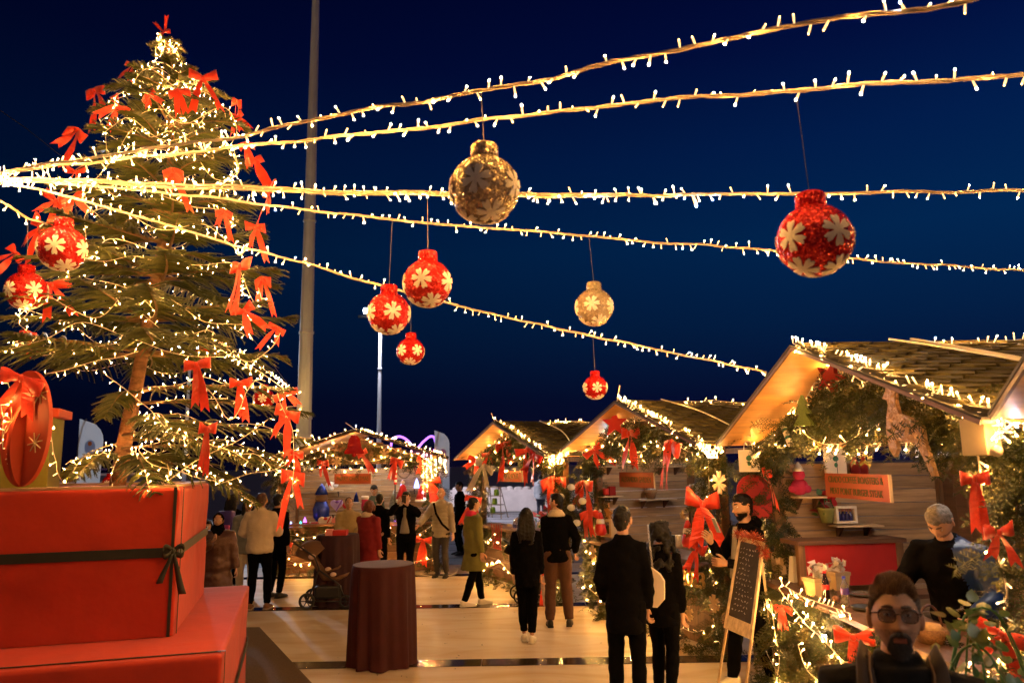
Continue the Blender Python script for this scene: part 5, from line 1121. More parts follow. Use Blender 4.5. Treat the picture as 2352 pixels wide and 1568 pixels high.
# moustache
b = MB()
for sg in (-1, 1):
    b.tube([HT @ Vector((sg*.002, -.1085, -.0435)), HT @ Vector((sg*.014, -.104, -.046)), HT @ Vector((sg*.026, -.095, -.054)), HT @ Vector((sg*.031, -.087, -.067))], [.0065, .0075, .006, .003], 8)
    for _ in range(200): f = rnd(0, 1); c = Vector((sg*(.002+.029*f), -.112+.026*f*f, -.041-.018*f*f)); q = len(b.v); tip = c+Vector((sg*rnd(0, .006), -.002, -rnd(.006, .012))); s_ = Vector((.0007, 0, 0)); b.v += [tuple(HT @ (c-s_)), tuple(HT @ (c+s_)), tuple(HT @ tip)]; b._f((q, q+1, q+2))
b.build('moustache', m_bd, t, True)
m_frame = M('tortoise_frame', (.045, .018, .010), .25, var=.5, scale=60); m_lens = M('lens', (.10,.06,.04), .05, var=0, spec=.5, alpha=.5)
gl = MB()
for sg in (-1, 1):
    P = []
    for q in range(24):
        a_ = 2*PI*q/24; x_, z_ = .0255*math.copysign(abs(math.cos(a_))**.75, math.cos(a_)), .0205*math.copysign(abs(math.sin(a_))**.8, math.sin(a_)); P.append(HT @ Vector((sg*.034+x_, -.1095+.0030*abs(sg*.034+x_)/.03+abs(sg*.034+x_)**2*2.2, .012+z_)))
    gl.tube(P, [.0022+.0018*(1 if 1 < q < 11 else 0) for q in range(24)], 6, closed=True)
    gl.tube([HT @ Vector((sg*.0595, -.099, .021)), HT @ Vector((sg*.074, -.075, .021)), HT @ Vector((sg*.0775, -.02, .018)), HT @ Vector((sg*.078, .012, .012))], .0022, 6)
    le = MB(); c = HT @ Vector((sg*.034, -.105, .012)); le.ell(c, .0245, .0009, .0195, 20, 6, HT.to_3x3() @ Matrix.Rotation(sg*.10, 3, 'Z')); le.build('lens', m_lens, t, True)
gl.tube([HT @ Vector((-.009, -.1085, .016)), HT @ Vector((0, -.112, .019)), HT @ Vector((.009, -.1085, .016))], .0024, 6); gl.build('glasses_frame', m_frame, t, True)
for sg in (-1, 1):      # open lapels of the coat with a lighter lining
    b = MB(); P = [up((sg*.10, -.02, 1.535)), up((sg*.105, -.085, 1.49)), up((sg*.10, -.135, 1.42)), up((sg*.075, -.165, 1.32)), up((sg*.045, -.175, 1.20))]
    b.ribbon(P, [Vector((sg*.03, -.01, .05)), Vector((sg*.055, -.015, .045)), Vector((sg*.075, -.01, .04)), Vector((sg*.07, 0, .04)), Vector((sg*.05, 0, .03))], .008); b.build('lapel', M('brown_lining', (.05,.028,.016), .8, var=.2), t, True)
    b = MB(); b.tube([p+Vector((-sg*.010, -.01, -.01)) for p in P], .004, 6); b.build('lapel_piping', M('tan_piping', (.30,.16,.07), .7), t, True)
# ------------------------------------------------------------------ tables, pushchairs, chalkboard
m_wine = M('wine_tablecloth', (.048, .005, .006), .85, var=.18, scale=5, bump=.15, bscale=40); m_lil = M('tabletop_cloth', (.17, .13, .14), .9, var=.1, bump=.2, bscale=120); m_blk2 = M('black_tablecloth', (.035, .008, .012), .85, var=.2)
def cocktail(label, x, y, Rr, h, mc, mtop):
    t = thing('cocktail_table', label, 'table', (x, y, 0)); b = MB(); n = 96; zs = [0, .01, .12, .35, .6, .8, .93, .975, .992, 1.0]
    for j, f in enumerate(zs):
        for k in range(n):
            a = 2*PI*k/n; amp = .030*(1-f)**.7*(1 if f < .97 else 0)+.004*(f < .99); r = Rr+.014*(1-f)+amp*(math.sin(a*9+.7*math.sin(a*3)+2)+.55*math.sin(a*17+f*1.2))
            if f > .985: r = Rr-.006 if f < 1 else Rr-.018
            if f == 0: r += .03*max(0, math.sin(a*4+1))
            b.v.append((r*math.cos(a), r*math.sin(a), f*h+(.012*math.sin(a*5) if f == 0 else 0)*0))
    for j in range(len(zs)-1):
        for k in range(n): b._f((j*n+k, j*n+(k+1) % n, (j+1)*n+(k+1) % n, (j+1)*n+k))
    b.build('tablecloth', mc, t, True); b = MB(); b.lathe([(Rr-.014, h-.006), (Rr-.006, h+.001), (Rr-.012, h+.004)], 64); b.build('top_cover', mtop, t, False); return t
cocktail('round cocktail table in wine red cloth alone on the open floor', -1.529, 9.06, .352, 1.088, m_wine, m_lil)
T2 = Vector((-2.93, 12.9, 0)); cocktail('round cocktail table in black cloth where two women stand', T2.x, T2.y, .34, 1.10, m_blk2, m_blk2)
m_redbox = M('red_card', (.50, .02, .02), .6); m_pinkb = M('pink_card', (.75, .25, .25), .6)
b = MB(); b.bev(-.09, .02, -.08, .04, 0, .10, .004); tag(b.build('small_box', m_pinkb, None, loc=(T2.x-.06, T2.y-.2, 1.105)), 'pink card box on the black cocktail table', 'box')
b = MB(); b.bev(0, .22, -.08, .1, 0, .085, .004); tag(b.build('small_box', m_redbox, None, loc=(T2.x-.03, T2.y-.2, 1.105)), 'red card box on the black cocktail table', 'box')
m_tan = M('tan_fabric', (.13, .065, .03), .85, var=.2); m_plast = M('black_plastic', (.012,.012,.013), .5, var=.1); m_patch = M('pale_patch', (.62, .45, .34), .7); m_tyre = M('tyre', (.02,.02,.02), .9); m_hub = M('white_hub', (.65,.62,.58), .5)
def wheel(t, x, y, r, hub, spokes=6):
    T = Matrix.Translation((x, y, r)) @ Matrix.Rotation(R(90), 4, 'X'); b = MB(); b.lathe([(r*.78, -.022), (r*.97, -.024), (r, -.012), (r, .012), (r*.97, .024), (r*.78, .022), (r*.78, -.022)], 32, T, False, False); w = b.build('wheel', m_tyre, t, True)
    b = MB(); b.lathe([(r*.70, -.012), (r*.80, -.014), (r*.80, .014), (r*.70, .012), (r*.70, -.012)], 28, T, False, False); b.lathe([(r*.18, -.02), (r*.18, .02)], 12, T)
    for k in range(spokes): a = 2*PI*k/spokes; b.tube([T @ Vector((0, 0, 0)), T @ Vector((r*.75*math.cos(a), r*.75*math.sin(a), 0))], r*.06, 4)
    b.build('rim', hub, w)
def stroller(label, x, y, deg, seatm, hub, canopy=True, s=1.):
    t = thing('pushchair', label, 'pushchair', (x, y, 0), R(deg)); t.scale = (s, s, s)
    for yy in (-.24, .24): wheel(t, 0, yy, .125, hub); wheel(t, .60, yy*.9, .10, hub)
    for yy in (-.23, .23):
        b = MB(); b.tube([(0, yy, .125), (.10, yy, .35), (.18, yy, .62), (.10, yy, .80), (-.22, yy, 1.02)], .014, 8); b.tube([(.60, yy*.9, .10), (.50, yy, .36), (.17, yy, .60)], .014, 8); b.tube([(0, yy, .125), (.60, yy*.9, .10)], .011, 6); b.build('frame_side', m_plast, t, True)
    b = MB(); b.tube([(-.22, -.23, 1.02), (-.26, -.1, 1.04), (-.26, .1, 1.04), (-.22, .23, 1.02)], .018, 8); b.build('handle', m_plast, t, True)
    b = MB(); b.rings([(Vector((-.06, 0, .92)), Vector((.02, 0, .03)), Vector((0, .19, 0))), (Vector((.12, 0, .66)), Vector((.04, 0, .06)), Vector((0, .20, 0))), (Vector((.26, 0, .46)), Vector((.05, 0, .06)), Vector((0, .20, 0))), (Vector((.46, 0, .44)), Vector((.01, 0, .05)), Vector((0, .20, 0))), (Vector((.62, 0, .50)), Vector((.02, 0, .03)), Vector((0, .17, 0)))], 16); b.build('seat', seatm, t, True)
    if canopy:
        b = MB(); rs = []
        for k in range(7): a = R(-10+k*24); rs.append((Vector((.02+.02*k, 0, .80)), Vector((-.30*math.cos(a*.8), 0, .28*math.sin(a)+.1)), Vector((0, .21, 0))))
        pts = []
        for i in range(8):
            a = R(20+i*17); 
            for k in range(9): q = PI*k/8; pts.append((.03-.30*math.cos(a)*math.sin(q)*1.0, -.22*math.cos(q), .72+.32*math.sin(a)*math.sin(q)))
        b.v += pts
        for i in range(7):
            for k in range(8): b._f((i*9+k, i*9+k+1, (i+1)*9+k+1, (i+1)*9+k))
        b.build('canopy', seatm, t, True)
    b = MB(); b.bev(.10, .52, -.19, .19, .14, .34, .04); b.build('basket', m_plast, t)
    b = MB(); b.tube([(.30, -.22, .56), (.48, -.22, .62), (.50, 0, .64), (.48, .22, .62), (.30, .22, .56)], .016, 8); b.build('bumper_bar', m_tan, t, True)
    for k, (x0, z0, w_) in enumerate(((-.10, .93, .035), (.06, .80, .06), (.32, .60, .05), (.40, .52, .05))): b = MB(); b.ell((x0, -.215, z0), w_, .012, w_*.7, 10, 6); b.build('pale_patch', m_patch, t, True)
    return t
q = onz(703, 1398, 0); stroller('black and tan pushchair parked left of the wine red table', q.x, q.y+.2, 4, m_tan, m_plast)
q = onz(1192, 1388, 0); stroller('dark pushchair with white wheel hubs behind the walking couple', q.x, q.y+.25, 8, m_black, m_hub, True, .95)
b = MB(); ch = at(1255, 1345, 11.9); b.rings([(ch+Vector((0, 0, dz)), Vector((rx, 0, 0)), Vector((0, rx, 0))) for dz, rx in ((-.30, .05), (-.15, .07), (0, .09), (.15, .06))], 10); tag(link('child_blanket', remeshed(b, .015, 3, .01, 2, 16.), None), 'pale rumpled blanket hanging in the dark pushchair', 'blanket').data.materials.append(M('pale_blanket', (.6,.48,.40), .9, bump=.3, bscale=50))
# chalkboard
A_, B_, C_, D_ = at(1701, 1232, 7.30), at(1757, 1246, 7.02), at(1729, 1470, 6.72), at(1666, 1442, 7.0)
base = onz(1690, 1600, 0); t = thing('chalkboard_stand', 'leaning chalkboard menu on wooden legs with red tinsel on top', 'chalkboard', (base.x, base.y, 0))
O = Vector((base.x, base.y, 0)); m_pale = wood('pale_frame', (.48, .36, .22), axis=2); m_slate = M('slate', (.030, .022, .018), .7, var=.5, scale=7); m_chalk = M('chalk', (.55, .50, .45), .9)
nb_ = (B_-A_).cross(D_-A_).normalized(); nb_ = nb_ if nb_.y < 0 else -nb_
bl = lambda u, v, o=0.: A_.lerp(B_, u).lerp(D_.lerp(C_, u), v)+nb_*o-O
def slab(m, u0, u1, v0, v1, o0, o1):
    vs = [bl(u, v, o) for o in (o0, o1) for u, v in ((u0, v0), (u1, v0), (u1, v1), (u0, v1))]; m.add(vs, [(0,1,2,3),(7,6,5,4),(0,4,5,1),(1,5,6,2),(2,6,7,3),(3,7,4,0)])
b = MB(); slab(b, .06, .94, .05, .86, 0, .012); brd = fixn(b.build('slate', m_slate, t))
for u0, u1, v0, v1 in ((0, .075, 0, 1), (.925, 1, 0, 1), (.076, .924, 0, .05), (.076, .924, .86, 1)): b = MB(); slab(b, u0, u1, v0, v1, -.004, .022); fixn(b.build('frame_rail', m_pale, t))
for r_ in range(13):      # chalk handwriting
    v = .12+r_*.055; u = .14+rnd(0, .08); ln = rnd(.45, .72)
    while u < .14+ln:
        P = [bl(u+.018*k*.9, v+rnd(-.012, .012), .0145) for k in range(random.randint(3, 5))]; b = MB(); b.tube(P, .0016, 3); b.build('chalk_stroke', m_chalk, brd); u += .10+rnd(0, .03)
def leg(a, c): b = MB(); b.tube([Vector(a)-O, Vector(c)-O], .013, 4); b.build('leg', m_pale, t)
leg(D_.lerp(A_, .05)+(C_-D_)*.05, onz(1643, 1608, 0)); leg(C_.lerp(B_, .05)-(C_-D_)*.05, onz(1706, 1640, 0)); leg(at(1750, 1290, 7.5), onz(1790, 1592, 0)); leg(at(1712, 1275, 7.7), onz(1740, 1560, 0))
g = MB(); m_tin = M('red_gold_tinsel', (.80, .20, .12), .22, metal=.7, var=.4, scale=60)
for k in range(900):
    f = rnd(-.12, 1.12); a = rnd(0, 6.28); c = bl(f, -.02+.02*math.sin(f*9)+max(0, f-.8)*.5, .01); d = Vector((rnd(-1,1), rnd(-1,1), rnd(-1,1))).normalized(); L = rnd(.03, .075); w_ = d.orthogonal().normalized()*.0026; q = len(g.v); g.v += [tuple(c-w_), tuple(c+w_), tuple(c+d*L+w_), tuple(c+d*L-w_)]; g._f((q, q+1, q+2, q+3))
tn = g.build('tinsel_garland', m_tin, None, loc=O); tag(tn, 'red and gold tinsel draped over the chalkboard top', 'tinsel')
# phones, bag
def box_thing(name, label, cat, p, dims, rot, mat, bev=.004):
    b = MB(); b.bev(-dims[0]/2, dims[0]/2, -dims[1]/2, dims[1]/2, 0, dims[2], min(bev, min(dims)*.45)); o = b.build(name, mat, None, loc=p); o.rotation_euler = rot; return tag(o, label, cat)
box_thing('phone', 'phone held up by the man photographing', 'phone', (gx(934, 14.6), 14.6-.33, 1.52), (.08, .012, .15), (.1, 0, .05), m_plast)
pz = at(1651, 1222, 7.8); box_thing('phone', 'pale phone held by the bearded man in glasses', 'phone', pz, (.012, .075, .15), (0, -.35, .2), M('phone_shell', (.35,.38,.42), .3))
bp_ = at(1511, 1388, 7.12); b = MB(); b.prism([(-.07, .02), (-.03, -.0), (.0, -.04+.04), (.055, .06), (.06, .20), (.03, .25), (-.04, .30), (-.075, .26)], .06, Matrix.Diagonal((1.15, 1, 1.15, 1)))
o = b.build('shoulder_bag', M('white_leather_bag', (.72,.62,.50), .55, var=.06), None, loc=bp_+Vector((0, 0, -.02)), rz=R(-20)); tag(o, 'white leather bag hanging from the curly haired woman', 'bag')
b = MB(); 
for k in range(16): a = Vector((-.03-.004*k*.5, 0, .29+k*.028)); b.tube([a+Vector((.006*math.cos(q), .004*math.sin(q)*(k % 2), .014*math.sin(q))) for q in [2*PI*j/8 for j in range(8)]], .0022, 4, closed=True)
b.build('chain', m_silver, o)
# ------------------------------------------------------------------ wares
def cols(n): return random.choice(n)
m_glass = M('clear_glass', (.95,.97,.95), .05, var=0, trans=.9, spec=.6); m_kraft = M('kraft_paper', (.42, .29, .16), .85, var=.1); m_paper = M('white_paper', (.72,.66,.58), .8, var=.05); m_green = M('leaf_green', (.05,.16,.03), .5, var=.2); m_redp = M('poinsettia_red', (.45,.012,.02), .5, var=.2); m_lila = M('lilac_card', (.40,.30,.62), .6, var=.1); m_bluef = M('blue_foil', (.02,.05,.40), .25, metal=.5, var=.5, scale=60); m_goldg = M('gold_sequins', (.62,.40,.14), .3, metal=.6, var=.5, scale=110)
def heart(name, label, p, s, rz, m1, m2):
    t = thing(name, label, 'box', p, rz); pts = []
    for k in range(32): a = 2*PI*k/32; pts.append((.0625*s*16*math.sin(a)**3/16*16/16, .0625*s*(13*math.cos(a)-5*math.cos(2*a)-2*math.cos(3*a)-math.cos(4*a))/16+.06*s))
    b = MB(); b.prism(pts, .05*s); b.build('heart_lid', m1, t); b = MB(); b.box(-.006*s, .006*s, -.029*s, -.026*s, .0, .125*s, Matrix.Rotation(.5, 4, 'Y')); b.ell((.01*s, -.035*s, .09*s), .02*s, .01*s, .014*s, 8, 6); b.build('ribbon', m2, t); return t
heart('heart_box', 'lilac heart shaped gift box on the lower shelf of the gift stall', hp(H1, 773, 1172, 1.6), 2.2, H1.a, m_lila, M('purple_ribbon', (.2,.08,.4), .5)); heart('heart_box', 'cream heart shaped box with red ribbon on the gift counter', hp(H1, 746, 1212, .62), 2.2, H1.a, m_paper, m_redbox); heart('heart_box', 'pink heart shaped box on the gift counter', hp(H1, 776, 1212, .62), 2.1, H1.a, m_pinkb, m_lila); heart('heart_box', 'red heart shaped box beside the lilac heart in the gift stall', hp(H1, 797, 1172, 1.6), 1.6, H1.a, m_redbox, m_paper)
def shelf(label, h, u0, u1, v, yl, dep=.22, side=False, mat=None):
    if side:      # on the wall that closes the left side of a stall
        xl = -(h.w-.28)+.02; d0 = ray(u0, v); d1 = ray(u1, v); f = lambda d: CAM+d*((h.P(xl, 0, 0)-CAM).dot(h.e)/d.dot(h.e)); a, c = f(d0), f(d1); dirn = h.e
    else: a, c = hp(h, u0, v, yl), hp(h, u1, v, yl); dirn = -h.n
    z = (a.z+c.z)/2; t = thing('wall_shelf', label, 'shelf', (a.x, a.y, z), math.atan2(c.y-a.y, c.x-a.x)); L = math.hypot(c.x-a.x, c.y-a.y)
    sg = -1 if dirn.dot(Vector((-(c-a).y, (c-a).x, 0))) < 0 else 1
    b = MB(); b.bev(0, L, min(0, sg*dep), max(0, sg*dep), -.018, 0, .003); b.build('board', mat or M('pale_shelf', (.55,.42,.27), .6, var=.2), t)
    for f_ in (.2, .8): b = MB(); b.prism([(0, -.02), (0, -.14), (.02, -.14), (.16, -.02)], .02, Matrix.Translation((L*f_, 0, 0)) @ Matrix.Rotation(R(90*sg), 4, 'Z')); b.build('bracket', w_dark, t)
    return a, c, dirn, z
def sidept(h, u, v, off=.1): xl = -(h.w-.28)+.02+off; d = ray(u, v); return CAM+d*((h.P(xl, 0, 0)-CAM).dot(h.e)/d.dot(h.e))
shelf('pale shelf high on the left of the gift stall back wall', H1, 733, 790, 1126, 2.05); shelf('pale shelf low on the gift stall back wall', H1, 755, 812, 1178, 1.9); shelf('pale shelf on the right of the gift stall back wall', H1, 913, 962, 1120, 2.05)
shelf('pale shelf with mug and box in the middle stall', H3, 1370, 1418, 1138, 0, .20, True); shelf('pale shelf with a basket in the middle stall', H3, 1455, 1540, 1145, 0, .20, True); shelf('pale shelf high up in the middle stall', H3, 1500, 1560, 1070, 0, .18, True); shelf('high left shelf in the middle stall', H3, 1352, 1405, 1070, 0, .18, True)
shelf('shelf with paper bags high in the coffee stall', H4, 1885, 1990, 1092, 0, .22, True); shelf('shelf with red plush high left in the coffee stall', H4, 1815, 1880, 1138, 0, .22, True); shelf('shelf with flower and gift carton in the coffee stall', H4, 1900, 2005, 1202, 0, .24, True)
def lathe_thing(name, label, cat, p, parts, n=20):
    t = thing(name, label, cat, p)
    for nm_, prof, mt_ in parts: b = MB(); b.lathe(prof, n); b.build(nm_, mt_, t, True)
    return t
def bag(label, p, w_, h_, rz, mat, logo=None, d_=.09):
    t = thing('paper_bag', label, 'bag', p, rz); b = MB(); b.add([(-w_/2,-d_/2,0),(w_/2,-d_/2,0),(w_/2,d_/2,0),(-w_/2,d_/2,0),(-w_/2,-d_/2*.7,h_),(w_/2,-d_/2*.7,h_),(w_/2,d_/2*.7,h_),(-w_/2,d_/2*.7,h_)], [(3,2,1,0),(0,1,5,4),(1,2,6,5),(2,3,7,6),(3,0,4,7)]); b.build('bag_body', mat, t)
    for s_ in (-1, 1): b = MB(); b.tube([(-w_*.22, s_*d_*.3, h_*.97)]+[(-w_*.22*math.cos(PI*k/6), s_*d_*.32, h_+.09*math.sin(PI*k/6)**.7) for k in range(7)]+[(w_*.22, s_*d_*.3, h_*.97)], .004, 5); b.build('handle', mat, t, True)
    if logo: b = MB(); b.ell((0, -d_/2-.002, h_*.62), w_*.14, .003, w_*.14, 14, 6); b.ell((0, -d_/2-.002, h_*.38), w_*.09, .003, w_*.12, 10, 6); b.build('logo', logo, t)
    return t
m_gl = M('dark_green_print', (.02,.16,.10), .6)
bag('white paper bag with round green logo left of the coffee stall', sidept(H4, 1722, 1083, .12), .20, .22, -.3, m_paper, m_gl); bag('white paper bag with green logo on the high shelf of the coffee stall', sidept(H4, 1920, 1090, .12), .20, .26, -.2, m_paper, m_gl)
q = onz(1795, 1328, 1.032); bag('kraft bag with two tags at the left end of the coffee counter', q, .17, .26, .5, m_kraft); 
for dx, dz, s_, mm in ((-.05, .15, .055, m_paper), (.0, .05, .07, m_kraft)): box_thing('price_tag', ('pale photo tag on the kraft bag' if dz > .1 else 'kraft card tag on the kraft bag'), 'tag', q+Vector((dx, -.075, dz)), (s_, .003, s_*1.15), (0, 0, .35), M('photo_tag', (.6,.42,.28), .7, var=.6, scale=30) if mm is m_paper else M('card_tag', (.62,.45,.30), .8), .001)
q = onz(1828, 1335, 1.032); t = thing('paper_stack', 'tapering white paper pile on the coffee counter', 'paper', q, .4); b = MB(); b.add([(-.06,-.04,0),(.06,-.04,0),(.06,.04,0),(-.06,.04,0),(-.04,-.02,.24),(.0,-.02,.24),(.0,.02,.24),(-.04,.02,.24)], [(3,2,1,0),(0,1,5,4),(1,2,6,5),(2,3,7,6),(3,0,4,7),(4,5,6,7)]); b.build('sheets', m_paper, t)
for i, (u, v, lab) in enumerate(((1878, 1368, 'nearer cream carton of clear wrapped sweets on the coffee counter'), (1925, 1352, 'further cream carton of clear wrapped sweets on the coffee counter'))):
    q = onz(u, v, 1.032); t = thing('sweets_carton', lab, 'carton', q, .35); b = MB(); b.add([(-.07,-.06,0),(.07,-.06,0),(.07,.06,0),(-.07,.06,0),(-.085,-.075,.15),(.085,-.075,.15),(.085,.075,.15),(-.085,.075,.15)], [(3,2,1,0),(0,1,5,4),(1,2,6,5),(2,3,7,6),(3,0,4,7),(4,5,6,7)]); b.build('carton', M('cream_carton', (.50,.36,.18), .7), t)
    b = MB(); b.box(-.088, .088, -.079, .079, .125, .155); b.build('band', m_kraft, t)
    m_cel = M('cellophane', (.85,.75,.66), .12, var=0, spec=.8, trans=.35)
    for k in range(14):
        b = MB(); c = Vector((rnd(-.07,.07), rnd(-.06,.06), rnd(.16,.26))); vs = []; n_ = 7
        for a in range(n_): vs.append(c+Vector((rnd(-.05,.05), rnd(-.05,.05), rnd(-.04,.05))))
        b.v += [tuple(x) for x in vs]
        for a in range(n_-2): b._f((a, a+1, a+2))
        b.build('wrapper', m_cel, t)
m_cola = M('cola_brown', (.012,.004,.003), .08, var=0, spec=.7); m_labr = M('red_label', (.55,.02,.015), .5, var=.1); m_blue = M('blue_cap', (.03,.04,.42), .4); m_labp = M('purple_label', (.10,.05,.32), .5, var=.3, scale=40)
lathe_thing('cola_bottle', 'dark cola bottle with red label on the coffee counter', 'bottle', onz(1899, 1383, 1.032), (('bottle', [(.026,0),(.031,.01),(.030,.06),(.028,.10),(.031,.14),(.024,.18),(.013,.215),(.013,.235)], m_cola), ('label', [(.0305,.105),(.0318,.108),(.0325,.14),(.0315,.145)], m_labr), ('cap', [(.0145,.236),(.0145,.25),(.012,.252)], m_labr)))
lathe_thing('water_bottle', 'clear water bottle with purple label and blue cap on the counter', 'bottle', onz(1943, 1392, 1.032), (('bottle', [(.027,0),(.032,.008),(.031,.03),(.033,.04),(.031,.05),(.033,.06),(.031,.075),(.033,.09),(.032,.14),(.028,.17),(.014,.20),(.013,.215)], m_glass), ('label', [(.0335,.095),(.0338,.097),(.0338,.14),(.0335,.142)], m_labp), ('cap', [(.015,.216),(.015,.234),(.012,.236)], m_blue)))
lathe_thing('round_loaf', 'small brown ball between the two bottles', 'ornament', onz(1921, 1384, 1.032), (('ball', [(.006,0),(.026,.012),(.032,.032),(.024,.054),(.006,.062)], M('brown_ball', (.16,.06,.025), .7)),))
lathe_thing('glass_dish', 'shallow glass dish on the coffee counter', 'dish', onz(1980, 1368, 1.032), (('dish', [(.06,0),(.10,.012),(.115,.03),(.112,.03),(.09,.016),(.01,.012)], m_glass),)); lathe_thing('black_pan', 'low black pan on the coffee counter', 'pan', onz(1985, 1400, 1.032), (('pan', [(.08,0),(.10,.03),(.095,.03),(.078,.006)], m_plast),))
lathe_thing('bread_basket', 'round basket with bread by the foreground man', 'basket', onz(2140, 1475, 1.032), (('basket', [(.07,0),(.10,.05),(.105,.09),(.10,.092),(.06,.06)], M('wicker', (.30,.16,.07), .8, var=.4, scale=80)), ('bread', [(.06,.06),(.085,.085),(.06,.115),(.01,.125)], M('bread', (.55,.34,.14), .8, var=.3, scale=30))))
b = MB(); q = onz(2140, 1475, 1.032); b.tube([q-q+Vector((.11*math.cos(PI*k/10), 0, .06+.17*math.sin(PI*k/10))) for k in range(11)], .008, 6); tag(b.build('basket_handle', M('brown_cane', (.09,.03,.015), .6), None, True, loc=q, rz=.4), 'dark brown cane hoop over the bread basket', 'hoop')
# trailing pothos at the right
def leaf_plant(label, name, p, n, spread, size, mats, drop=.4):
    t = thing(name, label, 'plant', p); lm = []
    for mm in mats: b = MB(); pts = [(0,0),(.35,.10),(.52,.38),(.40,.72),(0,1.12),(-.40,.72),(-.52,.38),(-.35,.10)]; b.v += [(x*size, z*size, .10*size*abs(x)-.12*size*z*z) for x, z in pts]+[(0, .5*size, -.02*size)]; [b._f((8, k, (k+1) % 8)) for k in range(8)]; lm.append(b.mesh('leaf', mm, True))
    for k in range(n):
        a = rnd(0, 6.28); r_ = rnd(.02, 1)*spread; q = Vector((math.cos(a)*r_, math.sin(a)*r_*.6, rnd(-drop, .12))); o = link('leaf', random.choice(lm), t, q); o.rotation_euler = (rnd(.2, 1.5), rnd(-.6, .6), rnd(-1.5, 1.5)); s_ = rnd(.6, 1.2); o.scale = (s_, s_, s_)
    for k in range(6): b = MB(); a = rnd(0, 6.28); b.tube(smooth_path([(0,0,.1), (math.cos(a)*spread*.4, math.sin(a)*spread*.3, .06), (math.cos(a)*spread*.8, math.sin(a)*spread*.5, -drop*.4), (math.cos(a)*spread, math.sin(a)*spread*.6, -drop*.9)], 4), .004, 5); b.build('stem', m_green, t, True)
    return t
m_pot = M('pothos_leaf', (.06,.12,.012), .38, var=.3, scale=12); m_pot2 = M('pothos_pale', (.15,.18,.03), .38, var=.3, scale=12)
leaf_plant('leafy pothos trailing over the counter at lower right', 'pothos_plant', at(2262, 1455, 3.1), 60, .17, .050, (m_pot, m_pot, m_pot2), .30); leaf_plant('lower clump of yellow green leaves at the bottom right', 'pothos_plant', at(2248, 1545, 2.8), 44, .15, .042, (m_pot2, m_pot), .12)
# coffee stall interior
q0 = sidept(H4, 1832, 1243, .55); t = thing('side_counter', 'red fronted brown counter inside the coffee stall', 'counter', (q0.x, q0.y, 0), R(8)); 
b = MB(); b.bev(0, 1.12, 0, .35, q0.z-.04, q0.z, .004); b.build('top_board', w_counter, t); b = MB(); b.box(.02, 1.02, .02, .04, q0.z-.42, q0.z-.042); b.build('red_panel', M('red_panel', (.42,.012,.010), .7, var=.1), t)
for X in (.02, 1.03): b = MB(); b.bev(X-.02, X+.05, .0, .06, 0, q0.z-.041, .004); b.build('leg', w_post, t)
b = MB(); b.bev(-.1, 1.3, -.35, -.05, q0.z-.50, q0.z-.46, .004); b.build('lower_board', w_counter, t)
q = sidept(H4, 1735, 1190, .05); t = thing('arched_panel', 'dark red arched board in the gap left of the coffee stall', 'panel', q, -.1); b = MB(); b.prism([(-.17, 0), (.17, 0), (.17, .28)]+[(.17*math.cos(PI*k/10), .28+.16*math.sin(PI*k/10)) for k in range(1, 10)]+[(-.17, .28)], .02); b.build('board', M('deep_red_board', (.33,.012,.014), .7), t)
q = sidept(H4, 2080, 1290, .0); t = thing('rear_door', 'dark brown plank door at the back of the coffee stall', 'door', (H4.P(-1.5, 2.2, 0).x, H4.P(-1.5, 2.2, 0).y, 0), H4.a)
for k in range(5): b = MB(); b.bev(-.45+k*.20, -.255+k*.20, -.015, .015, 0, 2.15, .004); b.build('plank', w_dark, t)
b = MB(); b.bev(.56, .64, -.03, .05, 0, 2.3, .005); b.build('jamb', w_post, t)
for k in range(14): b = MB(); b.bev(.66, 1.15, -.012, .012, k*.15+.002, k*.15+.146, .003); b.build('plank', w_post, t)
q = sidept(H4, 1900, 1200, .12); leaf_plant('red poinsettia in a wrapped pot on the coffee stall shelf', 'poinsettia', q+Vector((0, 0, .17)), 26, .11, .075, (m_redp, m_redp, m_green), .10)
lathe_thing('flower_pot', 'pale wrapped pot of the poinsettia on the shelf', 'pot', q, (('pot', [(.05,0),(.08,.13),(.09,.15),(.05,.14)], M('wrap_green', (.30,.32,.10), .5, var=.3)),))
q = sidept(H4, 1942, 1201, .14); t = thing('gift_carton', 'white window carton of dark blue bottles on the coffee stall shelf', 'carton', q, H4.a+PI/2+.1); W_ = .22
for x0, x1, z0, z1 in ((-W_/2, W_/2, 0, .025), (-W_/2, W_/2, .145, .17), (-W_/2, -W_/2+.025, .025, .145), (W_/2-.025, W_/2, .025, .145)): b = MB(); b.box(x0, x1, -.04, .04, z0, z1); b.build('carton_wall', m_paper, t)
for k in range(4): b = MB(); b.lathe([(.018,.026),(.020,.03),(.020,.085),(.010,.10),(.010,.115)], 12, Matrix.Translation((-.06+k*.04, 0, 0))); b.build('bottle', M('blue_bottle', (.03,.03,.16), .25, var=.3), t, True); b = MB(); b.lathe([(.013,.116),(.016,.125),(.012,.142)], 10, Matrix.Translation((-.06+k*.04, 0, 0))); b.build('cork', M('cork_red', (.45,.16,.10), .6), t, True)
q = sidept(H4, 1838, 1136, .12); t = thing('plush_toy', 'red plush figure with pale hat on the coffee stall shelf', 'toy', q, -.3); m_pl = M('red_plush', (.55,.03,.09), .95, var=.2, bump=.5, bscale=60)
for c, r_ in (((0,0,.08), .085), ((0,-.01,.20), .06), ((-.07,-.03,.06), .04), ((.07,-.03,.06), .04)): b = MB(); b.ell(c, r_, r_*.85, r_, 12, 8); b.build('stuffing', m_pl, t, True)
b = MB(); b.lathe([(.055,.235),(.04,.27),(.008,.33)], 12); b.build('hat', m_paper, t, True)
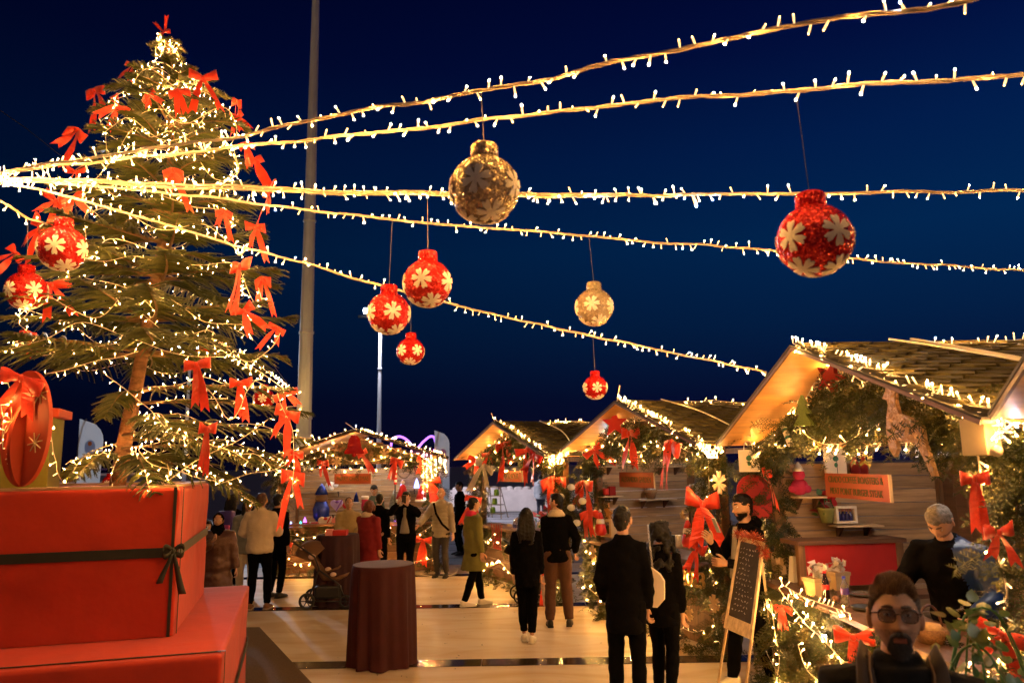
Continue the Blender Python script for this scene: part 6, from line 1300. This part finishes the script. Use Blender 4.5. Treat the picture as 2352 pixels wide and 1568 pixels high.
for k, (u, v) in enumerate(((1965, 1088), (1985, 1090))): q = sidept(H4, u, v, .1); lathe_thing('wood_flask', f'{"left" if k == 0 else "right"} dark red flask on the high shelf of the coffee stall', 'flask', q, (('flask', [(.04,0),(.05,.02),(.05,.10),(.02,.15),(.02,.18)], m_maroon),))
# cut-out ornaments on the coffee stall gable
m_deer = glitter('bronze_glitter', (.42, .26, .15), 150., .35)
dp = hp(H4, 2075, 962, .18); t = thing('reindeer_cutout', 'glittering bronze reindeer cut-out hanging on the coffee stall gable', 'ornament', dp, H4.a+.25)
deer = [(-.10,.16),(-.085,.21),(-.11,.27),(-.06,.24),(-.05,.20),(-.02,.26),(.0,.20),(-.03,.15),(-.035,.10),(-.02,.03),(.10,-.01),(.135,-.05),(.14,-.12),(.17,-.22),(.19,-.30),(.165,-.30),(.12,-.20),(.08,-.13),(.0,-.12),(-.06,-.11),(-.05,-.16),(-.08,-.20),(-.11,-.16),(-.12,-.06),(-.11,.02),(-.09,.08),(-.095,.11),(-.13,.12)]
b = MB(); b.prism([(x*1.15, z*1.15) for x, z in deer], .030); fixn(b.build('figure', m_deer, t))
def star5(label, p, r_, rz, mat, th=.03, tilt=0.): t = thing('star_ornament', label, 'ornament', p, rz); t.rotation_euler = (0, tilt, rz); b = MB(); b.prism([((r_ if k % 2 == 0 else r_*.42)*math.sin(PI*k/5), (r_ if k % 2 == 0 else r_*.42)*math.cos(PI*k/5)) for k in range(10)], th); fixn(b.build('star', mat, t)); return t
star5('dark red star with pale edge at the coffee stall ridge', hp(H4, 1908, 868, .3), .15, H4.a+.4, m_maroon, .04, .4); star5('gold star hanging at the left post of the coffee stall', hp(H4, 1768, 1038, .3), .10, H4.a+.5, m_goldg, .03, .2); star5('red and gold star in the gable of the middle stall', hp(H3, 1412, 972, .2), .20, H3.a+.7, m_labr); star5('straw star among the wares of the middle stall', hp(H3, 1397, 1178, .55), .16, H3.a, M('straw', (.55,.26,.08), .7), .02, .2); star5('tiny gold star on the middle stall corner', hp(H3, 1568, 1182, .3), .06, H3.a, m_goldg)
t = thing('tree_ornament', 'green glitter fir tree cut-out on the coffee stall gable', 'ornament', hp(H4, 1845, 950, .25), H4.a+.5); b = MB(); b.prism([(0,.16),(.05,.08),(.025,.08),(.08,0),(.03,0),(.10,-.10),(-.10,-.10),(-.03,0),(-.08,0),(-.025,.08),(-.05,.08)], .03); fixn(b.build('figure', M('green_glitter_card', (.12,.17,.03), .4, var=.4, scale=120), t))
t = thing('bottle_ornament', 'white bottle shaped ornament with green bands on the gable edge', 'ornament', hp(H4, 1808, 1000, .25), 0); t.rotation_euler = (0, -.7, H4.a)
for i, (z0, z1, mm) in enumerate(((-.11, -.05, m_paper), (-.049, -.02, m_gl), (-.019, .04, m_paper), (.041, .07, m_gl), (.071, .11, m_paper))): b = MB(); b.lathe([(.028, z0), (.028, z1)], 14); b.build('band', mm, t, True)
lb = hp(H4, 2252, 1003, .05); t = thing('junction_box', 'pale junction box with cables at the right corner of the coffee stall', 'box', lb, H4.a+.3); b = MB(); b.bev(-.07, .07, -.05, .05, -.09, .09, .006); b.build('casing', M('ivory_plastic', (.34,.27,.17), .6), t); b = MB(); b.ell((.12, -.05, -.07), .028, .028, .028, 12, 8); b.build('knob', M('ivory_plastic', (.34,.27,.17), .6), t, True)
lw = hp(H4, 2215, 1030, 1.3); b = MB(); b.box(-.35, .35, -.02, .02, -.06, .06); tag(b.build('light_panel', M('white_panel', (.7,.72,.78), .5, emit=(.7,.78,1), es=.55), None, loc=lw, rz=-.2), 'white lit panel at the back of the coffee stall', 'lamp')
# wood snowflakes, wreaths and other cut-outs
def flake_thing(label, p, r_, rz, mat):
    t = thing('snowflake_ornament', label, 'ornament', p, rz, 'wooden snowflakes on the stalls'); b = MB(); out = []
    for k in range(6):
        for a, q in ((-29, .28), (-22, .36), (-18, .72), (-13, 1.0), (0, .84), (13, 1.0), (18, .72), (22, .36)): out.append((q*r_*math.sin(R(60*k+a)), q*r_*math.cos(R(60*k+a))))
    b.prism(out, .02); fixn(b.build('cutout', mat, t))
m_lw = M('light_wood', (.62,.44,.24), .7, var=.15)
for key, lab, u, v, r_ in (('h1', 'wooden snowflake left of the bell on the gift stall', 773, 1060, .11), ('h1', 'wooden snowflake right of the bell on the gift stall', 882, 1042, .11), ('h3', 'large wooden snowflake on the middle stall counter front', 1542, 1383, .15), ('h3', 'small wooden snowflake on the middle stall counter front', 1582, 1408, .09), ('h3', 'fine wooden snowflake on the right post of the middle stall', 1652, 1108, .13), ('h3', 'wooden snowflake low on the left post of the middle stall', 1361, 1270, .12), ('h3', 'wooden snowflake by the lights at the lower right of the middle stall', 1640, 1385, .10)):
    h = HUTS[key]; flake_thing(lab, hp(h, u, v, .16), r_, h.a, m_lw)
g_bell = glitter('bell_glitter', (.5,.015,.015), 160.); bp_ = hp(H1, 814, 1020, .1); t = thing('bell_ornament', 'large red glitter bell on the gift stall gable', 'ornament', bp_, H1.a); b = MB(); b.prism([(-.20,-.20),(.20,-.20),(.205,-.15),(.15,-.08),(.12,.10),(.06,.19),(-.06,.19),(-.12,.10),(-.15,-.08),(-.205,-.15)], .05); fixn(b.build('bell_body', g_bell, t)); b = MB(); b.ell((0, 0, -.22), .05, .03, .045, 10, 6); b.build('clapper', g_bell, t)
def digits(label, txt, p, size, rz, mat): t = thing('year_sign', label, 'sign', p, rz); text_mesh(txt, size, mat, 'digits', t, UPRIGHT.copy(), .012); return t
digits('pale digits 20 on the counter front of the gift stall', '20', hp(H1, 728, 1263, .1), .30, H1.a, m_lw); digits('gold sequin digits 2023 on the middle stall counter front', '2023', hp(H3, 1590, 1330, .12), .26, H3.a, m_goldg); 
def wreath(label, p, r_, rz, mat): t = thing('twig_wreath', label, 'wreath', p, rz); b = MB(); [b.tube([(r_*(1+.06*math.sin(k*5+q))*math.cos(2*PI*k/24), .02*math.sin(k*3+q), r_*(1+.06*math.sin(k*7+q))*math.sin(2*PI*k/24)) for k in range(24)], .010, 5, closed=True) for q in range(3)]; b.build('ring', mat, t, True); g = MB(); [sprig(g, Vector((rnd(-.3,.3)*r_, -.02, r_*.95)), Vector((rnd(-1,1), -.5, rnd(-.5,.8))), .12, 0) for _ in range(6)]; g.build('greenery', [m_fir], t)
wreath('twig wreath on the back wall of the gift stall', hp(H1, 928, 1082, 2.0), .15, H1.a, m_twig); wreath('red twig wreath at the right of the gift stall', hp(H1, 966, 1074, 1.6), .14, H1.a, M('red_twig', (.25,.03,.02), .7))
# gift stall wares
def conetree(label, p, s, mat, glow=None): return lathe_thing('toy_tree', label, 'ornament', p, (('cone', [(.06*s,0),(.05*s,.05*s),(.055*s,.05*s),(.035*s,.11*s),(.04*s,.11*s),(.003*s,.20*s)], mat), ('base', [(.07*s,-.0),(.07*s,-.012*s),(.06*s,-.012*s)], m_paper)), 14)
def glowm(n, c, e): return M(n, c, .4, var=0, emit=c, es=e)
conetree('glowing lilac toy tree on the gift stall shelf', hp(H1, 924, 1120, 1.95), .9, glowm('glow_lilac', (.55,.45,1), 2.2)); conetree('glowing blue toy tree on the gift stall shelf', hp(H1, 957, 1120, 1.95), 1.1, glowm('glow_blue', (.25,.35,1), 2.5)); conetree('glowing teal toy tree on the gift counter', hp(H1, 886, 1212, .6), .9, glowm('glow_teal', (.1,.8,.7), 2.)); conetree('glowing purple toy tree on the gift counter', hp(H1, 907, 1212, .6), .9, glowm('glow_purple', (.5,.15,1), 2.)); conetree('dark green toy tree on the gift counter', hp(H1, 878, 1214, .6), 1.1, m_green); conetree('flocked white and green tree inside the gift stall', hp(H1, 905, 1165, 1.4), 2.0, M('flocked', (.40,.48,.46), .8, var=.7, scale=40)); conetree('small blue ornament tree behind the women in the gift stall', hp(H1, 818, 1152, 1.6), 1.1, m_bluef)
def lantern(label, p, s): return lathe_thing('foil_gnome', label, 'ornament', p, (('body', [(.10*s,0),(.15*s,.08*s),(.16*s,.22*s),(.11*s,.36*s)], m_bluef), ('head', [(.10*s,.36*s),(.12*s,.42*s),(.09*s,.50*s)], M('gnome_face', (.16,.10,.06), .6)), ('hat', [(.13*s,.49*s),(.08*s,.60*s),(.01*s,.70*s)], m_bluef)), 16)
lantern('big blue foil gnome in the left of the gift stall', hp(H1, 737, 1196, .9), 1.15)
def hat(label, p, s): return lathe_thing('santa_hat', label, 'hat', p, (('trim', [(.12*s,0),(.135*s,.02*s),(.12*s,.05*s)], m_paper), ('cone', [(.118*s,.05*s),(.08*s,.16*s),(.05*s,.26*s),(.01*s,.30*s)], M('red_felt_hat', (.5,.02,.03), .9)), ('pompom', [(.01*s,.29*s),(.035*s,.31*s),(.035*s,.34*s),(.005*s,.36*s)], m_paper)), 16)
hat('red santa hat hanging left of the raised phone in the gift stall', hp(H1, 925, 1152, 1.0), 1.3); hat('red santa hat hanging by the right post of the gift stall', hp(H1, 968, 1152, .6), 1.1); 
lathe_thing('santa_stocking', 'red and white stocking toy behind the mustard scarf', 'toy', hp(H1, 838, 1172, 1.2), (('leg', [(.07,0),(.08,.1),(.07,.25)], m_pl), ('cuff', [(.085,.25),(.085,.31),(.07,.32)], m_paper)))
t = thing('candy_pole', 'striped candy cane pole at the right of the gift stall', 'pole', hp(H1, 908, 1112, .5), 0)
for k in range(8): b = MB(); b.lathe([(.035, k*.05), (.035, k*.05+.049)], 12); b.build('stripe', m_paper if k % 2 else m_labr, t, True)
b = MB(); b.ell((0, 0, .43), .045, .045, .045, 10, 8); b.build('knob', m_labr, t, True); b = MB(); b.tube([(0,0,0), (0,0,-.75)], .018, 6); b.build('stick', m_dark, t)
for k, (u, v, c) in enumerate(((668, 1206, 'glow_blue'), (690, 1205, 'glow_teal'), (712, 1206, 'flocked'), (700, 1196, 'glow_purple'))): conetree(['tiny blue lit tree at the left end of the gift counter', 'tiny teal tree at the left of the gift counter', 'tiny flocked tree by the red boxes of the gift counter', 'tiny purple lit tree at the left of the gift counter'][k], hp(H1, u, v+6, .6), .7, MATS[c])
for k, (u, lab) in enumerate(((703, 'left red carton on the gift counter'), (722, 'right red carton on the gift counter'))): box_thing('gift_carton', lab, 'carton', hp(H1, u, 1213, .6), (.14, .10, .13), (0, 0, H1.a+.2*k), m_redbox)
b = MB(); p = hp(H1, 758, 1125, 1.95); t = thing('teddy_toy', 'white plush bear on the high left shelf of the gift stall', 'toy', p, H1.a)
for c, r_ in (((0,0,.10), .11), ((.12,-.02,.12), .075), ((-.10,0,.05), .06), ((.05,-.05,.03), .045)): b = MB(); b.ell(c, r_, r_*.8, r_*.9, 12, 8); b.build('stuffing', M('white_plush', (.7,.7,.72), .95, bump=.4, bscale=60), t, True)
# open stall wares
p = H2.P(-1.35, 1.0, 0); pl = hp(H2, 1132, 1150, 1.2); t = thing('ladder_shelf', 'small grey ladder shelf with green goods in the open stall', 'shelf', (pl.x, pl.y, 1.03), H2.a+.6)
for X in (-.19, .19): b = MB(); b.tube([(X*1.1, 0, 0), (X*.72, .08, .68)], .014, 4); b.tube([(X*1.1, .3, 0), (X*.72, .1, .68)], .012, 4); b.build('rail', M('grey_wood', (.28,.26,.24), .8, var=.3), t)
for k in range(4): b = MB(); b.box(-.20+.02*k, .20-.02*k, -.02+.03*k, .18, .10+k*.19, .115+k*.19); b.build('step', M('grey_wood', (.28,.26,.24), .8), t)
for k in range(3): lathe_thing('green_jar', ['lowest', 'middle', 'topmost'][k]+' green jar on the ladder shelf of the open stall', 'jar', t.matrix_basis @ Vector((-.04+.05*k, .06, .118+k*.19)), (('jar', [(.05,0),(.06,.02),(.055,.11),(.04,.13)], M('lime_green', (.14,.34,.03), .4, var=.2)),), 12)
p = hp(H2, 1196, 1215, .6); lathe_thing('glass_dome', 'glass cake dome on the open stall counter', 'dish', p, (('dome', [(.15,0.03),(.15,.10),(.12,.18),(.06,.22),(.01,.23)], m_glass), ('plate', [(.05,0),(.17,.02),(.17,.03)], M('pale_wood_plate', (.55,.40,.26), .6))))
for k, (u, v, s) in enumerate(((1222, 1212, .12), (1240, 1213, .1), (1170, 1216, .1), (1155, 1215, .09))): p = hp(H2, u, v, .65); lathe_thing('candle_jar', ['brown jar right of the glass dome', 'white jar right of the brown jar on the open counter', 'cream jar left of the glass dome', 'glass jar at the far left of the open counter'][k], 'jar', p, (('jar', [(s*.5,0),(s*.55,s*.2),(s*.5,s),(s*.3,s*1.15)], (M('brown_jar', (.2,.1,.05), .5), m_paper, m_kraft, m_glass)[k]),), 14)
leaf_plant('red poinsettia bunch at the right of the open stall counter', 'poinsettia', hp(H2, 1258, 1192, .5), 40, .22, .10, (m_redp, m_redp, m_green), .16)
garland('white flowered bush between the open stall and the middle stall', [hp(H2, 1300, 1130, .3), hp(H2, 1320, 1165, .3), hp(H2, 1315, 1210, .3)], 150, .2, .22); 
m_wfl = M('white_blossom', (.62,.62,.60), .7)
for lab, u, v in (('topmost white blossom in the bush left of the middle stall', 1312, 1118), ('white blossom at the left side of the bush by the middle stall', 1288, 1140), ('white blossom at the right side of the bush by the middle stall', 1338, 1150), ('white blossom in the middle of the bush by the middle stall', 1312, 1165), ('lowest white blossom in the bush left of the middle stall', 1325, 1200)): b = MB(); b.ell((0,0,0), .06, .05, .05, 8, 6); tag(b.build('white_blossom', m_wfl, None, True, loc=hp(H2, u, v, .1)), lab, 'flower', 'white blossoms by the middle stall')
b = MB(); p = hp(H2, 1142, 1232, .1)
for k in range(9): b.tube([(-.16+.04*k, 0, -.22), (-.16+.04*k+(.10 if k % 2 else -.10), .0, .22)], .008, 5)
tag(b.build('red_lattice', M('red_cane', (.35,.03,.02), .6), None, loc=p, rz=H2.a), 'red cane lattice hanging on the open stall counter', 'lattice')['kind'] = 'stuff'
# middle stall wares
p = sidept(H3, 1392, 1136, .1); lathe_thing('red_mug', 'red mug on the left shelf of the middle stall', 'mug', p, (('mug', [(.045,0),(.05,.02),(.05,.10),(.045,.10)], m_labr),)); p = sidept(H3, 1405, 1137, .12); box_thing('photo_cube', 'small white topped red box on the left shelf of the middle stall', 'box', p, (.10, .10, .14), (0, 0, .3), m_maroon); 
p = sidept(H3, 1495, 1143, .12); lathe_thing('wicker_basket', 'small wicker basket on the shelf of the middle stall', 'basket', p, (('basket', [(.07,0),(.10,.08),(.11,.13),(.10,.13)], M('wicker', (.30,.16,.07), .8)), ('filling', [(.09,.12),(.07,.20),(.03,.27)], M('black_white_print', (.5,.5,.5), .6, var=.95, scale=30))), 16)
for k, (u, v, W_) in enumerate(((1362, 1232, .26), (1398, 1232, .22))):
    p = hp(H3, u, v, .55); t = thing('frame_box', ('taller' if k == 0 else 'shorter') + ' white frame box on the middle stall counter', 'box', p, H3.a+.35)
    for x0, x1, z0, z1 in ((-W_/2, W_/2, 0, .04), (-W_/2, W_/2, W_*1.2-.04, W_*1.2), (-W_/2, -W_/2+.04, .04, W_*1.2-.04), (W_/2-.04, W_/2, .04, W_*1.2-.04)): b = MB(); b.box(x0, x1, -.06, .06, z0, z1); b.build('frame_side', m_lw, t)
    b = MB(); b.ell((0, .0, W_*.5), W_*.26, .04, W_*.3, 10, 8); b.build('filling', M('dark_wares', (.09,.05,.03), .8, var=.8, scale=20), t, True)
def santa(label, p, s, rz): 
    t = lathe_thing('santa_figure', label, 'figure', p, (('body', [(.08*s,0),(.10*s,.06*s),(.08*s,.16*s),(.05*s,.20*s)], m_labr), ('beard', [(.03*s,.15*s),(.072*s,.19*s),(.068*s,.24*s),(.05*s,.27*s)], m_paper), ('hat', [(.062*s,.265*s),(.04*s,.33*s),(.02*s,.37*s)], m_labr), ('pompom', [(.005*s,.365*s),(.026*s,.38*s),(.026*s,.40*s),(.004*s,.42*s)], m_paper)), 16); return t
santa('santa figure with white beard at the left of the middle stall counter', hp(H3, 1380, 1228, .3), .9, 0); santa('santa figure in striped hat at the right of the middle stall counter', hp(H3, 1582, 1255, .3), .85, 0)
conetree('pointed bright green cone on the middle stall counter', hp(H3, 1521, 1252, .4), 1.1, M('bright_green_foil', (.02,.30,.07), .3))
for k, u in enumerate((1536, 1548, 1560)): lathe_thing('drink_can', ['pale can on the middle stall counter', 'black can on the middle stall counter', 'grey can on the middle stall counter'][k], 'can', hp(H3, u, 1256, .45), (('can', [(.04,0),(.045,.01),(.045,.14),(.038,.15)], (m_kraft, m_plast, m_silver)[k]),), 14)
# two thin aerials on the stall ridges
for lab, h, du, dv in (('thin wire sticking up from the gift stall ridge', H1, -22, -16), ('thin wire sticking up from the open stall ridge', H2, -8, -20), ('thin wire sticking up from the middle stall ridge', H3, 6, -36)):
    p = h.P(0, .02, h.zp); b = MB(); d = cR*du+cU*-dv; b.tube([Vector((0,0,0)), d*((p-CAM).length/FPX)], .006, 4); tag(b.build('ridge_wire', m_wire, None, loc=p), lab, 'wire')
# things far off at the left: low red and white boat lights
p = at(165, 1095, 26); t = thing('moored_boat', 'red and white boat far off behind the boxes at left', 'boat', (p.x, p.y, 0))
b = MB(); b.prism([(-2.2, .5), (2.4, .5), (2.9, 1.15), (-2.2, 1.0)], 1.4); fixn(b.build('hull', m_labr, t)); b = MB(); b.bev(-1.2, 1.6, -.5, .5, 1.1, 1.75, .06); b.build('cabin', m_white, t); b = MB(); b.box(-2.3, 2.4, -.6, -.55, 1.78, 1.84); b.box(-2.3, 2.4, -.6, -.55, 2.05, 2.11); b.build('rail', m_white, t)
for X in (-1.3, 1.7): b = MB(); b.ell((X, -.75, 1.25), .09, .05, .09, 8, 6); b.build('lamp', glowm('boat_lamp', (.5,.6,1), 12), t)
# cable lying on the floor and fallen scraps of fir
P = smooth_path([onz(955, 1317, .012), onz(1000, 1323, .012), onz(1038, 1319, .012), onz(1052, 1308, .012), onz(1046, 1298, .012)], 6); b = MB(); b.tube([p-P[0] for p in P], .011, 6); tag(b.build('floor_cable', M('white_cable', (.75,.68,.55), .5), None, True, loc=P[0]), 'pale cable curving over the floor by the bald man', 'cable')
g = MB()
for k in range(260):
    x, y = rnd(-2.2, 2.4), rnd(4.8, 16); a = rnd(0, 6.28); d = Vector((math.cos(a), math.sin(a), 0)); w_ = Vector((-d.y, d.x, 0))*rnd(.003, .012); L = rnd(.01, .05); c = Vector((x, y, .006)); q = len(g.v); g.v += [tuple(c-w_), tuple(c+w_), tuple(c+d*L+Vector((0,0,.006)))]; g._f((q, q+1, q+2))
o = g.build('fir_scraps', m_fir3); o['kind'] = 'stuff'; o['label'] = 'dark fir scraps and litter strewn on the floor'
# greenery and lights trailing down at the right edge
EP = [hp(H4, u, v, .14) for u, v in ((2228, 985), (2248, 1060), (2256, 1140), (2272, 1215), (2300, 1290), (2312, 1370), (2296, 1450), (2312, 1530), (2322, 1600))]
garland('fir greenery hanging down at the right edge beside the vendor', [p+H4.n*.16+H4.e*.05 for p in EP], 200, .11, .18)
string_lights('edge_string_lights', 'lights trailing down the greenery at the right edge', [smooth_path(EP, 4), smooth_path([hp(H4, u, v, .12) for u, v in ((2190, 1560), (2230, 1540), (2275, 1560), (2320, 1530))], 3)], .085, 'string lights on the stalls', wr=.0045, bs=1.0, jit=.9, wob=.02, strands=2)
string_lights('counter_lights', 'lights zigzagging over the greenery below the coffee counter', [smooth_path([hp(H4, u, v, .10) for u, v in L_], 4) for L_ in (((1790,1350),(1830,1405),(1860,1440),(1900,1475),(1935,1520),(1965,1568)), ((1800,1345),(1850,1372),(1900,1390),(1960,1410)), ((1770,1380),(1782,1460),(1790,1510),(1786,1560)), ((1830,1480),(1850,1530),(1880,1560)))], .075, 'string lights on the stalls', wr=.004, bs=1., jit=.9, wob=.02, strands=1)
q = at(1590, 444, 4.45); string_lights('blue_white_bulb', 'single blue white lamp glowing on the thick level string', [[q, q+Vector((.02, 0, .0))]], 1., bs=1.9, wob=0, strands=1, cool=2., base=q)
